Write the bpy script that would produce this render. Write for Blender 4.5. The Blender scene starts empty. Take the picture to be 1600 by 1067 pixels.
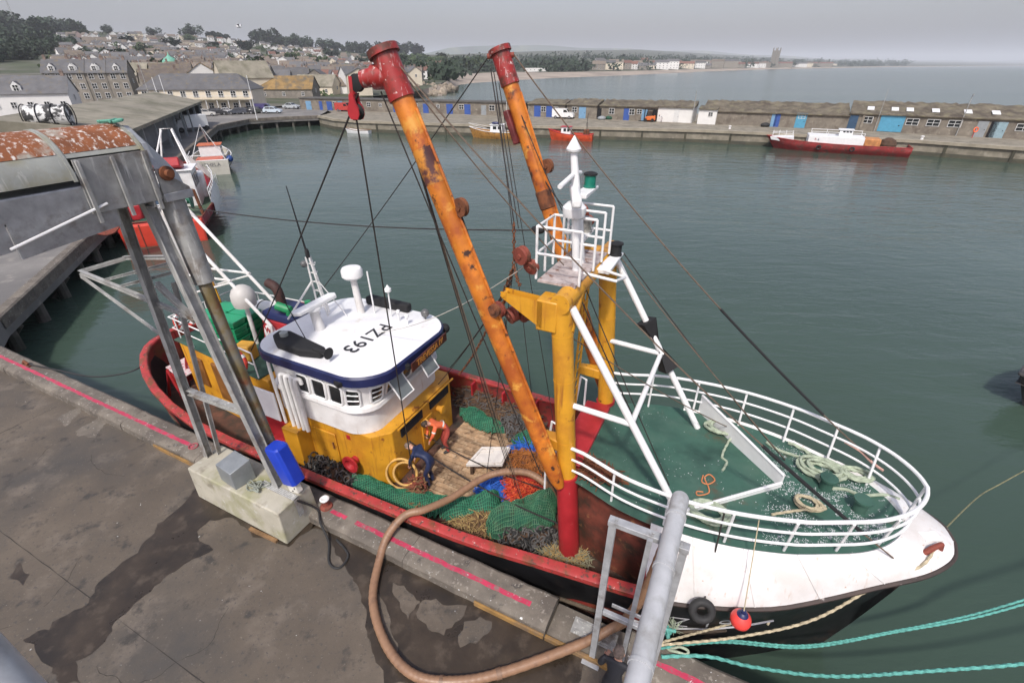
import bpy, math, random
from mathutils import Vector, Matrix
random.seed(7)
R = math.radians
scene = bpy.context.scene
col = scene.collection

# ---------------------------------------------------------------- camera
FPX = 750.0                      # focal length in pixels of the 1600 px wide photograph
CAMH = 10.0                      # height over the quay
TH = math.atan(432 / 750)        # pitch below the horizon
SN, CS = math.sin(TH), math.cos(TH)
cam = bpy.data.cameras.new('camera')
cam.sensor_fit = 'HORIZONTAL'; cam.sensor_width = 36.0; cam.lens = 36.0 * FPX / 1600
cam.clip_start = 0.05; cam.clip_end = 60000
camo = bpy.data.objects.new('camera', cam); col.objects.link(camo)
camo.location = (0, 0, CAMH); camo.rotation_euler = (R(90) - TH, 0, 0)
scene.camera = camo

# ---------------------------------------------------------------- sky, sun, exposure
SUN_EL, SUN_AZ = 52.0, 194.0     # azimuth clockwise from +Y (the view direction)
world = bpy.data.worlds.new('World'); scene.world = world; world.use_nodes = True
wn = world.node_tree; wn.nodes.clear()
wo = wn.nodes.new('ShaderNodeOutputWorld'); wb = wn.nodes.new('ShaderNodeBackground')
sky = wn.nodes.new('ShaderNodeTexSky'); sky.sky_type = 'NISHITA'; sky.sun_disc = False
sky.sun_elevation = R(SUN_EL); sky.sun_rotation = R(SUN_AZ)
sky.altitude = 0; sky.air_density = 1.3; sky.dust_density = 4.0; sky.ozone_density = 1.0
hs = wn.nodes.new('ShaderNodeHueSaturation'); hs.inputs['Saturation'].default_value = 0.62
hs.inputs['Value'].default_value = 1.0
wn.links.new(sky.outputs[0], hs.inputs['Color']); tint = wn.nodes.new('ShaderNodeMix'); tint.data_type = 'RGBA'; tint.blend_type = 'MULTIPLY'; tint.inputs[0].default_value = 1.0
tint.inputs[7].default_value = (0.985, 0.97, 1.10, 1)
wn.links.new(hs.outputs[0], tint.inputs[6]); wn.links.new(tint.outputs[2], wb.inputs[0])
wb.inputs[1].default_value = 0.148
wn.links.new(wb.outputs[0], wo.inputs[0])
sl = bpy.data.lights.new('sun', 'SUN'); sl.energy = 3.2; sl.angle = R(4); sl.color = (1.0, 0.95, 0.87)
so = bpy.data.objects.new('sun', sl); col.objects.link(so)
sd = Vector((math.sin(R(SUN_AZ)) * math.cos(R(SUN_EL)), math.cos(R(SUN_AZ)) * math.cos(R(SUN_EL)), math.sin(R(SUN_EL))))
so.rotation_euler = (-sd).to_track_quat('-Z', 'Y').to_euler()
so.location = sd * 80
scene.view_settings.view_transform = 'Standard'; scene.view_settings.look = 'None'
scene.view_settings.exposure = 0.0; scene.view_settings.gamma = 1.0
scene.view_settings.use_curve_mapping = False
scene.render.engine = 'CYCLES'
scene.cycles.max_bounces = 6; scene.cycles.diffuse_bounces = 3; scene.cycles.glossy_bounces = 3
scene.cycles.transparent_max_bounces = 6; scene.cycles.volume_bounces = 1
scene.cycles.use_denoising = True
scene.cycles.use_adaptive_sampling = True; scene.cycles.adaptive_threshold = 0.015

# ---------------------------------------------------------------- pixel rays and frames
def ray(x, y):
    u, v = x - 800, y - 533.5
    return Vector((u / FPX, (FPX * CS - v * SN) / FPX, -(FPX * SN + v * CS) / FPX))
def Pz(x, y, z):
    r = ray(x, y); d = (z - CAMH) / r.z
    return Vector((r.x * d, r.y * d, z))
def Py(x, y, Y):
    r = ray(x, y); d = Y / r.y
    return Vector((r.x * d, Y, CAMH + r.z * d))
QA = R(-26); QC, QS = math.cos(QA), math.sin(QA)
def W(a, b, z=0.0):              # quay frame (along, across, up) -> world
    return Vector((a * QC - b * QS, a * QS + b * QC, z))
def Qf(p):                       # world -> quay frame
    return (p[0] * QC + p[1] * QS, -p[0] * QS + p[1] * QC)
def pxz(x, y, z):                # pixel on a level plane, in the quay frame
    p = Pz(x, y, z); a, b = Qf(p); return (a, b, z)
def lerp(a, b, t): return a + (b - a) * t
def interp(tab, x):
    if x <= tab[0][0]: return tab[0][1]
    for (x0, y0), (x1, y1) in zip(tab, tab[1:]):
        if x <= x1: return y0 + (y1 - y0) * (x - x0) / (x1 - x0)
    return tab[-1][1]
WATER = -2.0
def smooth_tab(tab, k=6):        # Catmull-Rom through a table
    out = []; n = len(tab)
    for i in range(n - 1):
        p = [tab[max(0, min(n - 1, j))] for j in (i - 1, i, i + 1, i + 2)]; h = p[2][0] - p[1][0]
        m1 = (p[2][1] - p[0][1]) / max(1e-6, p[2][0] - p[0][0]) * h; m2 = (p[3][1] - p[1][1]) / max(1e-6, p[3][0] - p[1][0]) * h
        for q in range(k):
            t = q / k; out.append((p[1][0] + h * t, (2 * t ** 3 - 3 * t * t + 1) * p[1][1] + (t ** 3 - 2 * t * t + t) * m1 + (-2 * t ** 3 + 3 * t * t) * p[2][1] + (t ** 3 - t * t) * m2))
    return out + [tab[-1]]

# ---------------------------------------------------------------- materials
MATS = {}
def mat(name, c, rough=0.6, var=0.12, scale=4.0, bump=0.0, bscale=None, metal=0.0, spots=(), streak=None, coords='Object', spec=0.5, rnd=0.0, coat=0.0):
    """procedural material; spots = [(colour, noise scale, threshold, softness)]; streak = (colour, scale, threshold) running down z"""
    if name in MATS: return MATS[name]
    m = bpy.data.materials.new(name); m.use_nodes = True
    nt = m.node_tree; N = nt.nodes; L = nt.links
    p = N['Principled BSDF']
    p.inputs['Roughness'].default_value = rough; p.inputs['Metallic'].default_value = metal
    p.inputs['Specular IOR Level'].default_value = spec
    if coat: p.inputs['Coat Weight'].default_value = coat; p.inputs['Coat Roughness'].default_value = 0.15
    if coords == 'World':
        g = N.new('ShaderNodeNewGeometry'); vec = g.outputs['Position']
    else:
        g = N.new('ShaderNodeTexCoord'); vec = g.outputs['Object']
    def noise(s, detail=6, vscale=None):
        n = N.new('ShaderNodeTexNoise'); n.inputs['Scale'].default_value = s; n.inputs['Detail'].default_value = detail
        n.inputs['Roughness'].default_value = 0.62
        if vscale:
            mp = N.new('ShaderNodeMapping'); mp.inputs['Scale'].default_value = vscale
            L.new(vec, mp.inputs['Vector']); L.new(mp.outputs[0], n.inputs['Vector'])
        else: L.new(vec, n.inputs['Vector'])
        return n.outputs['Fac']
    def mix(a, b, fac):
        mx = N.new('ShaderNodeMix'); mx.data_type = 'RGBA'
        if isinstance(a, tuple): mx.inputs[6].default_value = (*a, 1)
        else: L.new(a, mx.inputs[6])
        if isinstance(b, tuple): mx.inputs[7].default_value = (*b, 1)
        else: L.new(b, mx.inputs[7])
        if isinstance(fac, float): mx.inputs[0].default_value = fac
        else: L.new(fac, mx.inputs[0])
        return mx.outputs[2]
    def thresh(v, t, soft):
        r = N.new('ShaderNodeMapRange'); r.inputs[1].default_value = t - soft; r.inputs[2].default_value = t + soft
        L.new(v, r.inputs[0]); return r.outputs[0]
    lo = tuple(max(0, x * (1 - var * 1.6)) for x in c); hi = tuple(min(1, x * (1 + var * 1.3)) for x in c)
    n0 = thresh(noise(scale, 8), 0.5, 0.22)
    out = mix(lo, hi, n0)
    if rnd:
        oi = N.new('ShaderNodeObjectInfo')
        h = N.new('ShaderNodeHueSaturation'); mr = N.new('ShaderNodeMapRange')
        mr.inputs[3].default_value = 1 - rnd; mr.inputs[4].default_value = 1 + rnd
        L.new(oi.outputs['Random'], mr.inputs[0]); L.new(mr.outputs[0], h.inputs['Value']); L.new(out, h.inputs['Color'])
        out = h.outputs[0]
    if streak:
        out = mix(out, streak[0], thresh(noise(streak[1], 5, (1, 1, 0.08)), streak[2], 0.06))
    for sc, ss, st, sf in spots:
        out = mix(out, sc, thresh(noise(ss, 7), st, sf))
    L.new(out, p.inputs['Base Color'])
    if bump:
        b = N.new('ShaderNodeBump'); b.inputs['Strength'].default_value = 0.6; b.inputs['Distance'].default_value = bump
        L.new(noise(bscale or scale * 4, 6), b.inputs['Height']); L.new(b.outputs[0], p.inputs['Normal'])
    rr = N.new('ShaderNodeMapRange'); rr.inputs[3].default_value = max(0.03, rough - 0.1); rr.inputs[4].default_value = min(1, rough + 0.12)
    L.new(n0, rr.inputs[0]); L.new(rr.outputs[0], p.inputs['Roughness'])
    MATS[name] = m
    return m
RUST = (0.16, 0.055, 0.022)
white = mat('white_paint', (0.72, 0.71, 0.69), 0.42, 0.05, 1.5, spots=[((0.46, 0.33, 0.24), 3.2, 0.685, 0.03), ((0.60, 0.575, 0.545), 1.6, 0.56, 0.1)], streak=((0.50, 0.38, 0.29), 9, 0.69))
whitec = mat('clean_white', (0.74, 0.74, 0.73), 0.4, 0.04, 3)
roofw = mat('roof_white', (0.74, 0.74, 0.74), 0.45, 0.04, 1.2, spots=[((0.55, 0.50, 0.42), 1.6, 0.68, 0.08), ((0.6, 0.58, 0.55), 9, 0.68, 0.05)])
yellow = mat('ochre_paint', (0.62, 0.30, 0.022), 0.42, 0.10, 1.6, spots=[((0.25, 0.08, 0.02), 3.5, 0.655, 0.03), ((.45, .19, .02), 1.2, .58, .1)], streak=((0.34, 0.13, 0.02), 7, 0.64))
boomy = mat('rusty_boom_paint', (0.57, 0.18, 0.018), 0.45, 0.22, 1.4, bump=0.004, bscale=14, spots=[((0.34, 0.08, 0.015), 2.2, 0.50, 0.10), ((0.07, 0.032, 0.02), 1.1, 0.63, 0.025), ((0.05, 0.022, 0.015), 4.5, 0.63, 0.03), ((.62, .30, .05), 3, .62, .05)])
redp = mat('red_paint', (0.38, 0.022, 0.028), 0.42, 0.14, 2.0, spots=[(RUST, 2.5, 0.68, 0.05), ((0.45, 0.2, 0.18), 8, 0.70, 0.03)])
redcap = mat('red_cap_rail', (0.36, 0.035, 0.032), 0.5, 0.16, 3.0, spots=[((0.07, 0.04, 0.03), 7, 0.59, 0.04), (RUST, 2, 0.58, 0.07), ((.5, .3, .27), 12, .66, .02)])
redhead = mat('worn_red_head', (0.33, 0.025, 0.022), 0.45, 0.2, 3.0, spots=[((0.10, 0.03, 0.02), 3, 0.54, 0.07), ((0.6, 0.45, 0.42), 11, 0.64, 0.03)], streak=((.55, .40, .38), 14, .63))
hullblack = mat('black_hull_paint', (0.008, 0.008, 0.009), 0.45, 0.3, 1.2, spots=[((0.05, 0.03, 0.022), 1.7, 0.66, 0.06)])
rust = mat('rust', RUST, 0.85, 0.35, 5, bump=0.006, spots=[((0.04, 0.02, 0.015), 4, 0.6, 0.08)])
rustred = mat('rusty_steel_red', (0.24, 0.055, 0.035), 0.75, 0.3, 5, bump=0.004, spots=[((0.09, 0.035, 0.02), 5, 0.58, 0.08)])
navy = mat('navy_paint', (0.012, 0.018, 0.075), 0.4, 0.15, 3, spots=[((0.12, 0.12, 0.16), 9, 0.70, 0.03)])
blackm = mat('black_fabric', (0.012, 0.012, 0.013), 0.8, 0.3, 6)
dark = mat('dark_void', (0.010, 0.010, 0.012), 0.9, 0.2, 3)
glass = mat('window_glass', (0.014, 0.017, 0.019), 0.06, 0.2, 3, spec=0.7)
greendeck = mat('green_deck_paint', (0.040, 0.108, 0.077), 0.6, 0.18, 0.9, bump=0.002, bscale=60, spots=[((0.055, 0.115, 0.085), 1.6, 0.56, 0.12), ((0.30, 0.35, 0.32), 14, 0.69, 0.012), ((0.018, 0.055, 0.04), .9, .58, .1), ((0.10, 0.06, 0.035), 1.1, 0.655, 0.06)])
galv = mat('galvanised_steel', (0.38, 0.39, 0.40), 0.42, 0.16, 5, metal=0.2, spots=[((0.20, 0.19, 0.18), 3, 0.62, 0.08)])
galvd = mat('dull_galvanised_steel', (0.33, 0.33, 0.315), 0.55, 0.2, 3, metal=0.1, spots=[((0.14, 0.10, 0.07), 2, 0.62, 0.1), ((0.55, 0.55, 0.53), 7, 0.71, 0.03)], streak=((0.56, 0.56, 0.53), 12, 0.62))
wirem = mat('dark_wire', (0.035, 0.03, 0.027), 0.6, 0.25, 12, metal=0.3)
wirebr = mat('brown_wire', (0.12, 0.085, 0.06), 0.7, 0.25, 12)
# ---------------------------------------------------------------- mesh builder
ROOTS = {}
def rootof(o):
    while o.parent: o = o.parent
    return o
class MB:
    def __init__(s, q=False): s.v = []; s.f = []; s.m = []; s.q = q; s.mi = 0
    def add(s, vs, fs, mi=None):
        n = len(s.v); s.v += [tuple(p) for p in vs]
        s.f += [tuple(i + n for i in f) for f in fs]; s.m += [s.mi if mi is None else mi] * len(fs)
        return s
    def hexa(s, p):             # 8 corners: bottom 0-3 counter-clockwise, top 4-7
        return s.add(p, [(3, 2, 1, 0), (4, 5, 6, 7), (0, 1, 5, 4), (1, 2, 6, 5), (2, 3, 7, 6), (3, 0, 4, 7)])
    def box(s, x0, x1, y0, y1, z0, z1):
        return s.hexa([(x0, y0, z0), (x1, y0, z0), (x1, y1, z0), (x0, y1, z0), (x0, y0, z1), (x1, y0, z1), (x1, y1, z1), (x0, y1, z1)])
    def cbox(s, c, sz, rz=0.0, tilt=None):
        M = Matrix.Rotation(rz, 4, 'Z')
        if tilt: M = M @ Matrix.Rotation(tilt[1], 4, tilt[0])
        M = Matrix.Translation(c) @ M
        x, y, z = sz[0] / 2, sz[1] / 2, sz[2] / 2
        return s.hexa([M @ Vector(q) for q in [(-x, -y, -z), (x, -y, -z), (x, y, -z), (-x, y, -z), (-x, -y, z), (x, -y, z), (x, y, z), (-x, y, z)]])
    def prism(s, poly, z0, z1):
        n = len(poly); g = lambda z, i: z(i) if callable(z) else z
        vs = [(p[0], p[1], g(z0, i)) for i, p in enumerate(poly)] + [(p[0], p[1], g(z1, i)) for i, p in enumerate(poly)]
        return s.add(vs, [tuple(range(n - 1, -1, -1)), tuple(range(n, 2 * n))] + [(i, (i + 1) % n, n + (i + 1) % n, n + i) for i in range(n)])
    def tube(s, path, r, n=8, caps=True, closed=False):
        P = [Vector(p) for p in path]; k = len(P)
        rs = r if isinstance(r, (list, tuple)) else [r] * k
        up = None; base = len(s.v); vs = []
        for i in range(k):
            a = P[(i - 1) % k] if (i or closed) else P[i]
            b = P[(i + 1) % k] if (i < k - 1 or closed) else P[i]
            t = (b - a)
            t = t.normalized() if t.length > 1e-9 else Vector((0, 0, 1))
            if up is None: up = t.orthogonal().normalized()
            up = up - t * up.dot(t)
            up = up.normalized() if up.length > 1e-6 else t.orthogonal().normalized()
            w = t.cross(up)
            for j in range(n):
                an = 2 * math.pi * j / n
                vs.append(P[i] + (up * math.cos(an) + w * math.sin(an)) * rs[i])
        fs = []
        for i in range(k if closed else k - 1):
            i2 = (i + 1) % k
            for j in range(n):
                j2 = (j + 1) % n
                fs.append((i * n + j, i * n + j2, i2 * n + j2, i2 * n + j))
        if caps and not closed:
            fs.append(tuple(range(n - 1, -1, -1))); fs.append(tuple((k - 1) * n + j for j in range(n)))
        return s.add(vs, fs)
    def cyl(s, p0, p1, r, r1=None, n=16): return s.tube([p0, p1], [r, r if r1 is None else r1], n)
    def lathe(s, c, prof, n=20, axis='Z', M=None):   # prof = [(r, h)]
        M = M or Matrix.Translation(c); vs = []
        for r, h in prof:
            for j in range(n):
                an = 2 * math.pi * j / n
                vs.append(M @ Vector((r * math.cos(an), r * math.sin(an), h)))
        k = len(prof); fs = []
        for i in range(k - 1):
            for j in range(n):
                j2 = (j + 1) % n; fs.append((i * n + j, i * n + j2, (i + 1) * n + j2, (i + 1) * n + j))
        fs.append(tuple(range(n - 1, -1, -1))); fs.append(tuple((k - 1) * n + j for j in range(n)))
        return s.add(vs, fs)
    def ball(s, c, r, n=16, m=10, sc=(1, 1, 1)):
        prof = [(max(1e-4, math.sin(math.pi * i / m)) * r, -math.cos(math.pi * i / m) * r) for i in range(m + 1)]
        return s.lathe(c, prof, n, M=Matrix.Translation(c) @ Matrix.Diagonal((*sc, 1)))
    def grid(s, rows, closed=False):   # rows of equal length
        n = len(rows[0]); vs = [p for r in rows for p in r]; fs = []
        for i in range(len(rows) - 1):
            for j in range(n if closed else n - 1):
                j2 = (j + 1) % n; fs.append((i * n + j, i * n + j2, (i + 1) * n + j2, (i + 1) * n + j))
        return s.add(vs, fs)
    def torus(s, c, r, rt, M=None, n=20, k=8, arc=1.0):
        M = M or Matrix.Identity(4); c = Vector(c)
        full = arc >= 1.0; cnt = n if full else n + 1
        path = [c + M.to_3x3() @ Vector((r * math.cos(2 * math.pi * arc * i / n), r * math.sin(2 * math.pi * arc * i / n), 0)) for i in range(cnt)]
        return s.tube(path, rt, k, closed=full)
    def mesh(s, name, mats, inv=None, smooth=35, q=None):
        me = bpy.data.meshes.new(name)
        vs = [W(*p) for p in s.v] if s.q else [Vector(p) for p in s.v]
        if inv is not None: vs = [inv @ p for p in vs]
        me.from_pydata(vs, [], s.f)
        for m in mats: me.materials.append(m)
        if len(mats) > 1: me.polygons.foreach_set('material_index', s.m)
        me.update()
        if smooth:
            me.polygons.foreach_set('use_smooth', [True] * len(me.polygons))
            me.set_sharp_from_angle(angle=R(smooth))
        return me
    def build(s, name, mats, parent=None, smooth=35, bevel=0.0):
        if not isinstance(mats, (list, tuple)): mats = [mats]
        inv = None
        if parent is not None:
            inv = ROOTS.get(rootof(parent).name)
        o = bpy.data.objects.new(name, s.mesh(name, mats, inv, smooth))
        col.objects.link(o)
        if parent is not None: o.parent = parent
        if bevel:
            b = o.modifiers.new('bevel', 'BEVEL'); b.width = bevel; b.segments = 2; b.limit_method = 'ANGLE'; b.angle_limit = R(40)
        return o
def tag(o, label=None, cat=None, group=None, kind=None):
    if label: o['label'] = label
    if cat: o['category'] = cat
    if group: o['group'] = group
    if kind: o['kind'] = kind
    return o
def thing(name, label, cat, loc=(0, 0, 0), rz=0.0, group=None):
    o = bpy.data.objects.new(name, None); col.objects.link(o)
    o.empty_display_size = 0.3
    o.location = loc; o.rotation_euler = (0, 0, rz)
    ROOTS[o.name] = (Matrix.Translation(loc) @ Matrix.Rotation(rz, 4, 'Z')).inverted()
    return tag(o, label, cat, group)
def solo(mb, name, mats, label, cat, group=None, smooth=35, bevel=0.0, loc=None):
    """a thing that is one mesh, its origin at loc"""
    if not isinstance(mats, (list, tuple)): mats = [mats]
    if loc is None:
        vs = [W(*p) for p in mb.v] if mb.q else [Vector(p) for p in mb.v]
        n = len(vs); loc = (sum(p.x for p in vs) / n, sum(p.y for p in vs) / n, min(p.z for p in vs))
    o = bpy.data.objects.new(name, mb.mesh(name, mats, Matrix.Translation(loc).inverted(), smooth)); col.objects.link(o)
    o.location = loc
    if bevel:
        b = o.modifiers.new('bevel', 'BEVEL'); b.width = bevel; b.segments = 2; b.limit_method = 'ANGLE'; b.angle_limit = R(40)
    return tag(o, label, cat, group)
def structure(mb, name, mats, smooth=35, parent=None):
    o = mb.build(name, mats, parent, smooth)
    if parent is None: o['kind'] = 'structure'
    return o
def copy_tree(o, parent=None):
    c = o.copy(); col.objects.link(c); c.parent = parent
    for ch in list(o.children): copy_tree(ch, c)
    return c
def sag(p0, p1, s, n=12):
    p0, p1 = Vector(p0), Vector(p1)
    return [p0.lerp(p1, i / n) + Vector((0, 0, -s * 4 * (i / n) * (1 - i / n))) for i in range(n + 1)]
def smooth_path(pts, k=6, closed=False):   # Catmull-Rom
    P = [Vector(p) for p in pts]; n = len(P); out = []
    for i in range(n if closed else n - 1):
        g = lambda j: P[j % n] if closed else P[max(0, min(n - 1, j))]
        a, b, c, d = g(i - 1), g(i), g(i + 1), g(i + 2)
        for q in range(k):
            t = q / k
            out.append(0.5 * ((2 * b) + (c - a) * t + (2 * a - 5 * b + 4 * c - d) * t * t + (3 * b - a - 3 * c + d) * t ** 3))
    if not closed: out.append(P[-1])
    return out
def laid_rope(mb, path, r, n=9, lobes=3, pitch=7.0):
    """a laid rope: lobed section twisting along the path"""
    P = [Vector(p) for p in path]; L = [0.0]
    for p, q in zip(P, P[1:]): L.append(L[-1] + (q - p).length)
    step = r * 1.1; k = max(8, min(900, int(L[-1] / step))); pts = []; j = 0
    for i in range(k + 1):
        d = L[-1] * i / k
        while j < len(L) - 2 and L[j + 1] < d: j += 1
        pts.append(P[j].lerp(P[j + 1], (d - L[j]) / max(1e-9, L[j + 1] - L[j])))
    vs = []; up = None
    for i, p in enumerate(pts):
        t = (pts[min(i + 1, k)] - pts[max(0, i - 1)]).normalized()
        up = t.orthogonal().normalized() if up is None else (up - t * up.dot(t)).normalized()
        w = t.cross(up); ph = 2 * math.pi * (L[-1] * i / k) / (pitch * r * lobes)
        for q in range(n):
            an = 2 * math.pi * q / n; rr = r * (1 + .20 * math.cos(lobes * (an - ph))); vs.append(p + (up * math.cos(an) + w * math.sin(an)) * rr)
    fs = [(i * n + q, i * n + (q + 1) % n, (i + 1) * n + (q + 1) % n, (i + 1) * n + q) for i in range(k) for q in range(n)] + [tuple(range(n - 1, -1, -1)), tuple(k * n + q for q in range(n))]
    mb.add(vs, fs); return mb
def text_verts(body, size, extr=0.0, off=0.0, align='CENTER'):
    cu = bpy.data.curves.new('lettering', 'FONT'); cu.body = body; cu.size = size; cu.extrude = extr
    cu.align_x = align; cu.align_y = 'CENTER'; cu.resolution_u = 3; cu.offset = off
    ob = bpy.data.objects.new('lettering', cu); col.objects.link(ob)
    dg = bpy.context.evaluated_depsgraph_get(); me = ob.evaluated_get(dg).to_mesh()
    vs = [v.co.copy() for v in me.vertices]; fs = [tuple(p.vertices) for p in me.polygons]
    bpy.data.objects.remove(ob)
    return vs, fs
def put_text(body, size, origin, right, up, name, m, parent, bold=0.0, extr=0.004, bend=None):
    """lettering as thin geometry: right / up are world vectors"""
    vs, fs = text_verts(body, size, extr, bold)
    o, r, u = Vector(origin), Vector(right).normalized(), Vector(up).normalized(); n = r.cross(u)
    mb = MB(); mb.add([(bend(p.x, p.y) if bend else o + r * p.x + u * p.y) + n * p.z for p in vs], fs)
    return mb.build(name, m, parent, smooth=0)
# ================================================================ SETTING
# ---- water
def water_material(name='harbour_water', rough=.05, dist=.10):
    m = bpy.data.materials.new(name); m.use_nodes = True
    nt = m.node_tree; N, L = nt.nodes, nt.links; p = N['Principled BSDF']
    p.inputs['Roughness'].default_value = rough; p.inputs['IOR'].default_value = 1.333
    g = N.new('ShaderNodeNewGeometry')
    n0 = N.new('ShaderNodeTexNoise'); n0.inputs['Scale'].default_value = 0.05; n0.inputs['Detail'].default_value = 4
    L.new(g.outputs['Position'], n0.inputs['Vector'])
    cr = N.new('ShaderNodeMix'); cr.data_type = 'RGBA'
    cr.inputs[6].default_value = (0.034, 0.056, 0.042, 1); cr.inputs[7].default_value = (0.054, 0.086, 0.065, 1)
    L.new(n0.outputs['Fac'], cr.inputs[0]); L.new(cr.outputs[2], p.inputs['Base Color'])
    def layer(sc, rot, st):
        mp = N.new('ShaderNodeMapping'); mp.inputs['Rotation'].default_value = (0, 0, R(rot)); mp.inputs['Scale'].default_value = st
        L.new(g.outputs['Position'], mp.inputs['Vector'])
        n = N.new('ShaderNodeTexNoise'); n.inputs['Scale'].default_value = sc; n.inputs['Detail'].default_value = 4; n.inputs['Roughness'].default_value = 0.55
        n.inputs['Distortion'].default_value = 0.6
        L.new(mp.outputs[0], n.inputs['Vector']); return n.outputs['Fac']
    a = layer(0.75, 25, (0.45, 1.3, 1)); b = layer(2.6, -10, (0.55, 1.2, 1)); c = layer(0.16, 40, (0.6, 1.2, 1))
    m1 = N.new('ShaderNodeMath'); m1.operation = 'MULTIPLY_ADD'; m1.inputs[1].default_value = 0.32; L.new(b, m1.inputs[0]); L.new(a, m1.inputs[2])
    m2 = N.new('ShaderNodeMath'); m2.operation = 'MULTIPLY_ADD'; m2.inputs[1].default_value = 1.6; L.new(c, m2.inputs[0]); L.new(m1.outputs[0], m2.inputs[2])
    bp = N.new('ShaderNodeBump'); bp.inputs['Strength'].default_value = 1.0; bp.inputs['Distance'].default_value = dist
    cp = layer(0.022, 15, (.5, 1.4, 1)); mr = N.new('ShaderNodeMapRange'); mr.inputs[1].default_value = .40; mr.inputs[2].default_value = .62; mr.inputs[3].default_value = .30; mr.inputs[4].default_value = 1.0
    L.new(cp, mr.inputs[0]); L.new(mr.outputs[0], bp.inputs['Strength']); L.new(m2.outputs[0], bp.inputs['Height']); L.new(bp.outputs[0], p.inputs['Normal'])
    return m
watm = water_material()
mb = MB(); S = 30000
DIV = [(-S, 14200), (-60, 145), (104, 68), (S, -13800)]      # under the pier: basin water on this side, open sea beyond
mb.add([(-S, -S, WATER), (S, -S, WATER)] + [(x, y, WATER) for x, y in DIV[::-1]], [(0, 1, 2, 3, 4, 5)])
structure(mb, 'water', watm, smooth=0)
mb = MB(); mb.add([(x, y, WATER) for x, y in DIV] + [(S, S, WATER), (-S, S, WATER)], [(0, 1, 2, 3, 4, 5)])
structure(mb, 'sea', water_material('open_sea', .17, .09), smooth=0)

# ---- quay with raised coping
concq = mat('quay_concrete', (0.105, 0.085, 0.064), 0.78, 0.20, 0.55, bump=0.006, bscale=22, coords='World', spots=[((0.062, 0.056, 0.049), 0.33, 0.58, 0.10), ((0.15, 0.125, 0.10), 1.1, 0.64, 0.10), ((0.045, 0.04, 0.035), 1.9, 0.62, 0.05), ((0.5, 0.5, 0.48), 7.0, 0.715, 0.008), ((0.06, 0.055, 0.05), 12.0, 0.62, 0.05), ((.17, .145, .118), 16, .66, .04)])
wetc = mat('wet_concrete', (0.046, 0.034, 0.023), 0.33, 0.28, 1.3, bump=0.004, bscale=22, coords='World', spots=[((0.024, 0.019, 0.014), 0.9, 0.55, 0.10), ((0.075, 0.058, 0.042), 2.6, 0.62, 0.08)])
copm = mat('coping_concrete', (0.165, 0.143, 0.115), 0.85, 0.22, 1.3, bump=0.010, bscale=16, coords='World', spots=[((0.10, 0.085, 0.07), 1.2, 0.52, 0.09), ((0.05, 0.045, 0.04), 4.5, 0.63, 0.03), ((0.24, 0.215, 0.18), 9, 0.62, 0.05), ((0.60, 0.60, 0.58), 8.0, 0.69, 0.012), ((0.62, 0.62, 0.60), 15.0, 0.685, 0.012)])
wallm = mat('quay_wall', (0.10, 0.095, 0.08), 0.85, 0.3, 0.8, bump=0.02, bscale=3, coords='World', spots=[((0.03, 0.035, 0.02), 0.6, 0.5, 0.1)])
pinkm = mat('pink_line_paint', (0.47, 0.035, 0.085), 0.7, 0.18, 2.5, coords='World', spots=[((0.20, 0.15, 0.13), 4.5, 0.62, 0.05), ((.30, .09, .11), 12, .56, .06), ((0.6, 0.58, 0.57), 9, 0.67, 0.015)])
ochre_edge = mat('ochre_edge', (0.30, 0.17, 0.05), 0.85, 0.25, 2.0, coords='World', spots=[((0.14, 0.10, 0.07), 2.5, 0.56, 0.1)])
mb = MB(True)
mb.prism([(-27.4, -25), (40, -25), (40, 5.90), (-27.4, 5.90)], -4.0, 0.0)
quay = structure(mb, 'quay', [concq], smooth=0)
rng = random.Random(3)
def coping(a0, a1, name='coping_stone', z1=0.28):
    mb = MB(True); n = max(2, int((a1 - a0) / 0.35)); rows = []
    for i in range(n + 1):
        a = lerp(a0, a1, i / n); j = rng.uniform(-0.018, 0.018); k = rng.uniform(-0.012, 0.012)
        rows.append([(a, 5.15 + k, -0.02), (a, 5.16 + k, z1 * 0.72), (a, 5.21 + k, z1 - 0.03), (a, 5.30, z1), (a, 5.86 + j, z1), (a, 5.925 + j, z1 - 0.05), (a, 5.93 + j, -0.9), (a, 5.80, -0.92)])
    mb.grid(rows); mb.add(rows[0], [tuple(range(8))]); mb.add(rows[-1], [tuple(range(7, -1, -1))])
    return mb.build(name, copm, quay)
edges = [-27.4, -23.6, -19.9, -16.2, -12.6, -8.9, -5.3, -1.78]
for e0, e1 in zip(edges, edges[1:]): coping(e0 + 0.006, e1 - 0.006)
for e0, e1 in ((-0.22, 3.4), (3.412, 7.0), (7.01, 12.0)): coping(e0, e1)
mb = MB(True); mb.box(-1.77, -0.23, 5.18, 5.92, -0.5, 0.07); mb.build('coping_step', copm, quay, bevel=0.02)
mb = MB(True); mb.box(-1.77, -0.23, 5.10, 5.176, -0.02, 0.11); mb.build('coping_step_edge', ochre_edge, quay, bevel=0.01)
mb = MB(True); mb.box(-1.35, -0.45, 5.45, 5.80, 0.05, 0.078); mb.box(-1.30, -0.50, 5.50, 5.53, 0.075, 0.10); mb.box(-1.30, -0.50, 5.72, 5.75, 0.075, 0.10); mb.build('recess_plate', galvd, quay)
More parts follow.
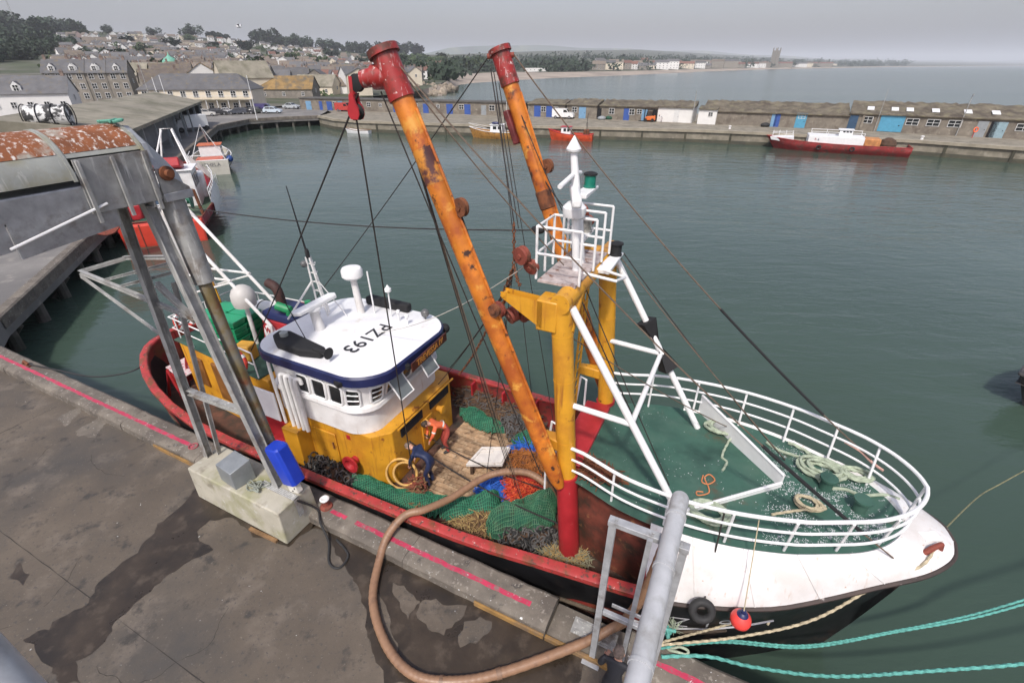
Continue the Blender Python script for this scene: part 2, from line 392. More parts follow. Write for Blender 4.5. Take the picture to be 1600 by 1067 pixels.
# yellow-brown worn inner lip
for e0, e1, zz in ((-3.4, -1.80, 0.0), (-14.5, -11.7, 0.0)):
    mb = MB(True); mb.box(e0, e1, 5.10, 5.147, zz - 0.02, 0.13); mb.build('worn_lip', ochre_edge, quay, bevel=0.01)
def pline(a0, a1, b=5.50, w=0.115):
    mb = MB(True); n = int((a1 - a0) / 0.15) + 1; rows = []
    for i in range(n + 1):
        a = lerp(a0, a1, i / n); w0 = w / 2 + rng.uniform(-0.012, 0.012); w1 = w / 2 + rng.uniform(-0.012, 0.012)
        rows.append([(a, b - w0, 0.285), (a, b + w1, 0.285)])
    mb.grid(rows); return mb.build('painted_line', pinkm, quay, smooth=0)
pline(-27, -13.1); pline(-7.75, -7.25); pline(-6.95, -2.25); pline(0.15, 6)
# wet patches traced on the quay floor
def patch(pts, name, m, z, jit=0.05, seed=1):
    r2 = random.Random(seed); P = [pxz(x, y, z) for x, y in pts]; out = []
    for i in range(len(P)):
        p, q = Vector(P[i]), Vector(P[(i + 1) % len(P)]); k = max(1, int((q - p).length / 0.10)); nrm = Vector((-(q - p).y, (q - p).x, 0)).normalized()
        off = 0
        for j in range(k):
            off = off * 0.75 + r2.uniform(-jit, jit)
            e = min(j, k - j) / max(1, k / 2)
            out.append(p.lerp(q, j / k) + nrm * off * min(1, e * 2))
    mb = MB(True); mb.add(out, [tuple(range(len(out)))])
    o = mb.build(name, m, quay, smooth=0)
    return o
c3 = lambda l: [(x / 1.951, 520 + y / 1.951) for x, y in l]
patch(c3([(470, 330), (545, 358), (590, 385), (600, 470), (585, 485), (530, 545), (480, 580), (470, 612), (420, 670), (360, 710), (300, 760), (270, 822), (160, 880), (150, 905), (70, 935), (120, 990), (180, 1067), (245, 1067), (230, 1000), (320, 940), (350, 880), (440, 800), (500, 745), (650, 660), (600, 605), (640, 570), (700, 562), (745, 590), (770, 622), (880, 652), (930, 610), (990, 560), (990, 480), (700, 430), (640, 350), (560, 300)]), 'wet_patch', wetc, 0.004, 0.045, 5)
patch([(486, 826), (512, 832), (525, 867), (540, 886), (562, 924), (573, 961), (580, 1010), (600, 1067), (905, 1067), (925, 1030), (905, 1003), (830, 980), (720, 920), (615, 872), (560, 846), (530, 826), (505, 806)], 'wet_patch', wetc, 0.004, 0.05, 6)
c4 = lambda l: [(500 + x / 3.2, 680 + y / 3.2) for x, y in l]
patch(c4([(365, 735), (420, 750), (470, 800), (510, 830), (470, 870), (440, 920), (400, 860), (370, 800)]), 'dry_patch', concq, 0.008, 0.04, 7)
patch(c4([(500, 830), (580, 815), (640, 850), (735, 850), (720, 900), (660, 960), (620, 1000), (560, 980), (510, 930), (480, 890)]), 'dry_patch', concq, 0.008, 0.05, 8)
patch(c4([(720, 930), (800, 905), (860, 930), (840, 990), (780, 1040), (700, 1060), (690, 1000)]), 'dry_patch', concq, 0.008, 0.05, 9)
patch(c4([(290, 790), (330, 850), (350, 960), (390, 1040), (380, 1100), (320, 1060), (300, 950), (275, 860)]), 'dry_patch', concq, 0.008, 0.04, 10)
patch(c3([(165, 265), (240, 225), (250, 240), (200, 285)]), 'dry_patch', copm, 0.004, 0.05, 11)
patch(c3([(230, 300), (300, 255), (330, 270), (290, 320), (240, 315)]), 'dry_patch', copm, 0.004, 0.05, 12)
patch(c3([(30, 745), (60, 700), (90, 735), (70, 770)]), 'wet_patch', wetc, 0.004, 0.04, 13)

crackm = mat('joint_dark', (0.035, 0.03, 0.026), .9, .2, 3)
for b0 in (1.6,):
    mb = MB(True); rr_ = random.Random(int(b0 * 10)); mb.grid([[(a, b0 - .006 + rr_.uniform(-.008, .008), .0035), (a, b0 + .006 + rr_.uniform(-.008, .008), .0035)] for a in [x * .3 - 27 for x in range(110)]]); mb.build('slab_joint', crackm, quay, smooth=0)
for a0 in (-19.5,):
    mb = MB(True); rr_ = random.Random(int(a0 * 10)); mb.grid([[(a0 - .006 + rr_.uniform(-.008, .008), b, .0035), (a0 + .006 + rr_.uniform(-.008, .008), b, .0035)] for b in [x * .3 - 5 for x in range(34)]]); mb.build('slab_joint', crackm, quay, smooth=0)
rr_ = random.Random(44)
for k in range(9):
    a, b, an = rr_.uniform(-18, -4), rr_.uniform(-.5, 4.3), rr_.uniform(0, 6.3); rows = []
    for i in range(rr_.randrange(10, 26)):
        w_ = rr_.uniform(.002, .007); rows.append([(a - w_ * math.sin(an), b + w_ * math.cos(an), .0033), (a + w_ * math.sin(an), b - w_ * math.cos(an), .0033)]); an += rr_.uniform(-.5, .5); a += .09 * math.cos(an); b += .09 * math.sin(an)
        if b > 5.0: break
    if len(rows) > 2: mb = MB(True); mb.grid(rows); mb.build('crack', crackm, quay, smooth=0)
# ---- jetty on piles along the left side of the basin
concj = mat('jetty_concrete', (0.20, 0.19, 0.175), 0.85, 0.22, 0.25, bump=0.008, bscale=9, coords='World', spots=[((0.12, 0.115, 0.11), 0.16, 0.55, 0.12), ((0.27, 0.25, 0.22), 0.9, 0.64, 0.08)])
pilem = mat('weedy_pile', (0.11, 0.10, 0.085), 0.9, 0.3, 1.5, bump=0.02, bscale=5, coords='World', spots=[((0.03, 0.035, 0.02), 0.8, 0.53, 0.1)])
JE = [(-21.9, 17.35), (-23.17, 19.3), (-28.69, 32.15), (-42.5, 66), (-55.6, 98.8), (-55.3, 110.5), (-50.4, 115.3), (-43.5, 118.6)]
poly = JE + [(-43.5, 128), (-60, 160), (-160, 160), (-160, 40), (-60, 10), (-30, 5)]
poly = poly[::-1]
mb = MB(); mb.prism(poly, -0.85, 0.0)
jetty = structure(mb, 'jetty', concj, smooth=0)
off = lambda P, d: [(x - d, y + d * 0.2) for x, y in P]
mb = MB(); inner = off(JE, 3.2)
mb.grid([[(x, y, -5) for x, y in inner], [(x, y, -0.84) for x, y in inner]]); mb.build('back_wall', wallm, jetty, smooth=0)
def along(P, step, start=0.0):
    P = [Vector((*p, 0)) for p in P]; out = []; d = start
    for p, q in zip(P, P[1:]):
        l = (q - p).length
        while d < l: out.append((p.lerp(q, d / l), (q - p).normalized())); d += step
        d -= l
    return out
for p, t in along(JE[1:], 3.3, 1.0):
    n = Vector((-t.y, t.x, 0)); c = p + n * 0.45
    mb = MB(); mb.cyl((c.x, c.y, -5), (c.x, c.y, -0.84), 0.30, 0.27, 10); mb.build('pile', pilem, jetty)
for p, t in along(JE[1:], 6.6, 1.0):
    n = Vector((-t.y, t.x, 0)); c0 = p + n * 0.1; c1 = p + n * 2.8
    mb = MB(); mb.cyl((c0.x + t.x * .4, c0.y + t.y * .4, -0.9), (c1.x, c1.y, -4), 0.14, 0.14, 8); mb.build('raking_strut', pilem, jetty)
mb = MB()
pts = [Vector((*p, 0)) for p in JE[1:]]; rows = []
for i, p in enumerate(pts):
    t = (pts[min(i + 1, len(pts) - 1)] - pts[max(0, i - 1)]).normalized(); n = Vector((-t.y, t.x, 0))
    rows.append([(p + n * d + Vector((0, 0, z))) for d, z in ((0.45, -0.01), (0.44, 0.16), (0.02, 0.16), (-0.06, 0.10), (-0.06, -0.45), (0.02, -0.47))])
mb.grid(rows); mb.build('edge_beam', copm, jetty)

# ---- far pier
PE = [(-43.5, 118.8), (-38, 112), (-31.3, 107.4), (-18, 103.6), (0, 98.9), (17.6, 95.6), (34, 91.6), (43.3, 87.8), (61.4, 78.6), (71, 70.9), (95, 50)]
PF = [(-60, 139), (-46, 134.5), (-15, 124.5), (4, 118), (17, 112.5), (36, 103.5), (56, 94), (80, 80), (104, 62)]   # front line of the stores
pierm = mat('pier_concrete', (0.24, 0.215, 0.165), 0.88, 0.2, 0.35, bump=0.03, bscale=2.5, coords='World', spots=[((0.13, 0.115, 0.085), 0.5, 0.56, 0.12), ((0.32, 0.29, 0.23), 1.2, 0.64, 0.1)])
weedm = mat('weed_band', (0.055, 0.052, 0.034), 0.8, 0.35, 0.8, bump=0.03, bscale=3, coords='World')
back = [(x + 9, y + 20) for x, y in PF]
mb = MB(); mb.prism(PE + back[::-1], -5, 0.0)
pier = structure(mb, 'pier', pierm, smooth=0)
mb = MB(); rows = []
for x, y in PE:
    k = 0.06
    rows.append([(x - k * .4, y - k, -4), (x - k * .4, y - k, -1.55 + random.uniform(-.12, .12)), (x, y + .02, -1.4)])
mb.grid(rows); mb.build('weed_band', weedm, pier)
mb = MB(); rows = [[(x - .15, y - .25, -0.32), (x - .15, y - .25, 0.10), (x + .2, y + .6, 0.10), (x + .2, y + .6, -0.02)] for x, y in PE]
mb.grid(rows); mb.build('pier_coping', mat('pier_coping', (0.30, 0.265, 0.20), 0.85, 0.2, 0.6, coords='World'), pier, smooth=0)
for k, (p, t) in enumerate(along(PE[2:], 7.5, 4.0)):     # pilaster joints and ladders on the wall face
    n = Vector((t.y, -t.x, 0)); c = p + n * 0.07
    mb = MB(); mb.cbox((c.x, c.y, -2.2), (0.34, 0.22, 3.6), math.atan2(t.y, t.x)); mb.build('fender_post', weedm, pier)

# ---- hillside, far coast and beach
BASEY = [(-200, 176), (0, 172), (250, 168), (400, 167), (500, 165), (560, 152), (640, 146), (690, 132), (715, 117), (780, 112.5), (860, 113.5), (1000, 111), (1090, 108.5), (1215, 106.2), (1390, 104.0), (1600, 102.9), (1800, 102.7)]
BASEZ = [(-200, 0.4), (500, 0.4), (640, 0.6), (690, 1.0), (760, 1.5), (1800, 1.5)]
SKYY = [(-200, 30), (0, 50), (100, 47), (200, 52), (300, 58), (400, 66), (500, 76), (600, 86), (700, 86), (850, 80), (1000, 78), (1100, 84), (1200, 90), (1300, 94.5), (1400, 96.5), (1600, 98.2), (1800, 99)]
DIST = [(-200, 850), (0, 900), (300, 1150), (500, 1350), (600, 1500), (700, 1900), (850, 3200), (1000, 4200), (1200, 6000), (1400, 8500), (1600, 11000), (1800, 12000)]
def land(x, t):
    yb = interp(BASEY, x); p0 = Pz(x, yb, interp(BASEZ, x)); ys = interp(SKYY, x); D1 = interp(DIST, x)
    Y = p0.y * (D1 / p0.y) ** t
    e = t ** 0.85
    # interpolate elevation angle so that the slope climbs steadily to the ridge
    return Py(x, lerp(yb, ys, e), Y)
grassm = mat('hill_ground', (0.052, 0.062, 0.030), 0.95, 0.35, 0.02, coords='World', spots=[((0.13, 0.12, 0.10), 0.05, 0.56, 0.08), ((0.03, 0.042, 0.02), 0.03, 0.60, 0.08)])
mb = MB(); rows = []
for j in range(41):
    t = j / 40
    rows.append([land(x, t) for x in range(-1200, 1801, 20)])
rows.append([Vector((p.x * 1.5, p.y * 1.5, p.z * 0.5 - 20)) for p in rows[-1]])
mb.grid(rows); structure(mb, 'hillside', grassm, smooth=60)
mb = MB(); SHORE = [(640, 152), (690, 150), (706, 141), (712, 134), (740, 130.5), (800, 126.2), (860, 123), (1000, 117.3), (1090, 112.6), (1215, 108.4), (1390, 105.3), (1600, 103.5), (1800, 103.2)]
rows = [[], [], []]
for x in range(640, 1801, 10):
    a = Pz(x, interp(SHORE, x), WATER - 0.05); b = Pz(x, interp(BASEY, x), interp(BASEZ, x) + 0.05)
    rows[0].append(a + (a - b) * 0.05 + Vector((0, 0, -.5))); rows[1].append(a.lerp(b, 0.02)); rows[2].append(b)
mb.grid(rows)
structure(mb, 'beach', mat('shingle', (0.33, 0.275, 0.22), 0.9, 0.16, 0.05, coords='World', spots=[((0.22, 0.185, 0.15), 0.02, 0.56, 0.08)]))
# far low hills on the horizon
mb = MB(); rows = [[], []]
for x in range(560, 2000, 20):
    h = interp([(560, 92), (650, 86), (700, 76), (780, 70.5), (850, 72), (1000, 78), (1060, 79.5), (1110, 81), (1200, 87), (1300, 92), (1400, 94), (1480, 95.5), (1560, 95.2), (1640, 96.5), (2000, 98)], x) + 1.0 * math.sin(x * 0.05)
    Y = interp([(560, 6000), (1000, 9000), (1600, 14000), (2000, 14000)], x)
    p = Py(x, h, Y); rows[1].append(p); rows[0].append(Vector((p.x * .96, p.y * .96, -5)))
rows.append([Vector((p.x * 1.4, p.y * 1.4, -20)) for p in rows[1]])
mb.grid(rows); structure(mb, 'far_hills', mat('far_fields', (0.055, 0.075, 0.04), 0.95, 0.3, 0.002, coords='World', spots=[((0.13, 0.14, 0.07), 0.0016, 0.58, 0.03)]), smooth=60)
# ================================================================ THE TRAWLER (quay frame: a along, b across, z up; centre line b = 9.0)
CB = 9.0
boat = thing('fishing_trawler', 'beam trawler with white wheelhouse, ochre deckhouse and two raised rusty orange booms', 'trawler', W(-7, CB, WATER), QA)
HW = [(-19.35, 0.0), (-19.2, 0.75), (-18.8, 1.35), (-18.0, 1.9), (-17.0, 2.35), (-15.7, 2.72), (-13.7, 3.02), (-11, 3.05), (-6, 2.98), (-4, 2.92), (-2.5, 2.85), (0, 2.75), (0.9, 2.57), (1.95, 2.22), (2.7, 1.86), (3.7, 1.30), (4.3, 0.93), (4.65, 0.60), (4.82, 0.32), (4.88, 0.0)]
HZ = [(-19.35, 0.95), (-17, 0.72), (-13.7, 0.52), (-5, 0.50), (-3.5, 0.58), (-2.5, 0.70), (-1.2, 0.86), (0, 1.0), (2, 1.32), (2.7, 1.55), (3.7, 1.92), (4.85, 2.22)]
WW = [(-19.35, 0.0), (-18.9, 0.3), (-18.0, 1.1), (-17, 1.75), (-15, 2.5), (-12, 2.85), (-5, 2.85), (-1, 2.35), (0, 2.3), (1, 1.9), (2, 1.3), (3, .62), (3.9, 0.0), (4.88, 0.0)]   # at the waterline
stations = [-19.35, -19.33, -19.3, -19.2, -19.0, -18.6, -18, -17.3, -16.4, -15.2, -13.7, -12, -10, -8, -6, -4.5, -3.5, -2.5, -1.5, -0.6, 0, 0.5, 1, 1.5, 2, 2.5, 3, 3.5, 3.9, 4.15, 4.3, 4.5, 4.65, 4.75, 4.82, 4.86, 4.88]
HW, HZ, WW = smooth_tab(HW), smooth_tab(HZ), smooth_tab(WW)
def stem(z): return lerp(3.6, 4.85, max(0, min(1, (z + 2) / 4.2)))
def zlow(a): return interp([(3.4, -3.2), (3.9, -2.0), (4.2, -.9), (4.5, .4), (4.75, 1.6), (4.88, 2.12)], a)
def hullpt(a, u, side):   # u 0 at keel depth, 1 at sheer
    zs = interp(HZ, a); zl = zlow(a); z = lerp(zl, zs, u)
    w1 = interp(HW, a); w0 = interp(WW, a); zb = max(-2, zl)
    k = (z - zb) / (zs - zb)
    w = lerp(w0, w1, k ** interp([(0, 1.0), (1, 1.25), (3, 2.3), (4.9, 2.4)], a)) if k > 0 else w0 * (1 + k * 0.3)
    return (a, CB + side * max(0, w), z)
mb = MB(True); rows = []
US = [0, 0.25, 0.38, 0.55, 0.72, 0.88, 1.0]
for a in stations:
    rows.append([hullpt(a, u, -1) for u in reversed(US)] + [hullpt(a, u, 1) for u in US])
mb.grid(rows)
hull = mb.build('hull', hullblack, boat, smooth=40)
# bulwark inside, cap rail
AFT = [a for a in stations if a <= -0.6] + [-0.15]
def railpt(a, side, inset=0.0, dz=0.0):
    return (a, CB + side * max(0.0, interp(HW, a) - inset), interp(HZ, a) + dz)
mb = MB(True)
for side in (-1, 1):
    rows = []
    for a in AFT:
        w = max(0.02, interp(HW, a)); z = interp(HZ, a); aa = max(a, -19.1)
        rows.append([(aa, CB + side * max(0.01, w - 0.13), z - 0.01), (aa, CB + side * max(0.01, w - 0.16), -0.5)])
    mb.grid(rows)
bul = mb.build('bulwark', mat('bulwark_inside', (0.26, 0.028, 0.026), 0.6, 0.25, 1.5, spots=[(RUST, 1.8, 0.56, 0.1), ((0.05, 0.03, 0.025), 3, 0.60, 0.07)]), boat)
for side in (-1, 1):
    for a in [x * 1.2 - 15.6 for x in range(13)]:
        if side < 0: continue
        w = interp(HW, a); z = interp(HZ, a)
        mb = MB(True); mb.box(a - .03, a + .03, CB + side * (w - 0.42), CB + side * (w - 0.12), -0.5, z - 0.02); mb.build('bulwark_stay', redp, bul)
ring = [railpt(a, -1) for a in reversed(AFT)] + [railpt(a, 1) for a in AFT[1:]]
mb = MB(True); rows = []
for i, p in enumerate(ring):
    q0, q1 = Vector(ring[max(0, i - 1)]), Vector(ring[min(len(ring) - 1, i + 1)]); t = (q1 - q0); t.z = 0; t.normalize(); n = Vector((t.y, -t.x, 0))
    P = Vector(p)
    if (P - Vector((-8, CB, 0))).dot(n) < 0: n = -n
    rows.append([P + n * 0.06 + Vector((0, 0, -0.10)), P + n * 0.07 + Vector((0, 0, 0.03)), P + n * 0.02 + Vector((0, 0, 0.06)), P - n * 0.15 + Vector((0, 0, 0.06)), P - n * 0.18 + Vector((0, 0, 0.02)), P - n * 0.17 + Vector((0, 0, -0.06))])
mb.grid(rows); mb.build('cap_rail', redcap, boat)
# rubbing strake low on the black side
for side in (-1, 1):
    mb = MB(True); mb.tube([hullpt(a, 0.70, side)[:1] + (hullpt(a, 0.70, side)[1] + side * 0.03,) + hullpt(a, 0.70, side)[2:] for a in stations if -17.5 < a < 1.6], 0.06, 6); mb.build('rubbing_strake', mat('worn_strake', (0.10, 0.075, 0.05), 0.8, 0.4, 3), boat)
# decks
deckm = mat('steel_deck', (0.10, 0.045, 0.03), 0.85, 0.35, 1.6, bump=0.01, spots=[((0.035, 0.03, 0.022), 2, 0.52, 0.1)])
mb = MB(True); pl = [(max(a, -19.05), CB - max(0, interp(HW, a) - 0.15)) for a in AFT[2:]] + [(max(a, -19.05), CB + max(0, interp(HW, a) - 0.15)) for a in reversed(AFT[2:])]
mb.prism(pl, -0.60, -0.5); deck = mb.build('main_deck', deckm, boat, smooth=0)
woodm = mat('deck_plank', (0.36, 0.235, 0.135), 0.8, 0.28, 5.0, bump=0.006, bscale=10, rnd=0.38, spots=[((0.10, 0.055, 0.03), 2.6, 0.63, 0.06), ((0.46, 0.34, 0.22), 6, 0.60, 0.08)], coords='World')
rng = random.Random(11)
for i in range(23):
    b0 = 7.45 + i * 0.165
    cuts = [-7.05, rng.uniform(-6.4, -5.0), -4.0 if b0 > 7.9 else -4.6]
    for c0, c1 in zip(cuts, cuts[1:]):
        mb = MB(True); h = -0.455 + rng.uniform(-0.008, 0.008); d = rng.uniform(-.008, .008)
        mb.hexa([(c0 + .01, b0, -.5), (c1 - .01, b0 + d, -.5), (c1 - .01, b0 + .138 + d, -.5), (c0 + .01, b0 + .138, -.5), (c0 + .01, b0, h), (c1 - .01, b0 + d, h), (c1 - .01, b0 + .138 + d, h), (c0 + .01, b0 + .138, h)])
        mb.build('plank', woodm, deck, smooth=0)
# ---- deckhouse below the wheelhouse (ochre)
DA0, DA1, DB0, DB1, DZ = -11.6, -7.35, 7.2, 10.8, 1.34
mb = MB(True)
mb.prism([(DA0, DB0), (-7.75, DB0), (DA1, DB0 + .42), (DA1, DB1 - .3), (-7.6, DB1), (DA0, DB1)], -0.5, DZ)
house = mb.build('deckhouse', yellow, boat, smooth=0, bevel=0.025)
mb = MB(True); mb.box(-9.95, -9.05, DB0 - .05, DB0 - .002, -0.15, 0.98); d = mb.build('door', yellow, house, bevel=0.03)
mb = MB(True); mb.tube([(-9.15, DB0 - .08, .45), (-9.15, DB0 - .08, .68)], .02, 6); mb.build('handle', rust, d)
MR = Matrix.Rotation(R(90), 4, 'X')
mb = MB(True); mb.lathe((0, 0, 0), [(.12, 0), (.13, .10), (.20, .18), (.27, .22), (.27, .27), (.17, .27), (.13, .15)], 18, M=Matrix.Translation((-8.45, DB0, .28)) @ MR); mb.build('fairlead', redp, house)
mb = MB(True); mb.box(-8.62, -8.50, DB0 - .02, DB0 - .002, .98, 1.12); mb.build('socket', redp, house)
mb = MB(True); mb.box(DA1 + .002, DA1 + .04, 7.95, 8.95, 0.92, 1.20); mb.build('vent_slot', dark, house)
mb = MB(True); mb.box(DA1 + .002, DA1 + .04, 9.35, 10.35, 0.92, 1.20); mb.build('vent_slot', dark, house)
mb = MB(True); mb.box(DA1 + .002, DA1 + .05, 8.85, 9.40, -0.35, 0.80); d = mb.build('door', yellow, house, bevel=0.03)
mb = MB(True); mb.tube([(DA1 + .05, 9.05, .2), (DA1 + .13, 9.05, .22), (DA1 + .13, 9.05, .75), (DA1 + .05, 9.05, .78)], .025, 8); mb.build('handle', yellow, d)
mb = MB(True); mb.lathe((0, 0, 0), [(.10, 0), (.10, .16), (.14, .17), (.14, .24), (.02, .26)], 14, M=Matrix.Translation((DA1, 9.75, .70)) @ Matrix.Rotation(R(90), 4, 'Y')); mb.build('lamp', yellow, house)
mb = MB(True); mb.tube([(DA1 + .06, 7.8, 1.30), (DA1 + .06, 10.6, 1.30)], .03, 8); mb.build('rail_tube', yellow, house)
mb = MB(True); mb.box(-10.7, -10.1, 6.75, DB0 - .003, -.35, .95); mb.build('wing_plate', yellow, house, bevel=.02)
mb = MB(True); mb.box(-11.9, -10.72, 6.9, DB0 - .003, -.5, .10); mb.build('locker', redp, house, bevel=.02)
# ---- wheelhouse
def rrect(a0, a1, b0, b1, r, n=6, front=0.0):
    pts = []
    for ca, cb, st in ((a1 - r, b1 - r, 0), (a0 + r, b1 - r, 90), (a0 + r, b0 + r, 180), (a1 - r, b0 + r, 270)):
        for i in range(n + 1):
            an = R(st + 90 * i / n); pts.append((ca + r * math.cos(an), cb + r * math.sin(an)))
    out = []
    for a, b in pts:
        k = max(0, (a - (a0 + a1) / 2) / ((a1 - a0) / 2)); c = (b - (b0 + b1) / 2) / ((b1 - b0) / 2)
        out.append((a + front * k * k * (1 - c * c), b))
    return out
WA0, WA1, WB0, WB1 = -11.2, -7.85, 7.1, 10.72
lowp = rrect(WA0, WA1, WB0, WB1, 0.55, 6, 0.30)
winp = rrect(WA0, WA1 - .02, WB0 + .03, WB1 - .03, 0.55, 6, 0.28)
topp = rrect(WA0 - .05, WA1 + .26, WB0 + .02, WB1 - .02, 0.6, 6, 0.32)
mb = MB(True)
mb.grid([[(a, b, DZ + .003) for a, b in lowp], [(a, b, 2.25) for a, b in winp], [(a, b, 3.06) for a, b in topp]], closed=True)
n = len(topp); mb.add([(a, b, 3.06) for a, b in topp], [tuple(range(n))])
wh = mb.build('wheelhouse', white, boat, smooth=40)
# spray deflector lip under the front windows
mb = MB(True); mb.grid([[(a, b, 2.12) for a, b in rrect(WA0, WA1 + .10, WB0 - .07, WB1 + .07, .55, 6, .3)], [(a, b, 2.22) for a, b in rrect(WA0, WA1 + .08, WB0 - .05, WB1 + .05, .55, 6, .3)], [(a, b, 2.24) for a, b in winp]], closed=True); mb.build('deflector_lip', white, wh)
# windows: walk round the house at sill and head height
def ring_at(poly, z):
    P = [Vector((a, b, z)) for a, b in poly] ; return P + [P[0]]
def walk(P, d):
    for p, q in zip(P, P[1:]):
        l = (q - p).length
        if d <= l: return p.lerp(q, d / l), (q - p).normalized()
        d -= l
    return P[-1], (P[-1] - P[-2]).normalized()
RL, RH = ring_at(winp, 2.25), ring_at(topp, 3.0)
LL = sum((q - p).length for p, q in zip(RL, RL[1:])); LH = sum((q - p).length for p, q in zip(RH, RH[1:]))
def window(f0, f1, v0=.12, v1=.80, bars=0, openp=False, inset=0.14):
    def P(f, v): return walk(RL, (f % 1) * LL)[0].lerp(walk(RH, (f % 1) * LH)[0], v)
    c = Vector((-9.5, CB, 2.6))
    A_, B_, C_, D_ = P(f0, v0), P(f1, v0), P(f1, v1), P(f0, v1)
    nrm = (B_ - A_).cross(D_ - A_).normalized()
    if nrm.dot(A_ - c) < 0: nrm = -nrm
    nu = 5
    def G(u, v, o):
        f = lerp(f0, f1, u); p = P(f, lerp(v0, v1, v)); e = .004
        tu = P(f + e, .5) - P(f - e, .5); nn = tu.cross(P(f, .9) - P(f, .1)).normalized()
        if nn.dot(p - c) < 0: nn = -nn
        return p + nn * o
    m2 = MB(True); m2.grid([[G(i / nu, v, .018) for i in range(nu + 1)] for v in (0, .5, 1)])
    w = m2.build('window', glass, wh, smooth=0)
    k_ = .12
    path = [(k_ + (1 - 2 * k_) * i / 3, 0) for i in range(4)] + [(1, k_), (1, .5), (1, 1 - k_)] + [(1 - k_ - (1 - 2 * k_) * i / 3, 1) for i in range(4)] + [(0, 1 - k_), (0, .5), (0, k_)]
    m2 = MB(True); m2.tube([G(u, v, .02) for u, v in path], .034, 6, closed=True); m2.build('frame', whitec, w)
    for q, (u, v) in enumerate(((0, 0), (1, 0), (1, 1), (0, 1))):
        cu, cv = (u + (k_ if u == 0 else -k_), v + (k_ if v == 0 else -k_)); m2 = MB(True); m2.add([G(u, v, .024), G(cu, v, .024), G((u * .75 + cu * .25), (v * .75 + cv * .25), .024), G(u, cv, .024)], [(0, 1, 2, 3)]); m2.build('corner_fillet', whitec, w, smooth=0)
    for k in range(bars):
        v = (k + 1) / (bars + 1)
        l, r = A_.lerp(D_, v) + nrm * .035, B_.lerp(C_, v) + nrm * .035
        m2 = MB(True); m2.tube([l.lerp(r, .08), l.lerp(r, .92)], .022, 6); m2.build('bar', whitec, w)
    if openp:           # a hinged sash swung out and up
        top0, top1 = D_ + nrm * .05, C_ + nrm * .05; dn = (A_ - D_); L0 = dn.length; dirv = (dn.normalized() * .62 + nrm * .78).normalized() * L0
        q = [top0, top1, top1 + dirv, top0 + dirv]
        m2 = MB(True); m2.tube([q[0], q[1], q[2], q[3]], .03, 6, closed=True); s = m2.build('sash', whitec, w)
        m2 = MB(True); m2.add(q, [(0, 1, 2, 3)]); m2.build('pane', glass_t, s, smooth=0)
glass_t = mat('sash_glass', (0.16, 0.18, 0.18), 0.08, 0.1, 2, spec=0.7)
# perimeter fractions: ring starts at the far front corner, runs aft on the far side, across the back, forward along the near side, across the front
def frac_of(a, b):
    best = None
    for i in range(600):
        p = walk(RL, i / 600 * LL)[0]; d = (p.x - a) ** 2 + (p.y - b) ** 2
        if best is None or d < best[0]: best = (d, i / 600)
    return best[1]
for a0, a1, bars in ((-9.95, -9.55, 0), (-9.40, -8.95, 0), (-8.82, -8.38, 0)):
    window(frac_of(a0, WB0), frac_of(a1, WB0), .02, .80, bars)
window(frac_of(-8.28, WB0), frac_of(-7.98, WB0 + .22), .02, .78, 2)
fr = [(7.42, 7.85, 2, False), (7.98, 8.50, 0, True), (8.60, 9.08, 0, False), (9.18, 9.70, 0, True), (9.80, 10.2, 0, False), (10.28, 10.62, 1, False)]
for b0, b1, bars, op in fr:
    f0, f1 = frac_of(WA1 + .2, b0), frac_of(WA1 + .2, b1)
    if f1 < f0: f1 += 1
    window(f0, f1, .06, .82, bars, op)
window(frac_of(-9.2, WB1), frac_of(-9.6, WB1), .1, .8); window(frac_of(-10.2, WB1), frac_of(-10.6, WB1), .1, .8)
# roof with navy fascia
rp = rrect(-11.55, -7.32, 6.95, 10.85, 0.85, 8, 0.22)
rp2 = rrect(-11.50, -7.37, 7.0, 10.80, 0.82, 8, 0.22); rp0 = rrect(-11.5, -7.40, 7.03, 10.77, 0.8, 8, 0.22)
mb = MB(True); mb.grid([[(a, b, 3.02) for a, b in rp0], [(a, b, 3.05) for a, b in rp], [(a, b, 3.28) for a, b in rp], [(a, b, 3.33) for a, b in rp2]], closed=True)
n = len(rp2); mb.add([(a, b, 3.02) for a, b in rp0], [tuple(range(n - 1, -1, -1))])
roof = mb.build('wheelhouse_roof', navy, boat, smooth=40)
mb = MB(True)
ringp = [[(lerp(-9.4, a, k), lerp(CB, b, k), 3.332 + .07 * (1 - k * k)) for a, b in rp2] for k in (1, .8, .5, .2)]
mb.grid(ringp, closed=True); mb.add(ringp[-1], [tuple(range(n))]); mb.build('roof_top', roofw, roof, smooth=50)
r_, u_ = -(W(0, 1) - W(0, 0)), (W(1, 0) - W(0, 0))
put_text('PZ193', .64, W(-8.75, 8.72, 3.405), r_, u_, 'lettering', mat('black_letter', (0.02, 0.022, 0.025), .6, .2, 6), roof, bold=.002)
# name board on the fascia
nbm = mat('varnished_board', (0.085, 0.022, 0.012), .45, .3, 6)
c = W(-7.10, 9.22, 3.14); rt = (W(0, 1) - W(0, 0)).normalized(); n3 = (W(1, 0) - W(0, 0)).normalized(); rt = (rt - n3 * .07).normalized(); n3 = Vector((0, 0, 1)).cross(rt) * -1
if n3.dot(W(1, 0) - W(0, 0)) < 0: n3 = -n3
c = c + n3 * .06
mb = MB(); h = .13
mb.hexa([c - rt * .92 - Vector((0, 0, h)), c + rt * .92 - Vector((0, 0, h)), c + rt * .92 + n3 * .03 - Vector((0, 0, h)), c - rt * .92 + n3 * .03 - Vector((0, 0, h)), c - rt * .92 + Vector((0, 0, h)), c + rt * .92 + Vector((0, 0, h)), c + rt * .92 + n3 * .03 + Vector((0, 0, h)), c - rt * .92 + n3 * .03 + Vector((0, 0, h))])
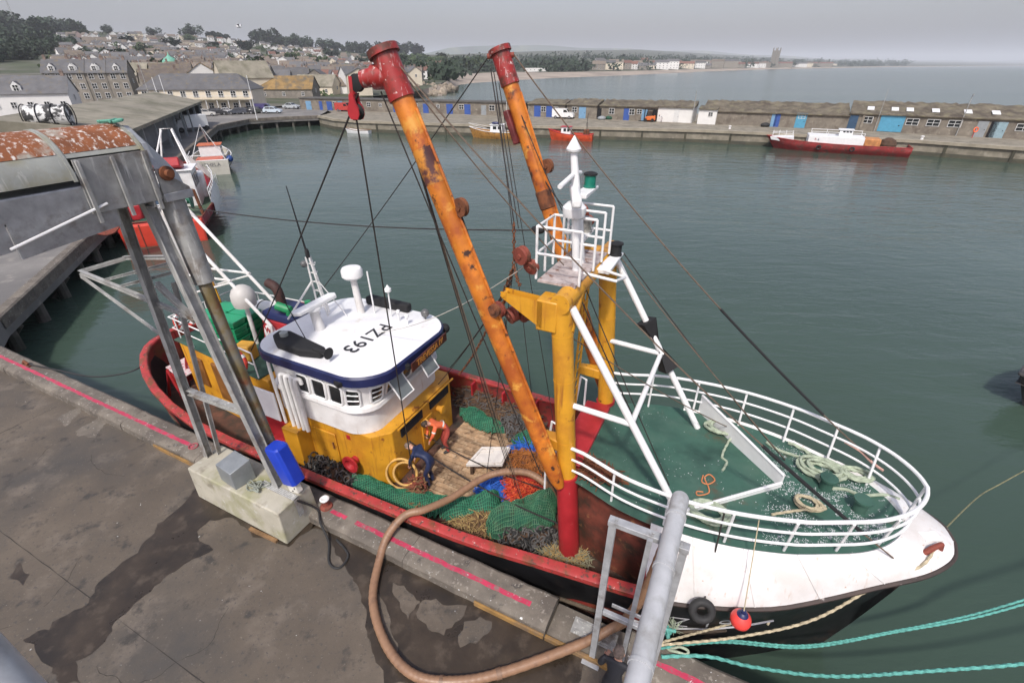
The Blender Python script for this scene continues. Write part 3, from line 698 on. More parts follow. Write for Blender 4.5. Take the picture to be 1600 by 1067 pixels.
nb = mb.build('name_board', nbm, boat, smooth=0)
put_text('TREVESSA IV', .25, c + n3 * .036, rt, (0, 0, 1), 'lettering', mat('gold_letter', (0.55, 0.24, 0.05), .5, .1, 5), nb, bold=.004)
# black fittings on the fascia
for a, b in ((-8.2, 6.93), (-7.45, 7.9), (-7.15, 8.35)):
    mb = MB(True); mb.cbox((a, b, 3.12), (.22, .12, .12), R(-20)); mb.build('floodlight', blackm, roof)
mb = MB(True); mb.ball((-7.42, 10.55, 3.12), .17, 12, 8, (1, 1, .9)); mb.build('searchlight', blackm, roof)
mb = MB(True); mb.ball((-8.0, 10.45, 3.55), .13, 12, 8); mb.tube([(-8.0, 10.45, 3.33), (-8.0, 10.45, 3.5)], .03, 6); mb.build('horn', mat('grey_horn', (.12, .12, .12), .4), roof)
# long black aerial housings lying on the roof, with a trumpet horn
mb = MB(True)
mb.prism([(-10.95, 7.45), (-10.55, 7.22), (-9.7, 7.18), (-9.1, 7.35), (-9.15, 7.6), (-9.9, 7.72), (-10.7, 7.85), (-11.0, 7.72)], 3.36, 3.60)
mb.build('covered_housing', blackm, roof, bevel=.05)
mb = MB(True); mb.lathe((0, 0, 0), [(.04, 0), (.05, .3), (.08, .45), (.15, .55), (.16, .56)], 14, M=Matrix.Translation((-9.35, 7.35, 3.62)) @ Matrix.Rotation(R(90), 4, 'Y')); mb.build('trumpet_horn', blackm, roof)
mb = MB(True); mb.lathe((-10.6, 7.55, 3.60), [(.11, 0), (.11, .10), (.06, .13)], 12); mb.build('lamp', mat('lamp_glass', (.3, .32, .3), .2), roof)
mb = MB(True); mb.cyl((-10.2, 7.9, 3.36), (-10.5, 7.7, 4.75), .012, n=5); mb.build('whip_aerial', blackm, roof)
mb = MB(True); mb.prism([(-10.3, 10.45), (-8.7, 10.5), (-8.7, 10.75), (-10.3, 10.75)], 3.36, 3.62); mb.build('covered_housing', blackm, roof, bevel=.05)
# radome on post
mb = MB(True); mb.tube([(-10.0, 9.9, 3.36), (-10.05, 9.85, 4.55)], [.12, .09], 12); s = mb.build('radar_post', white, roof)
mb = MB(True); mb.lathe((-10.05, 9.85, 4.55), [(.10, -.05), (.26, .0), (.31, .06), (.31, .24), (.27, .30), (.10, .33)], 24); mb.build('radome', whitec, s)
mb = MB(True); mb.cyl((-9.6, 10.05, 3.36), (-9.62, 10.02, 4.75), .025, n=6); mb.build('whip_aerial', whitec, roof)
for a, b, h_ in ((-9.0, 10.1, .85), (-8.6, 9.95, .30), (-8.25, 9.9, .25)):
    mb = MB(True); mb.cyl((a, b, 3.36), (a, b, 3.36 + h_), .022, n=6); mb.lathe((a, b, 3.36 + h_), [(.03, -.02), (.10, 0), (.10, .08), (.05, .14), (.01, .2)] if h_ > .5 else [(.03, -.02), (.06, 0), (.06, .07), (.01, .1)], 12); mb.build('gps_aerial', whitec, roof)
# bar radar on pedestal (white), lattice signal mast beside it
mb = MB(True); mb.tube([(-10.35, 8.55, 3.36), (-10.4, 8.5, 4.0)], [.16, .12], 12); s = mb.build('radar_pedestal', white, roof)
mb = MB(True); mb.lathe((-10.4, 8.5, 4.0), [(.22, 0), (.25, .06), (.2, .12)], 16); mb.prism([(-10.5, 7.85), (-10.35, 7.80), (-10.2, 7.9), (-10.2, 9.25), (-10.35, 9.35), (-10.5, 9.25)], 4.10, 4.22); mb.build('radar_scanner', whitec, s, bevel=.03)
sm = MB(True)
for da, db in ((-.12, 0), (.12, 0), (0, .16)):
    sm.tube([(-10.95 + da * 1.4, 9.3 + db * 1.4, 3.36), (-11.05 + da * .6, 9.25 + db * .6, 5.2)], .028, 6)
for k in range(6):
    z = 3.6 + k * .28; sm.tube([(-11.1, 9.28, z), (-10.86, 9.28, z), (-11.0, 9.44, z)], .014, 5, closed=True)
sgm = sm.build('signal_mast', white, boat)
mb = MB(True); mb.tube([(-11.05, 9.27, 5.15), (-11.2, 9.2, 7.2)], [.03, .012], 6); mb.build('whip_aerial', blackm, sgm)
mb = MB(True); mb.lathe((-11.05, 9.27, 5.2), [(.06, 0), (.06, .2), (.03, .26)], 10); mb.build('masthead_lamp', blackm, sgm)
mb = MB(True); mb.ball((-11.2, 9.2, 5.0), .10, 10, 6); mb.build('masthead_lamp', mat('grey_horn', (.12, .12, .12), .4), sgm)
mb = MB(True); mb.tube([(-11.7, 8.6, 3.36), (-11.02, 9.2, 4.5)], .03, 6); mb.tube([(-10.2, 9.5, 3.40), (-10.98, 9.3, 4.6)], .015, 6); mb.build('stay', white, sgm)
# near side vent pipes
for k, a in enumerate((-10.42, -10.22, -10.02, -9.86, -10.75)):
    z1 = 2.72 if k < 4 else 3.05
    mb = MB(True)
    mb.tube(smooth_path([(a, 6.98, .95), (a - .02, 6.98, 2.0), (a - .02, 6.98, z1 - .1), (a + .02, 7.02, z1), (a + .10, 7.06, z1 - .04), (a + .12, 7.06, z1 - .16)], 4), .058 if k < 4 else .045, 8); mb.build('vent_pipe', white, boat)
# white side screen aft of the pipes, red band below
mb = MB(True); mb.box(-12.25, -10.9, 6.93, 6.98, .95, 1.95); mb.build('side_screen', whitec, boat, bevel=.01)
mb = MB(True); mb.box(-12.3, -10.5, 6.94, 6.975, .25, .945); mb.build('side_plate', redp, boat)
# ---- aft deckhouse and its roof gear
mb = MB(True); mb.prism([(-16.4, 7.75), (-11.62, 7.35), (-11.62, 10.65), (-16.4, 10.3)], -.5, 1.9); ad = mb.build('aft_deckhouse', yellow, boat, bevel=.03)
mb = MB(True); mb.prism([(-16.5, 7.68), (-11.9, 7.28), (-11.9, 10.72), (-16.5, 10.38)], 1.9, 1.94); mb.build('aft_roof', greendeck, ad)
for a, w_, z0, z1 in ((-12.9, .7, .1, 1.6), (-14.3, .6, .2, 1.6), (-15.5, .55, .4, 1.5)):
    b_ = interp([(-16.4, 7.75), (-11.62, 7.35)], a); mb = MB(True); mb.hexa([(a - w_ / 2, b_ - .05, z0), (a + w_ / 2, b_ - .09, z0), (a + w_ / 2, b_ + .05, z0), (a - w_ / 2, b_ + .05, z0), (a - w_ / 2, b_ - .05, z1), (a + w_ / 2, b_ - .09, z1), (a + w_ / 2, b_ + .05, z1), (a - w_ / 2, b_ + .05, z1)]); mb.build('door', mat('brown_door', (.20, .085, .02), .5, .3, 3), ad, bevel=.02)
def rails(name, path, zs, r=.024, every=1.2, parent=boat, m=white):
    P = [Vector(p) for p in path]
    for z in zs:
        mb = MB(True); mb.tube([(p.x, p.y, p.z + z) for p in P], r if z == max(zs) else r * .8, 7); mb.build('rail_tube', m, parent)
    d = 0; tot = sum((q - p).length for p, q in zip(P, P[1:])); k = max(1, round(tot / every))
    for i in range(k + 1):
        p, _ = walk(P, min(tot * i / k, tot - 1e-4)); mb = MB(True); mb.tube([(p.x, p.y, p.z - .02), (p.x, p.y, p.z + max(zs))], r * .9, 6); mb.build('stanchion', m, parent)
rails('aft', [(-11.95, 7.33, 1.94), (-16.4, 7.73, 1.94), (-16.45, 10.3, 1.94), (-12.0, 10.65, 1.94)], (.45, .85), every=1.1)
# funnel
mb = MB(True); mb.hexa([(-13.4, 8.75, 1.94), (-11.75, 8.75, 1.94), (-11.75, 10.05, 1.94), (-13.4, 10.05, 1.94), (-13.3, 8.85, 2.95), (-11.8, 8.85, 2.95), (-11.8, 9.95, 2.95), (-13.3, 9.95, 2.95)]); fun = mb.build('funnel', redp, boat, bevel=.06)
mb = MB(True); mb.hexa([(-13.31, 8.84, 2.952), (-11.79, 8.84, 2.952), (-11.79, 9.96, 2.952), (-13.31, 9.96, 2.952), (-13.25, 8.9, 3.2), (-11.85, 8.9, 3.2), (-11.85, 9.9, 3.2), (-13.25, 9.9, 3.2)]); mb.build('funnel_band', navy, fun, bevel=.05)
mb = MB(True); mb.tube(smooth_path([(-12.9, 9.4, 3.15), (-12.9, 9.4, 3.6), (-13.0, 9.4, 3.85), (-13.3, 9.4, 3.95)], 4), .15, 12); mb.build('exhaust_pipe', mat('sooty_brown', (.05, .02, .015), .7, .3, 4), fun)
mb = MB(True); mb.tube([(-12.2, 9.1, 3.18), (-12.2, 9.1, 3.35), (-12.6, 9.0, 3.45)], .14, 10); mb.tube([(-12.1, 9.75, 3.18), (-12.1, 9.75, 3.4)], .10, 10); mb.build('silencer', mat('green_enamel', (.015, .22, .08), .4, .2, 3), fun)
e0 = Vector((-12.95, 8.79, 2.48)); fn = Vector((0, -1, .1)).normalized()
ew = W(*e0); fr_ = (W(1, 0) - W(0, 0)).normalized(); fu = Vector((0, 0, 1)); nrm = fr_.cross(fu)
mb = MB(); vs = [ew + nrm * .03 + fr_ * .27 * math.cos(2 * math.pi * i / 24) + (fu - nrm * .09) * .31 * math.sin(2 * math.pi * i / 24) for i in range(24)]; mb.add(vs, [tuple(range(24))]); mb.grid([vs, [v - nrm * .06 for v in vs]], closed=True); em = mb.build('emblem', whitec, fun)
put_text('WS', .26, ew + nrm * .034 + fu * .11, fr_, fu - nrm * .09, 'lettering', redp, em, bold=.006)
put_text('&S', .26, ew + nrm * .040 - fu * .13, fr_, fu - nrm * .09, 'lettering', redp, em, bold=.006)
# satellite dome
mb = MB(True); mb.cyl((-13.75, 8.75, 1.94), (-13.75, 8.75, 3.35), .07, n=8); s = mb.build('dome_post', white, boat)
mb = MB(True); mb.lathe((-13.75, 8.75, 3.28), [(.16, 0), (.33, .06), (.37, .25), (.36, .45), (.28, .62), (.15, .72), (.02, .76)], 22); mb.build('satellite_dome', mat('dome_grey', (.50, .48, .45), .5, .05, 3), s)
# stern gantry with ladder
for b in (8.62, 9.3):
    mb = MB(True); mb.tube([(-15.9, b, 1.2), (-16.25, b, 6.2)], .075, 10); mb.build('gantry_leg', white, boat)
    mb = MB(True); mb.tube([(-16.25, b, 6.15), (-12.6, b, 2.9), (-12.6, b, 1.94)], .055, 10); mb.build('gantry_brace', white, boat)
    mb = MB(True); mb.tube([(-16.05, b, 4.0), (-13.9, b, 4.2)], .04, 8); mb.tube([(-15.98, b, 3.4), (-13.95, b, 4.12)], .035, 8); mb.build('gantry_tie', white, boat)
mb = MB(True); mb.tube([(-16.25, 8.5, 6.2), (-16.25, 9.4, 6.2)], .09, 10); mb.build('gantry_beam', white, boat)
lad = MB(True)
for b in (8.80, 9.12): lad.tube([(-15.55, b, 1.9), (-16.0, b, 5.7)], .045, 6)
ladder = lad.build('ladder', yellow, boat)
for k in range(13):
    t = (k + .5) / 13; mb = MB(True); mb.tube([(lerp(-15.55, -16, t), 8.80, lerp(1.9, 5.7, t)), (lerp(-15.55, -16, t), 9.12, lerp(1.9, 5.7, t))], .02, 6); mb.build('rung', yellow, ladder)
# red winch frames and gear at the stern
for b, zz in ((7.3, .8), (8.0, .9)):
    mb = MB(True); mb.tube([(-16.6, b, -.5), (-16.9, b, zz), (-17.5, b, -.5)], .05, 8); mb.build('stern_frame', redp, boat)
mb = MB(True); mb.lathe((0, 0, 0), [(.30, 0), (.30, .05), (.14, .06), (.14, .5), (.30, .51), (.30, .56)], 16, M=Matrix.Translation((-17.6, 8.2, -.05)) @ MR); mb.build('stern_winch', redp, boat)
mb = MB(True); mb.hexa([(-18.0, 7.75, .30), (-16.7, 7.5, .32), (-16.7, 8.6, .40), (-17.9, 8.9, .36), (-18.0, 7.75, .36), (-16.7, 7.5, .38), (-16.7, 8.6, .46), (-17.9, 8.9, .42)]); mb.build('gear_cover', mat('blotched_cover', (.55, .45, .44), .8, .1, 2, spots=[((.4, .06, .1), 5, .56, .06)]), boat, bevel=.02)
# ---- forecastle
FW = [(-2.55, 1.55), (-2.0, 1.62), (-1.0, 1.95), (0, 2.06), (1, 2.0), (2, 1.76), (2.6, 1.50), (3.2, 1.20), (3.6, .88), (3.85, .56), (4.0, .24), (4.05, 0)]
FS = [-2.55 + .15 * i for i in range(39)] + [3.25, 3.35, 3.45, 3.55, 3.65, 3.73, 3.8, 3.86, 3.91, 3.95, 3.98, 4.01, 4.03, 4.045, 4.05]
FW = smooth_tab(FW)
FZ = lambda a: interp([(-2.55, 2.08), (0, 2.15), (4.05, 2.36)], a)
pl = [(a, CB - interp(FW, a)) for a in FS] + [(a, CB + interp(FW, a)) for a in reversed(FS[:-1])]
mb = MB(True); n = len(pl); mb.add([(a, b, FZ(a)) for a, b in pl], [tuple(range(n))])
fd = mb.build('foredeck', greendeck, boat, smooth=0)
# whaleback: white shell from the sheer up to the deck edge
mb = MB(True)
WS = [-.15, 0, .25, .5, .75, 1, 1.25, 1.5, 1.75, 2, 2.25, 2.5, 2.75, 3, 3.25, 3.5, 3.7, 3.9, 4.05, 4.15, 4.22, 4.3, 4.4, 4.5, 4.58, 4.65, 4.7, 4.75, 4.79, 4.82, 4.845, 4.86, 4.873, 4.88]
for side in (-1, 1):
    rows = []
    for a in WS:
        aw = lerp(-.35, 4.05, ((a + .15) / 5.03)); aw = min(a + .1, lerp(-.35, 4.05, ((a + .15) / 5.03) ** 1.0))
        i_ = Vector((aw, CB + side * interp(FW, aw), FZ(aw) + .05)); e = Vector((a, CB + side * interp(HW, a), interp(HZ, a)))
        row = []
        for k in range(7):
            t = k / 6; p = i_.lerp(e, t); bulge = math.sin(math.pi * t) * .10 * min(1, (e - i_).length / 1.0); lat = min(1, interp(HW, a) / .9) ** 2; d = Vector((0.15 if a > 3 else 0, side * lat, .6)).normalized()
            row.append(p + d * bulge)
        rows.append([i_ + Vector((0, -side * .06, -.055))] + row)
    mb.grid(rows)
whbm = mat('stained_white_shell', (.70, .69, .675), .45, .05, 1.2, spots=[((.58, .55, .52), 1.1, .54, .12), ((.45, .30, .21), 6, .70, .02)], streak=((.52, .40, .32), 11, .645))
whb = mb.build('whaleback', whbm, boat, smooth=45)
NW = len(WS)
for side in (0, 1):
    for k in (4, 8, 12, 16):
        base = (side * NW + k) * 8; mb2 = MB(True); mb2.tube([Vector(mb.v[base + j]) + Vector((0, (-1 if side == 0 else 1) * .004, .004)) for j in range(1, 8)], .010, 5); mb2.build('plate_seam', whbm, whb)
# lip between white shell and black side
for side in (-1, 1):
    mb = MB(True); mb.tube([(a, CB + side * (interp(HW, a) + .01), interp(HZ, a) - .03) for a in WS], .05, 6); mb.build('sheer_strake', mat('scuffed_strake', (.05, .035, .03), .7, .4, 3, spots=[((.4, .36, .34), 4, .66, .04)]), boat)
# inner red side and bulkhead of the forecastle
mb = MB(True); rows = [[(a, CB + s * (interp(FW, a) - .5), -.5), (a, CB + s * (interp(FW, a) - .42), FZ(a) - .003)] for s, aa in ((-1, (-.1, -.5, -1, -1.5, -2.0, -2.55)),) for a in aa]
rows += [[(a, CB + interp(FW, a) - .5, -.5), (a, CB + interp(FW, a) - .42, FZ(a) - .003)] for a in (-2.55, -2.0, -1.5, -1, -.5, -.1)]
mb.grid(rows); mb.build('forecastle_side', mat('brown_red_plate', (.17, .045, .028), .7, .35, 1.6, spots=[((.05, .03, .02), 2, .55, .1), ((.30, .14, .06), 3, .66, .06)]), boat, smooth=0)
# dark arch edge under the whaleback
mb = MB(True); mb.tube([(-.18, 7.0, 2.1), (-.22, 6.7, 1.75), (-.2, 6.45, 1.35), (-.16, 6.27, .98)], .04, 6); mb.build('arch_edge', redp, boat)
mb = MB(True); mb.add([(-.1, 7.02, 2.0), (-.1, 6.3, .95), (-.1, 6.4, -.5), (-.1, 7.0, -.5)], [(0, 1, 2, 3)]); mb.build('arch_bulkhead', rustred, boat, smooth=0)
# red sill box across the aft edge between the columns
mb = MB(True); mb.box(-2.75, -2.1, 7.80, 10.25, 1.75, 2.2); mb.build('red_sill', redp, boat, bevel=.03)
mb = MB(True); mb.box(-2.52, -2.2, 7.95, 10.05, -.5, 1.748); mb.build('bulkhead', rustred, boat)
# rails
def fp(a, side, z=0): return (a, CB + side * interp(FW, a), FZ(a) + z)
LS = [a for a in FS if -2.05 <= a <= 4.046]
loop = [(-2.35, 7.42, FZ(-2) + .0)] + [fp(a, -1) for a in LS] + [(4.05, CB, FZ(4.05))] + [fp(a, 1) for a in reversed(LS)] + [(-2.35, 10.55, FZ(-2))]
for k, (z, r) in enumerate(((.92, .037), (.62, .026), (.32, .026))):
    mb = MB(True); path = [(p[0] * (1 + (.012 if p[0] > 2 else 0) * z), p[1], p[2] + z) for p in loop]
    mb.tube(path, r, 8); mb.build('rail_tube', whitec, boat)
for a in (-1.2, -.1, 1.0, 2.0, 2.85, 3.55):
    for s in (-1, 1):
        p = fp(a, s); q = fp(a - .12, s, .9); mb = MB(True); mb.tube([(p[0] - .02, p[1] - s * .12, p[2] - .02), (q[0] + .1, q[1], q[2])], .026, 6); mb.build('stanchion', whitec, boat)
mb = MB(True); mb.tube([(4.02, CB, FZ(4)), (4.07, CB, FZ(4) + .9)], .026, 6); mb.build('stanchion', whitec, boat)
# short side rails by the ladder
for b0 in (8.0, 10.0):
    mb = MB(True); mb.tube([(-2.75, b0, 2.2), (-2.75, b0, 3.0), (-2.9, b0, 3.05), (-3.0, b0, 2.0), (-3.0, b0, .9)], .028, 7); mb.build('grab_rail', whitec, boat)
# V breakwater
for s, e in ((-1, 7.35), (1, 11.1)):
    p0, p1 = Vector((1.92, 9.05, 0)), Vector((.02, e, 0)); t = (p1 - p0).normalized(); nn = Vector((-t.y, t.x, 0)) * .02
    z0, h0, h1 = 2.16, (.10 if s < 0 else .30), (.08 if s < 0 else .50)
    mb = MB(True)
    mb.hexa([(*(p0 + nn).xy, z0), (*(p1 + nn).xy, z0), (*(p1 - nn).xy, z0), (*(p0 - nn).xy, z0), (*(p0 + nn).xy, z0 + h0 + .1), (*(p1 + nn).xy, z0 + h1), (*(p1 - nn).xy, z0 + h1), (*(p0 - nn).xy, z0 + h0 + .1)])
    br = mb.build('breakwater', whitec, boat)
    mb = MB(True); mb.box(0, 0, 0, 0, 0, 0) if False else mb.tube([(*p0.xy, z0 + h0 + .1), (*p1.xy, z0 + h1)], .035, 6); mb.build('breakwater_cap', whitec, br)
# green mooring bitts on the deck
for a, b in ((2.75, 9.35), (3.3, 8.95)):
    mb = MB(True); mb.lathe((a, b, FZ(a) - .01), [(.12, 0), (.12, .26), (.17, .28), (.17, .33), (.05, .34)], 14); mb.build('bitt', greendeck, boat)
# bow fairlead, plates, pads
mb = MB(True); mb.tube([(4.25, 8.35, 2.30), (4.35, 8.40, 2.46), (4.5, 8.55, 2.46), (4.55, 8.6, 2.28)], .05, 8); mb.build('bow_fairlead', rustred, boat)
mb = MB(True); mb.cbox((4.4, 8.75, 2.38), (.35, .22, .08), R(30)); mb.build('bow_pad', white, boat, bevel=.01)
# hull lettering (white outline style letters with a line beneath)
outl = mat('thin_white_letter', (.42, .42, .43), .6, .1, 4)
def on_hull(x, y):
    a = .98 + x; z = .22 + y
    u = (z + 3.2) / (interp(HZ, a) + 3.2); h_ = hullpt(a, u, -1); return W(h_[0], h_[1] - .025, z)
put_text('PZ 193', .62, (0, 0, 0), W(1, 0) - W(0, 0), (0, 0, 1), 'hull_lettering', outl, boat, bold=-.012, bend=on_hull)
mb = MB(True)
mb.tube([(a, hullpt(a, .80, -1)[1] - .02, hullpt(a, .80, -1)[2] - .22) for a in (-.7, 0, .6, 1.2, 1.8, 2.3)], .018, 5); mb.build('hull_line', outl, boat)
# ---- columns, gantry beam, braces
def colp(b, z): return (lerp(-2.1, -2.66, (z + .3) / 6.6), b, z)
for b in (7.5, 10.5):
    mb = MB(True); mb.tube([colp(b, 2.12), colp(b, 6.35)], .205, 18); c_ = mb.build('mast_column', yellow, boat)
    mb = MB(True); mb.tube([colp(b, -.5), colp(b, 2.12)], [.25, .235], 18); mb.tube([colp(b, 2.08), colp(b, 2.16)], .245, 18); mb.build('column_foot', redp, c_)
    mb = MB(True)
    for z in (3.1, 4.6, 5.6): mb.tube([colp(b, z), colp(b, z + .03)], .21, 18)
    mb.build('weld_band', yellow, c_)
    s = -1 if b < 9 else 1
    # hook plate half way, aft side of the near column
    mb = MB(True); p = colp(b, 3.0); mb.prism([(p[0] - .75, b + s * .03), (p[0] - .1, b + s * .16), (p[0] - .1, b - s * .16), (p[0] - .7, b - s * .12)] if s > 0 else [(p[0] - .7, b + .12), (p[0] - .1, b + .16), (p[0] - .1, b - .16), (p[0] - .75, b - .03)], 2.85, 3.12); mb.build('heel_bracket', yellow, c_, bevel=.03)
    # head box and triangular plate pointing aft
    p = colp(b, 6.1); mb = MB(True); mb.cbox((p[0] - .22, b, 6.02), (.42, .44, .62)); mb.build('head_box', yellow, c_, bevel=.03)
    mb = MB(True)
    for dy in (-.10, .10):
        y = b + s * .12 + dy
        mb.add([(p[0] - .3, y, 6.3), (p[0] - 1.15, y, 6.34), (p[0] - 1.12, y, 6.22), (p[0] - .3, y, 5.75)], [(0, 1, 2, 3)]); mb.add([(p[0] - .3, y + .03, 6.3), (p[0] - 1.15, y + .03, 6.34), (p[0] - 1.12, y + .03, 6.22), (p[0] - .3, y + .03, 5.75)], [(3, 2, 1, 0)])
    mb.tube([(p[0] - 1.1, b + s * .12 - .12, 6.28), (p[0] - 1.1, b + s * .12 + .15, 6.28)], .04, 8)
    mb.build('head_plate', yellow, c_, smooth=0)
mb = MB(True); mb.tube([(-2.62, 7.3, 6.30), (-2.62, 10.7, 6.30)], .19, 16); beam = mb.build('cross_beam', yellow, boat)
for b0, b1 in ((7.5, 8.1), (10.5, 9.9)):
    mb = MB(True); mb.tube([(-2.5, b0, 5.7), (-2.55, b1, 6.25)], .12, 12); mb.build('knee', yellow, beam)
for b in (7.5, 10.4):
    mb = MB(True); mb.tube([(-2.45, b, 6.2), (.08, b, 2.15)], .075, 12); mb.build('brace', whitec, boat)
    mb = MB(True); mb.tube([(-2.35, b, 4.05), (-1.08, b, 4.0)], .06, 10); mb.build('tie_tube', whitec, boat)
mb = MB(True); mb.tube([(-1.1, 7.5, 4.0), (-1.1, 10.4, 4.0)], .055, 10); mb.build('tie_tube', whitec, boat)
# black day-shape on the far brace: two crossed cones
def on_br(t, b=10.4): return Vector((-2.45, b, 6.2)).lerp(Vector((.08, b, 2.15)), t)
c0, c1, c2 = on_br(.35), on_br(.49), on_br(.63)
ax = (c2 - c0).normalized(); side_ = Vector((0, -1, 0)); up_ = ax.cross(side_)
mb = MB(True)
for v in (side_, up_):
    for w_ in (-1, 1):
        mb.add([c1 + v * .05 * w_, c0 + v * .26 * w_, c0 - v * .0, c2, c2 + v * .27 * w_], [(0, 1, 2), (0, 3, 4), (2, 1, 0), (4, 3, 0)])
mb.tube([c0, c1, c2], .07, 8)
for p, s_ in ((c0, .26), (c2, .27)):
    pts = [p + side_ * s_, p + up_ * s_, p - side_ * s_, p - up_ * s_]
    mb.add(pts, [(0, 1, 2, 3)])
    for i in range(4): mb.add([pts[i], pts[(i + 1) % 4], c1], [(0, 1, 2)])
mb.build('day_shape', blackm, boat, smooth=0)
# ladder up the mast
lad = MB(True)
for b in (8.95, 9.25): lad.tube([(-2.78, b, 2.2), (-2.68, b, 6.2)], .03, 6)
ladder = lad.build('mast_ladder', yellow, boat)
for k in range(16):
    t = (k + .5) / 16; mb = MB(True); a_ = lerp(-2.78, -2.68, t); z = lerp(2.2, 6.2, t); mb.tube([(a_, 8.95, z), (a_, 9.25, z)], .016, 6); mb.build('rung', yellow, ladder)
# platform and white cage on the beam
mb = MB(True); mb.box(-3.25, -2.5, 7.75, 9.8, 6.46, 6.50); pf = mb.build('mast_platform', mat('chequer_plate', (.42, .36, .34), .6, .2, 9, spots=[(RUST, 6, .6, .06)]), boat)
def cage(b0, b1, a0=-3.4, a1=-2.35, z=6.5):
    for h_ in (.5, 1.0):
        mb = MB(True); mb.tube([(a1, b0, z + h_), (a0, b0, z + h_), (a0, b1, z + h_), (a1, b1, z + h_)], .026, 7); mb.build('rail_tube', whitec, pf)
    for a, b in ((a0, b0), (a0, b1), (a1, b0), (a1, b1), (a0, (b0 + b1) / 2)):
        mb = MB(True); mb.tube([(a, b, z), (a, b, z + 1.0)], .026, 7); mb.build('stanchion', whitec, pf)
cage(7.8, 8.65, -3.3, -2.45); cage(9.2, 9.75, -3.3, -2.45)
mb = MB(True); mb.tube([(-2.4, 7.85, 6.75), (-1.85, 8.1, 6.6), (-1.8, 8.6, 6.5), (-2.3, 8.9, 6.45)], .03, 7); mb.build('step_loop', whitec, pf)
# top mast with lights
mb = MB(True); mb.tube([(-2.85, 9.0, 6.3), (-2.98, 9.0, 7.6)], [.13, .11], 14); mb.tube([(-2.98, 9.0, 7.6), (-3.12, 9.0, 8.62)], [.095, .065], 14)
mast = mb.build('top_mast', whitec, boat)
mb = MB(True); mb.lathe((-3.12, 9.0, 8.58), [(.065, 0), (.13, .04), (.14, .08), (.01, .30)], 14); mb.build('mast_cap', whitec, mast)
mb = MB(True); mb.tube([(-3.08, 8.25, 8.12), (-3.08, 9.0, 8.22), (-3.08, 9.35, 8.18)], .045, 10); mb.build('yard', whitec, mast)
for b, z, m_, r_l in ((9.62, 7.86, mat('green_lamp', (.01, .16, .11), .25, .1, 3), .115), (9.55, 6.98, mat('steel_lamp', (.35, .34, .31), .3, .2, 6, metal=.5), .13), (9.95, 6.42, blackm, .12)):
    a = -2.95 if z > 6.6 else -2.35
    mb = MB(True); mb.hexa([(a - .14, 9.0, z - .10), (a + .14, 9.0, z - .10), (a + .12, b + .25, z - .06), (a - .12, b + .25, z - .06), (a - .14, 9.0, z), (a + .14, 9.0, z), (a + .12, b + .25, z), (a - .12, b + .25, z)]); br = mb.build('lamp_bracket', whitec, mast, bevel=.02)
    mb = MB(True); mb.lathe((a, b, z), [(r_l * 1.1, 0), (r_l * 1.15, .03), (r_l, .04), (r_l, .24)], 14); lp = mb.build('nav_lamp', m_, br)
    mb = MB(True); mb.lathe((a, b, z + .24), [(r_l * 1.2, 0), (r_l * 1.25, .03), (r_l * .6, .06)], 14); mb.build('lamp_cap', blackm if z > 7 or z < 6.6 else m_, lp)
mb = MB(True); mb.tube([(-2.75, 8.55, 6.3), (-2.85, 8.55, 7.52)], .075, 12); rp_ = mb.build('radar_post', whitec, boat)
mb = MB(True); mb.lathe((-2.88, 8.55, 7.52), [(.10, 0), (.20, .03), (.22, .10), (.22, .20), (.14, .28)], 16); rb = mb.build('radar_base', whitec, rp_)
mb = MB(True); mb.cbox((-2.88, 8.55, 7.93), (1.25, .17, .17), R(112)); mb.build('radar_scanner', whitec, rb, bevel=.04)
mb = MB(True); mb.lathe((-3.15, 9.6, 6.5), [(.09, 0), (.10, .12), (.03, .18)], 10); mb.build('floodlight', blackm, pf)
# ---- booms
def boom(heel, tip, tag_):
    h, t = Vector(heel), Vector(tip); L_ = (t - h).length; d = (t - h).normalized()
    P = lambda s: h.lerp(t, s)
    mb = MB(True); mb.tube([P(0.0), P(.02), P(.06), P(.93)], [.10, .15, .18, .185], 20); b_ = mb.build('boom', boomy, boat)
    side_ = d.cross(Vector((0, 1, 0))).normalized()
    for s_ in (1,):                     # stiffening flats along the boom
        mb = MB(True); mb.tube([P(.10) + side_ * -.19, P(.9) + side_ * -.19], .028, 6); mb.build('stiffener', boomy, b_)
    mb = MB(True); mb.tube([P(.925), P(.935)], .215, 20); mb.tube([P(.935), P(1.0)], .21, 20); hd = mb.build('boom_head', redhead, b_)
    mb = MB(True); mb.tube([P(1.0), P(1.012)], .255, 20); mb.build('head_flange', redhead, hd)
    return b_, hd, P, d
HEELN, TIPN = (-2.35, 7.18, 2.05), (-5.62, 6.98, 10.13)
HEELF, TIPF = (-2.35, 10.82, 2.05), (-5.62, 10.95, 10.22)
bn, hn, PN, dn_ = boom(HEELN, TIPN, 'n'); bf, hf, PF_, df_ = boom(HEELF, TIPF, 'f')
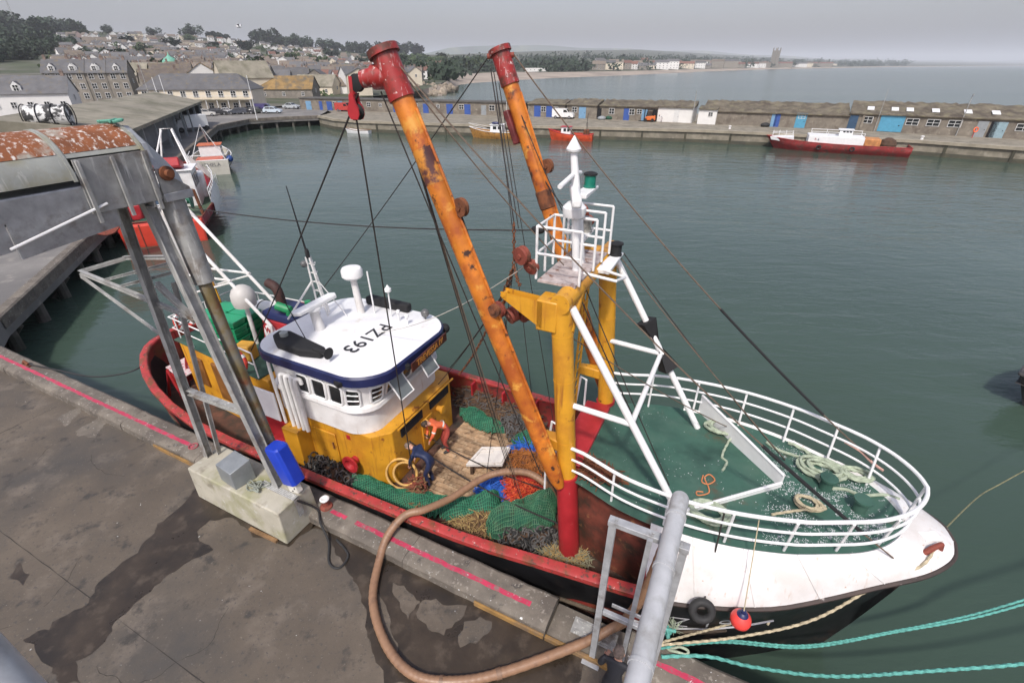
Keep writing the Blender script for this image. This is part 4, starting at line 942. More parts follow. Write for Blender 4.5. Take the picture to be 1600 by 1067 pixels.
# side arm of the near head
mb = MB(True); e = PN(.965); mb.tube([e, e + Vector((-.32, -.10, -.02))], [.19, .18], 16); mb.tube([e + Vector((-.32, -.10, -.02)), e + Vector((-.50, -.16, -.05))], [.14, .13], 16); mb.build('head_arm', redhead, hn)
mb = MB(True); mb.lathe((0, 0, 0), [(.12, -.04), (.135, -.03), (.10, 0), (.135, .03), (.12, .04)], 16, M=Matrix.Translation(e + Vector((-.58, -.2, -.1))) @ Matrix.Rotation(R(90), 4, 'X')); mb.build('sheave', blackm, hn)
e = PF_(.99); mb = MB(True); mb.tube([e + Vector((-.30, -.12, .02)), e + Vector((.25, .1, .05))], .055, 10); mb.build('head_arm', rustred, hf)
def block(c, ax, r=.20, th=.12, m_=rustred, parent=boat, name='pulley_block'):
    c = Vector(c); M = Matrix.Translation(c) @ Vector(ax).to_track_quat('Z', 'Y').to_matrix().to_4x4()
    mb = MB(True)
    mb.lathe((0, 0, 0), [(r, -th / 2), (r * 1.02, -th / 2 + .02), (r * 1.0, -.02), (r * .8, 0), (r * 1.0, .02), (r * 1.02, th / 2 - .02), (r, th / 2)], 18, M=M)
    mb.lathe((0, 0, 0), [(.05, -th / 2 - .03), (.05, th / 2 + .03)], 10, M=M)
    return mb.build(name, m_, parent)
for (PP, b_, dd) in ((PN, bn, -1), (PF_, bf, 1)):
    c = PP(.72) + Vector((.30, .0, .02)); block(c, (0.3, 1, 0), .16, .10, rust, b_, 'sheave'); block(PP(.50) + Vector((.22, dd * .1, 0)), (0, 1, 0), .12, .09, rust, b_, 'sheave')
mb = MB(True); p = PF_(.82); mb.cbox(p + Vector((-.24, -.1, 0)), (.14, .22, .75), 0, ('Y', R(-22))); mb.build('sheave_box', mat('dark_red_box', (.13, .02, .02), .6, .3, 4), bf, bevel=.03)
mb = MB(True); p = PF_(.63)
mb.tube([p - df_ * .22, p - df_ * .2, p + df_ * .2, p + df_ * .22], [.19, .205, .205, .19], 16); mb.build('scorched_clamp', rust, bf)
mb = MB(True); p = PN(.80); mb.tube([p - dn_ * .28, p + dn_ * .30], .1875, 20); mb.build('bare_patch', mat('bare_steel_patch', (.10, .035, .03), .5, .3, 2, spots=[((.55, .22, .03), 3, .5, .05)]), bn)
# big red hanging block under the near head
hb = Vector((-6.2, 6.78, 9.42)); BK = .46
mb = MB(True)
for o in (-.07, .07):
    pts = [(0, .42), (.10, .34), (.14, .1), (.26, -.1), (.27, -.3), (.16, -.46), (-.16, -.46), (-.27, -.3), (-.26, -.1), (-.14, .1), (-.10, .34)]
    n = len(pts); f0 = [hb + Vector((x * .8 * BK * 1.2, o * .8, z * BK)) for x, z in pts]; f1 = [p + Vector((0, .03, 0)) for p in f0]
    mb.add(f0 + f1, [tuple(range(n)), tuple(range(2 * n - 1, n - 1, -1))] + [(i, (i + 1) % n, n + (i + 1) % n, n + i) for i in range(n)])
blk = mb.build('hanging_block', redp, boat)
mb = MB(True); mb.lathe((0, 0, 0), [(.13, -.05), (.10, 0), (.13, .05)], 18, M=Matrix.Translation(hb + Vector((0, .01, -.1))) @ Matrix.Rotation(R(90), 4, 'X')); mb.build('sheave', blackm, blk)
mb = MB(True); mb.tube([hb + Vector((0, 0, .17)), hb + Vector((0.02, 0, .42))], .05, 8); mb.build('swivel', redp, blk)
# rusty clumps of blocks at the column heads
for b in (7.5, 10.5):
    s = -1 if b < 9 else 1
    if b < 9:
        block((-3.95, b - .05, 5.85), (.2, 1, .1), .17, .14, rustred); block((-3.72, b + .12, 5.72), (.6, 1, .3), .16, .16, rustred); block((-3.5, b + .25, 5.70), (.3, 1, 0), .13, .13, rustred)
        mb = MB(True); mb.tube([(-3.75, b, 6.28), (-3.82, b, 6.05), (-3.9, b, 5.95)], .035, 6); mb.tube([(-3.5, b + .2, 5.7), (-3.0, b + .1, 5.72)], .03, 6); mb.build('shackle', rust, boat)
    block((-3.55, b + s * .2 + .4, 6.95), (.4, 1, .1), .17, .14, rustred); block((-3.40, b + s * .2 + .5, 6.72), (.2, 1, .4), .14, .13, rustred)
# chain bridle behind the booms
ch = Vector((-4.15, 8.6, 6.35))
def chain(p0, p1, s_=.0, name='chain', r=.03):
    P = sag(p0, p1, s_, max(4, int((Vector(p1) - Vector(p0)).length / .11))); mb = MB(True)
    for i, (p, q) in enumerate(zip(P, P[1:])):
        t = (q - p).normalized(); o = t.orthogonal().normalized() if i % 2 else t.cross(t.orthogonal()).normalized(); m_ = (p + q) / 2; l = (q - p).length * .62
        mb.tube([m_ + t * l, m_ + o * .035, m_ - t * l, m_ - o * .035], r * .55, 4, closed=True)
    return mb.build(name, rust, boat)
chain(ch + Vector((0, 0, .9)), ch); chain(ch, (-3.72, 8.0, 6.2), .08); chain(ch, (-5.6, 10.6, 3.9), .15); chain(ch, (-6.9, 10.4, 1.7), .3)
# ---- rigging
def wire(p0, p1, s_=.05, r=.014, m_=wirem, n=10):
    mb = MB(True); mb.tube(sag(p0, p1, s_, n), r, 5); return mb.build('rigging_wire', m_, boat)
tn, tf = PN(1.0), PF_(1.0)
wire(PN(.965) + Vector((-.58, -.2, -.25)), (-13.2, 8.0, 2.0), .08, .017)
wire(hb + Vector((0, 0, -.2)), (-6.75, 7.55, .15), .0, .016)
for k in range(3): wire(PN(.95) + Vector((-.25 + k * .07, .12 * k - .1, -.1)), PN(.02) + Vector((-.35 + .09 * k, .08 * k - .1, .15)), .05 + .02 * k, .013 + .006 * (k == 2), wirem if k < 2 else mat('grey_wire', (.28, .26, .24), .6, .2, 9))
for k in range(4): wire(PN(.93 - .02 * k) + Vector((-.3 + k * .05, .3 - .1 * k, 0)), (-3.4 - .3 * k, 7.9 + .3 * k, -.2), .08, .009 + .002 * (k % 2), wirem if k % 2 else wirebr)
for k in range(2): wire(PF_(.93) + Vector((-.25, -.2 + .15 * k, 0)), (-3.9 + .5 * k, 9.8 + .3 * k, .1), .06, .010)
wire(tn + Vector((.22, 0, -.1)), (3.72, 7.95, 2.35), .38, .015, wirebr, 16)
wire(tn + Vector((.2, .1, -.2)), (-2.9, 8.2, 6.7), .1, .012, wirebr)
wire(tf + Vector((.25, .1, 0)), (3.6, 10.35, 2.6), .40, .016, wirebr, 16)
wire(tf + Vector((-.28, -.1, -.1)), (-13.4, 10.1, 2.1), .1, .014)
wire(tf + Vector((-.2, -.1, -.3)), ch + Vector((0, 0, .9)), .0, .014); wire(tf + Vector((-.1, -.15, -.35)), ch + Vector((.1, 0, .8)), .0, .011)
wire(ch, (-5.0, 8.6, -.1), .0, .010)
wire((-16.25, 9.0, 6.2), (-3.0, 9.0, 7.15), .25, .016); 
mb = MB(True); mb.ball(Vector((-16.25, 9.0, 6.2)).lerp(Vector((-3.0, 9.0, 7.15)), .94) + Vector((0, 0, -.05)), .085, 12, 8, (1.8, 1, 1)); mb.build('turnbuckle', blackm, boat)
wire(PN(.72) + Vector((.30, 0, -.1)), (-3.95, 7.4, 5.9), .05, .014); wire(PN(.50), (-3.9, 7.4, 5.75), .05, .014)
wire(PN(.3), (-3.8, 7.45, 5.7), .02, .016)
wire(PF_(.72), (-3.6, 10.6, 6.9), .05, .014); wire(PF_(.9), (-3.4, 9.9, 6.9), .08, .012)
wire((-2.3, 10.5, 6.3), (2.0, 9.9, 2.3), .12, .013); wire((-2.3, 10.2, 6.3), (2.0, 9.92, 2.3), .05, .013, wirebr)
wire((-2.3, 7.6, 6.3), (-.35, 8.2, 2.2), .05, .013); wire((-2.7, 9.0, 6.0), (-.2, 8.1, 2.2), .05, .012)
wire((-2.6, 7.6, 5.6), (.9, 10.5, 2.3), .1, .012, wirebr)
wire((-7.35, 10.6, 1.7), (-3.9, 8.0, 6.3), .1, .013); wire((-8.6, 9.0, 3.45), (-3.3, 7.9, 6.9), .3, .010, mat('pale_cord', (.5, .48, .42), .8))
wire((-7.35, 9.9, 1.5), (-4.8, 9.6, 5.3), .1, .013)
wire((-7.3, 8.2, .6), (-2.4, 7.4, .6), .25, .022); wire((-7.3, 8.9, .3), (-3.0, 8.6, .2), .2, .018)
# black sleeved lower ends of the fore stays
def sleeve(p0, p1, t0, t1, s_, r=.034):
    P = sag(p0, p1, s_, 32); k0, k1 = int(t0 * 32), int(t1 * 32); mb = MB(True); mb.tube(P[k0:k1 + 1], r, 8); mb.build('stay_sleeve', blackm, boat)
sleeve(tn + Vector((.22, 0, -.1)), (3.72, 7.95, 2.35), .72, .96, .38); sleeve(tf + Vector((.25, .1, 0)), (3.6, 10.35, 2.6), .62, .88, .40, .030)
# ================================================================ THINGS ON BOARD
def inside(p, poly):
    c = False; n = len(poly)
    for i in range(n):
        x0, y0 = poly[i][:2]; x1, y1 = poly[(i + 1) % n][:2]
        if (y0 > p[1]) != (y1 > p[1]) and p[0] < (x1 - x0) * (p[1] - y0) / (y1 - y0) + x0: c = not c
    return c
def edged(p, poly):
    best = 9; P = Vector(p[:2])
    for i in range(len(poly)):
        a, b = Vector(poly[i][:2]), Vector(poly[(i + 1) % len(poly)][:2]); ab = b - a
        t = max(0, min(1, (P - a).dot(ab) / max(1e-9, ab.length_squared))); best = min(best, (a + ab * t - P).length)
    return best
from mathutils import noise as mnoise
def lumpy(poly, z0, h, cell, seed, rough=.12):
    """diagonal grid clipped to a polygon (quay frame), domed and creased"""
    xs = [p[0] for p in poly]; ys = [p[1] for p in poly]; cx, cy = (min(xs) + max(xs)) / 2, (min(ys) + max(ys)) / 2
    half = int(max(max(xs) - min(xs), max(ys) - min(ys)) / cell * .75) + 2; ca = math.cos(R(38)); V = {}; F = []
    def P(i, j): return (cx + (i * .8 - j * .62) * cell, cy + (i * .6 + j * .78) * cell)
    def vert(i, j):
        if (i, j) not in V:
            x, y = P(i, j); d = edged((x, y), poly); ins = inside((x, y), poly)
            k = min(1, d / .45) if ins else 0
            z = z0 + h * math.sqrt(k) * (1 + .55 * mnoise.noise((x * 1.7 + seed, y * 1.7, 0))) + rough * mnoise.noise((x * 4.2, y * 4.2, seed)) * (.3 + k)
            V[(i, j)] = (len(V), (x + .05 * mnoise.noise((x * 5, y * 5, 3)), y + .05 * mnoise.noise((x * 5, y * 5, 9)), z))
        return V[(i, j)][0]
    for i in range(-half, half):
        for j in range(-half, half):
            if inside(P(i + .5, j + .5), poly): F.append((vert(i, j), vert(i + 1, j), vert(i + 1, j + 1), vert(i, j + 1)))
    mb = MB(True); mb.add([v[1] for v in V.values()], F); return mb
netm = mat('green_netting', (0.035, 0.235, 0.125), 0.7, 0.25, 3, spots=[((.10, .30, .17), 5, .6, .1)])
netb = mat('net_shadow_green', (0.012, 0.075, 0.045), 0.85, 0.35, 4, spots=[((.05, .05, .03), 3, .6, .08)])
netw = mat('olive_green_netting', (0.06, 0.20, 0.10), 0.75, 0.25, 2.5, spots=[((.14, .22, .14), 5, .6, .1)])
def net(px, z, h, label, group=None, m_=netm, mb_=netb, cell=.058, seed=1, frm=None):
    poly = [pxz(x, y, z + h * .6)[:2] for x, y in px]
    mb = lumpy(poly, z, h, cell, seed); c = Vector((sum(p[0] for p in poly) / len(poly), sum(p[1] for p in poly) / len(poly), 0))
    t = thing('fishing_net', label, 'net', W(c.x, c.y, z), 0, group)
    core = mb.build('net_bundle', mb_, t, smooth=80)
    for v in mb.v: pass
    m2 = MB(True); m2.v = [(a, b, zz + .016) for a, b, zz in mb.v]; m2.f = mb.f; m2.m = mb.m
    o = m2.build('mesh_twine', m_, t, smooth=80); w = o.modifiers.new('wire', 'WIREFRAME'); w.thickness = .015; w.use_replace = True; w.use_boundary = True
    return t
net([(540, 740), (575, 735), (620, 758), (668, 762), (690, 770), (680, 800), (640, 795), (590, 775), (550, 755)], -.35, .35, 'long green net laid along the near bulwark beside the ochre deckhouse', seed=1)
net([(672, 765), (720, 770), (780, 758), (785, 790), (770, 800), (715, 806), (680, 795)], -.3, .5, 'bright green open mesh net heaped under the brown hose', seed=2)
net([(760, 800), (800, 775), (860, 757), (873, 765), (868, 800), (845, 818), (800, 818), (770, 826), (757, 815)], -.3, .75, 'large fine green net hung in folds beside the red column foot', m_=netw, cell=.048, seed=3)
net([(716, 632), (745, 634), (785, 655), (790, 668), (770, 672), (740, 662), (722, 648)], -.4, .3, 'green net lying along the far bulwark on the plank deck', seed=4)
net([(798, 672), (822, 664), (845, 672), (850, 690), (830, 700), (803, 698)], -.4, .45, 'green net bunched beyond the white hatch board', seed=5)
def heap(px, z, h, label, cols, n=260, seed=1, rr=.012, ln=.16, name='rope_heap', cat='rope heap', group=None, rings=False):
    poly = [pxz(x, y, z + h * .5)[:2] for x, y in px]; r2 = random.Random(seed)
    mb = lumpy(poly, z, h, .12, seed, .16); xs = [v for v in mb.v]
    c = (sum(p[0] for p in poly) / len(poly), sum(p[1] for p in poly) / len(poly))
    t = thing(name, label, cat, W(c[0], c[1], z), 0, group); mb.build('heap_core', cols[0], t, smooth=80)
    for ci, cm in enumerate(cols[1:]):
        m2 = MB(True)
        for k in range(n // max(1, len(cols) - 1)):
            p = Vector(r2.choice(xs)) + Vector((r2.uniform(-.08, .08), r2.uniform(-.08, .08), r2.uniform(.0, .05)))
            if rings:
                M = Matrix.Rotation(r2.uniform(0, 6.3), 4, 'Z') @ Matrix.Rotation(R(r2.uniform(50, 90)), 4, 'X'); m2.torus(p, r2.uniform(.07, .11), .018, M, 10, 5)
            else:
                d = Vector((r2.uniform(-1, 1), r2.uniform(-1, 1), r2.uniform(-.25, .25))).normalized(); q = Vector((r2.uniform(-1, 1), r2.uniform(-1, 1), r2.uniform(-.2, .5)))
                l = ln * r2.uniform(.6, 1.6); m2.tube([p - d * l, p + q * l * .35, p + d * l], rr * r2.uniform(.7, 1.3), 4)
        o = m2.build('strands' if not rings else 'bobbins', cm, t); o['kind'] = 'stuff'
    return t
brown = mat('muddy_brown', (.075, .042, .024), .9, .4, 4, bump=.01); brown2 = mat('fibre_brown', (.19, .11, .05), .9, .35, 5); straw = mat('straw_rope', (.36, .25, .10), .85, .3, 6)
olive = mat('olive_rope', (.24, .23, .15), .85, .3, 6); blackr = mat('black_rubber', (.022, .022, .022), .7, .3, 5); greyring = mat('grey_rubber', (.11, .105, .10), .7, .3, 5)
heap([(480, 708), (520, 715), (560, 740), (560, 755), (520, 748), (475, 725)], -.4, .45, 'dark heap of rubber bobbins against the near bulwark below the red fairlead', [brown, blackr, greyring], 200, 2, rings=True, name='bobbin_heap', cat='bobbins')
heap([(430, 675), (470, 690), (490, 712), (470, 720), (430, 705), (410, 690)], -.4, .3, 'muddy rope and wire heap beside the deckhouse wing plate', [brown, brown2, blackr], 220, 3)
heap([(700, 815), (735, 800), (770, 800), (775, 825), (750, 838), (705, 830)], -.4, .4, 'straw coloured rope fibres heaped between green nets', [brown, straw, brown2], 420, 4, .010)
heap([(775, 826), (820, 818), (868, 828), (862, 850), (830, 848), (790, 838)], -.4, .45, 'grey and black rubber bobbins beside the large fine net', [brown, greyring, blackr], 220, 5, rings=True, name='bobbin_heap', cat='bobbins')
heap([(840, 850), (880, 855), (915, 862), (920, 880), (880, 878), (845, 866)], -.4, .3, 'tangled olive twine below the red column foot', [brown, olive, straw], 320, 6, .009)
heap([(708, 598), (745, 610), (800, 634), (850, 655), (850, 680), (800, 662), (745, 640), (712, 618)], -.4, .5, 'long muddy heap of chafing gear along the far bulwark', [brown, brown2, greyring], 520, 7)
heap([(786, 655), (812, 650), (825, 668), (805, 676), (788, 668)], -.3, .5, 'ring of grey bobbins at the far side between green nets', [brown, greyring], 110, 8, rings=True, name='bobbin_heap', cat='bobbins')
heap([(786, 752), (800, 744), (838, 742), (846, 760), (815, 772), (790, 775)], -.4, .5, 'bright orange netting heaped behind the large fine net', [mat('orange_core', (.45, .06, .02), .8, .3, 4), mat('orange_twine', (.62, .10, .03), .8, .2, 5), mat('red_twine', (.45, .03, .02), .8, .2, 5)], 420, 9, .012)
heap([(752, 752), (775, 745), (790, 752), (788, 775), (770, 778), (755, 768)], -.4, .45, 'bright blue netting bundle beside orange netting', [mat('blue_core', (.015, .06, .30), .8, .3, 4), mat('blue_twine', (.03, .14, .55), .8, .2, 5)], 300, 10, .012)
heap([(800, 696), (840, 690), (846, 702), (820, 708), (800, 706)], -.35, .3, 'blue twine bundle at the foot of the far boom side', [mat('blue_core', (.015, .06, .30), .8), mat('blue_twine', (.03, .14, .55), .8)], 160, 11, .012)
heap([(800, 706), (838, 706), (850, 725), (815, 730), (798, 720)], -.4, .35, 'rusty orange fibre mat beside the white hatch board', [rust, mat('rusty_fibre', (.36, .13, .03), .9, .3, 5)], 320, 12, .009)
heap([(642, 745), (654, 738), (660, 752), (658, 780), (650, 790), (643, 770)], -.4, .65, 'bundle of brown warps hanging from the hoist wire', [rust, brown2, rustred], 220, 13, .014, .15)
heap([(915, 715), (960, 735), (965, 748), (940, 752), (912, 735)], 2.12, .14, 'rusty red scrap netting at the foredeck edge inside the rail', [mat('red_brown', (.18, .03, .02), .8, .3, 4), rust], 160, 14, .012)
# ochre hoops on the deck
for k, (dx, rr) in enumerate(((0, .44), (.14, .34))):
    mb = MB(True); c = pxz(627 + k * 6, 738, 0.05); mb.torus((c[0], c[1], .0), rr, .035, Matrix.Rotation(R(20), 4, 'Z') @ Matrix.Rotation(R(68), 4, 'X'), 28, 8)
    solo(mb, 'deck_hoop', mat('ochre_hose', (.55, .33, .10), .6, .2, 4), ('larger' if k == 0 else 'smaller') + ' ochre hoop leaning by the deckhouse corner', 'hoop')
# hatch board: white frame with recessed panel
pts = [pxz(*p, .02) for p in ((728, 724), (785, 724), (798, 698), (752, 698))]
t = thing('hatch_board', 'white board with raised frame lying on the plank deck', 'hatch board', W(pts[0][0], pts[0][1], -.45))
def quadmix(u, v, z): p = Vector(pts[0]).lerp(Vector(pts[1]), u).lerp(Vector(pts[3]).lerp(Vector(pts[2]), u), v); return (p.x, p.y, z)
def slabq(u0, u1, v0, v1, z0, z1, name, m_, par):
    mb = MB(True); mb.hexa([quadmix(u0, v0, z0), quadmix(u1, v0, z0), quadmix(u1, v1, z0), quadmix(u0, v1, z0), quadmix(u0, v0, z1), quadmix(u1, v0, z1), quadmix(u1, v1, z1), quadmix(u0, v1, z1)]); return mb.build(name, m_, par, bevel=.006)
hbm = mat('board_white', (.66, .62, .57), .6, .1, 4, spots=[((.35, .27, .2), 4, .64, .05)])
slabq(0, 1, 0, 1, -.10, 0.0, 'panel', hbm, t)
for u0, u1, v0, v1 in ((.03, .97, .03, .12), (.03, .97, .88, .97), (.03, .11, .12, .88), (.89, .97, .12, .88), (.11, .50, .70, .76)): slabq(u0, u1, v0, v1, 0.001, .05, 'batten', hbm, t)
for u in (.12, .85):
    for v in (.1, .9): slabq(u - .04, u + .04, v - .05, v + .05, -.46, -.101, 'foot', brown, t)
# ice hose: brown, from the delivery pipe over the quay and into the hold
hosem = mat('brown_ice_hose', (.27, .155, .09), .45, .15, 3, spots=[((.16, .09, .055), 3, .6, .1)])
hp = [(.02, 5.88, 3.75), (.0, 5.92, 3.1), (-.15, 5.9, 1.6), (-.38, 5.82, .65), (-.62, 5.72, .30), (-1.12, 5.2, .18), (-2.25, 4.15, .10), (-3.0, 3.62, .10), (-3.74, 3.4, .10), (-4.55, 3.62, .10), (-5.35, 4.2, .10), (-5.8, 4.95, .16), (-5.92, 5.5, .42), (-5.75, 5.98, .66), (-5.42, 6.3, .68), (-5.1, 7.0, .55), (-4.75, 7.85, .55), (-4.35, 8.3, .58), (-3.75, 8.65, .50), (-3.2, 8.7, .25), (-2.95, 8.72, -.2)]
t = thing('ice_hose', 'thick brown hose looping over the quay and into the trawler', 'hose', W(-4.55, 3.62, 0))
hpath = smooth_path(hp, 24); mb = MB(True); mb.tube(hpath, [.092 + .0035 * math.sin(i * 1.9) + .004 * mnoise.noise((i * .07, 0, 0)) for i in range(len(hpath))], 14); mb.build('hose', hosem, t, smooth=60)
for f_ in (.30, .36, .62): k = int(f_ * len(hpath)); mb = MB(True); mb.tube(hpath[k:k + 3], .106, 14); mb.build('coupling', mat('hose_band', (.20, .12, .075), .5, .2, 5), t)
mb = MB(True); mb.tube(smooth_path([(-8.2, 5.0, .95), (-8.05, 5.35, .35), (-7.7, 5.1, .3), (-7.3, 4.9, .06), (-6.9, 4.5, .03), (-6.6, 4.5, .03), (-6.65, 4.85, .03), (-7.2, 5.05, .03)], 6), .028, 7); solo(mb, 'power_cable', blackr, 'black cable looped on the wet quay beside the concrete block', 'cable')
# fish boxes on the aft roof
fbm = mat('green_plastic', (.012, .25, .105), .4, .1, 3, rnd=.12); fbl = mat('green_plastic_rim', (.02, .30, .14), .4, .1, 3)
def fish_box(c, rz, label, lid=False):
    t = thing('fish_box', label, 'box', W(*c), QA + rz, 'fish boxes stacked on the aft roof')
    w_, d_, h_ = .40, .26, .19
    mb = MB(); rows = []
    def rr(k, z): return [(-w_ * k, -d_ * k, z), (w_ * k, -d_ * k, z), (w_ * k, d_ * k, z), (-w_ * k, d_ * k, z)]
    mb.grid([rr(.9, .06), rr(.88, 0), rr(.97, h_ - .02), rr(1.0, h_ - .02), rr(1.0, h_), rr(.93, h_), rr(.86, .06)], closed=True); mb.add(rr(.88, 0), [(3, 2, 1, 0)]); mb.add(rr(.86, .05), [(0, 1, 2, 3)])
    o = bpy.data.objects.new('tub', mb.mesh('tub', [fbm])); col.objects.link(o); o.parent = t
    mb = MB()
    for x in (-.25, 0, .25):
        for s in (-1, 1): mb.box(x - .015, x + .015, s * (d_ * .94) - .012, s * (d_ * .94) + .012, .02, h_ - .02)
    o = bpy.data.objects.new('ribs', mb.mesh('ribs', [fbl])); col.objects.link(o); o.parent = t; o['kind'] = 'stuff'
    if lid:
        mb = MB(); mb.box(-w_ - .01, w_ + .01, -d_ - .01, d_ + .01, h_ + .002, h_ + .04); o = bpy.data.objects.new('lid', mb.mesh('lid', [fbl])); col.objects.link(o); o.parent = t
    return t
for r_ in range(2):
    for c_ in range(2):
        lv = 5
        for k in range(lv):
            fish_box((-15.05 + c_ * .86 + (k % 2) * .02, 8.35 + r_ * .58, 1.95 + k * .195), R(random.uniform(-3, 3)) + R(6), 'green plastic fish box in the stack on the aft roof, ' + ('topmost of its pile, lidded' if k == lv - 1 else 'lower in its pile'), k == lv - 1)
mb = MB(True); mb.cbox((-13.15, 7.95, 2.22), (.5, .42, .54), R(15)); solo(mb, 'yellow_box', mat('yellow_plastic', (.62, .33, .05), .5, .12, 3), 'yellow plastic box beside the green fish boxes', 'box', bevel=.04)
t = thing('life_raft', 'white life raft canister behind the green fish boxes', 'life raft', W(-13.9, 9.75, 1.95), QA)
mb = MB(True); mb.tube([(-14.35, 9.6, 2.75), (-14.3, 9.6, 2.75), (-13.35, 9.55, 2.8), (-13.3, 9.55, 2.8)], [.2, .3, .3, .2], 18); mb.build('canister', whitec, t)
for s in (-14.1, -13.55): mb = MB(True); mb.torus((s, 9.58, 2.77), .305, .015, Matrix.Rotation(R(90), 4, 'Y'), 20, 6); mb.build('strap', blackm, t)
mb = MB(True); mb.box(-14.2, -13.4, 9.35, 9.8, 1.95, 2.5); mb.build('cradle', rustred, t)
def lifebuoy(c, M, label):
    t = thing('lifebuoy', label, 'lifebuoy', W(*c)); mb = MB(True)
    mb.torus(c, .29, .075, M, 28, 10); ring = mb.build('ring', mat('lifebuoy_red', (.55, .05, .03), .5, .1, 3), t)
    for k in range(4):
        an = R(45 + 90 * k); path = [Vector(c) + M.to_3x3() @ Vector((.29 * math.cos(an + d), .29 * math.sin(an + d), 0)) for d in (-.16, 0, .16)]
        mb = MB(True); mb.tube(path, .080, 10); mb.build('band', whitec, ring)
lifebuoy((-12.6, 7.28, 2.35), Matrix.Rotation(R(80), 4, 'X'), 'red lifebuoy with white bands on the near rail of the aft roof')
lifebuoy((-13.4, 10.62, 2.35), Matrix.Rotation(R(80), 4, 'X'), 'red lifebuoy on the far rail behind the satellite dome')
lifebuoy((-16.47, 8.2, 2.45), Matrix.Rotation(R(85), 4, 'Y'), 'red lifebuoy on the stern rail of the aft roof')
# red and white bin lids beyond the funnel
t = thing('flag_locker', 'red locker with pinkish white lid beyond the funnel', 'locker', W(-11.5, 10.45, 1.95))
mb = MB(True); mb.cbox((-11.7, 10.3, 2.4), (.8, .5, .9), 0); mb.build('cabinet', redp, t, bevel=.02)
mb = MB(True); mb.cbox((-11.7, 10.3, 2.88), (.9, .6, .06), 0, ('X', R(8))); mb.build('lid', mat('pink_white', (.62, .45, .45), .6, .1, 3), t, bevel=.01)
# ---- foredeck ropes
def coil(c, r, turns, rr, m_, label, seed, flat=.5, name='rope_coil', tail=None, z=None):
    r2 = random.Random(seed); pts = []; n = int(turns * 14)
    for i in range(n + 1):
        an = 2 * math.pi * i / 14; k = r * (1 + .16 * mnoise.noise((i * .13, seed, 0))) * (.62 + .38 * abs(math.sin(i * .05 + seed)))
        pts.append((c[0] + k * math.cos(an) * 1.25 + .06 * mnoise.noise((i * .2, 5, seed)), c[1] + k * math.sin(an) * .85, c[2] + rr * 1.1 + rr * 2.4 * (.5 + .5 * math.sin(i * .37 + seed)) * min(1, turns / 4) + flat * rr * 3 * (i / n)))
    if tail: pts += [(*p, c[2] + rr) for p in tail]
    mb = MB(True); laid_rope(mb, smooth_path(pts, 2), rr)
    return solo(mb, name, m_, label, 'rope', loc=W(*c))
paleg = mat('pale_green_rope', (.33, .38, .28), .85, .2, 9, bump=.006, bscale=60); palet = mat('pale_tan_rope', (.42, .36, .24), .85, .2, 9, bump=.006, bscale=60); teal = mat('teal_rope', (.10, .34, .29), .75, .2, 12, bump=.006, bscale=70)
dz = lambda a: FZ(a) + .004
def cpx(x, y): p = pxz(x, y, 2.28); return (p[0], p[1], dz(p[0]))
coil(cpx(1282, 738), .36, 5, .034, paleg, 'large pale green rope coil around the green bitts at the bow', 3, tail=[pxz(1255, 705, 2.28)[:2], pxz(1230, 695, 2.25)[:2]])
coil(cpx(1335, 748), .24, 4, .030, paleg, 'small pale green rope coil right inside the bow rail', 5)
coil(cpx(1262, 790), .22, 4, .026, palet, 'tan rope coil on the icy foredeck inside the near bow rail', 8, tail=[pxz(1235, 800, 2.28)[:2], pxz(1205, 806, 2.26)[:2]])
coil(cpx(1108, 798), .32, 7, .026, paleg, 'pale rope coil beside the near end of the breakwater', 9)
coil(cpx(1128, 668), .30, 6, .026, paleg, 'tangled pale rope against the far arm of the breakwater', 12, .9, tail=[pxz(1133, 700, 2.2)[:2], pxz(1128, 715, 2.2)[:2], pxz(1136, 722, 2.2)[:2], pxz(1129, 735, 2.2)[:2]])
mb = MB(True); mb.tube(smooth_path([cpx(1198, 690), cpx(1215, 702), cpx(1240, 712), cpx(1262, 722), cpx(1285, 760), cpx(1320, 768), cpx(1345, 778), cpx(1378, 778), cpx(1402, 786)], 5), .034, 7)
for v in range(len(mb.v)): a_, b_, z_ = mb.v[v]; mb.v[v] = (a_, b_, z_ + .03)
solo(mb, 'mooring_rope', paleg, 'pale green rope running from the breakwater to the bow', 'rope')
mb = MB(True); mb.tube(smooth_path([(lambda p: (p[0], p[1], dz(p[0]) + .02))(cpx(x, y)) for x, y in ((1100, 738), (1098, 748), (1108, 752), (1118, 746), (1110, 737), (1102, 742), (1108, 756), (1108, 766), (1092, 769), (1090, 763), (1100, 764))], 5), .014, 6); solo(mb, 'deck_line', mat('orange_cord', (.55, .20, .08), .8), 'thin orange cord looped on the green foredeck', 'cord')
mb = MB(True); c = pxz(1378, 730, 2.7); mb.tube(smooth_path([pxz(1320, 690, 2.6), pxz(1345, 705, 2.55), pxz(1362, 722, 2.5), pxz(1380, 735, 2.5)], 4), .03, 7); solo(mb, 'pink_lashing', mat('pink_rope', (.55, .33, .27), .85, .2, 9), 'pinkish rope lashing at the end of the far fore stay', 'rope')
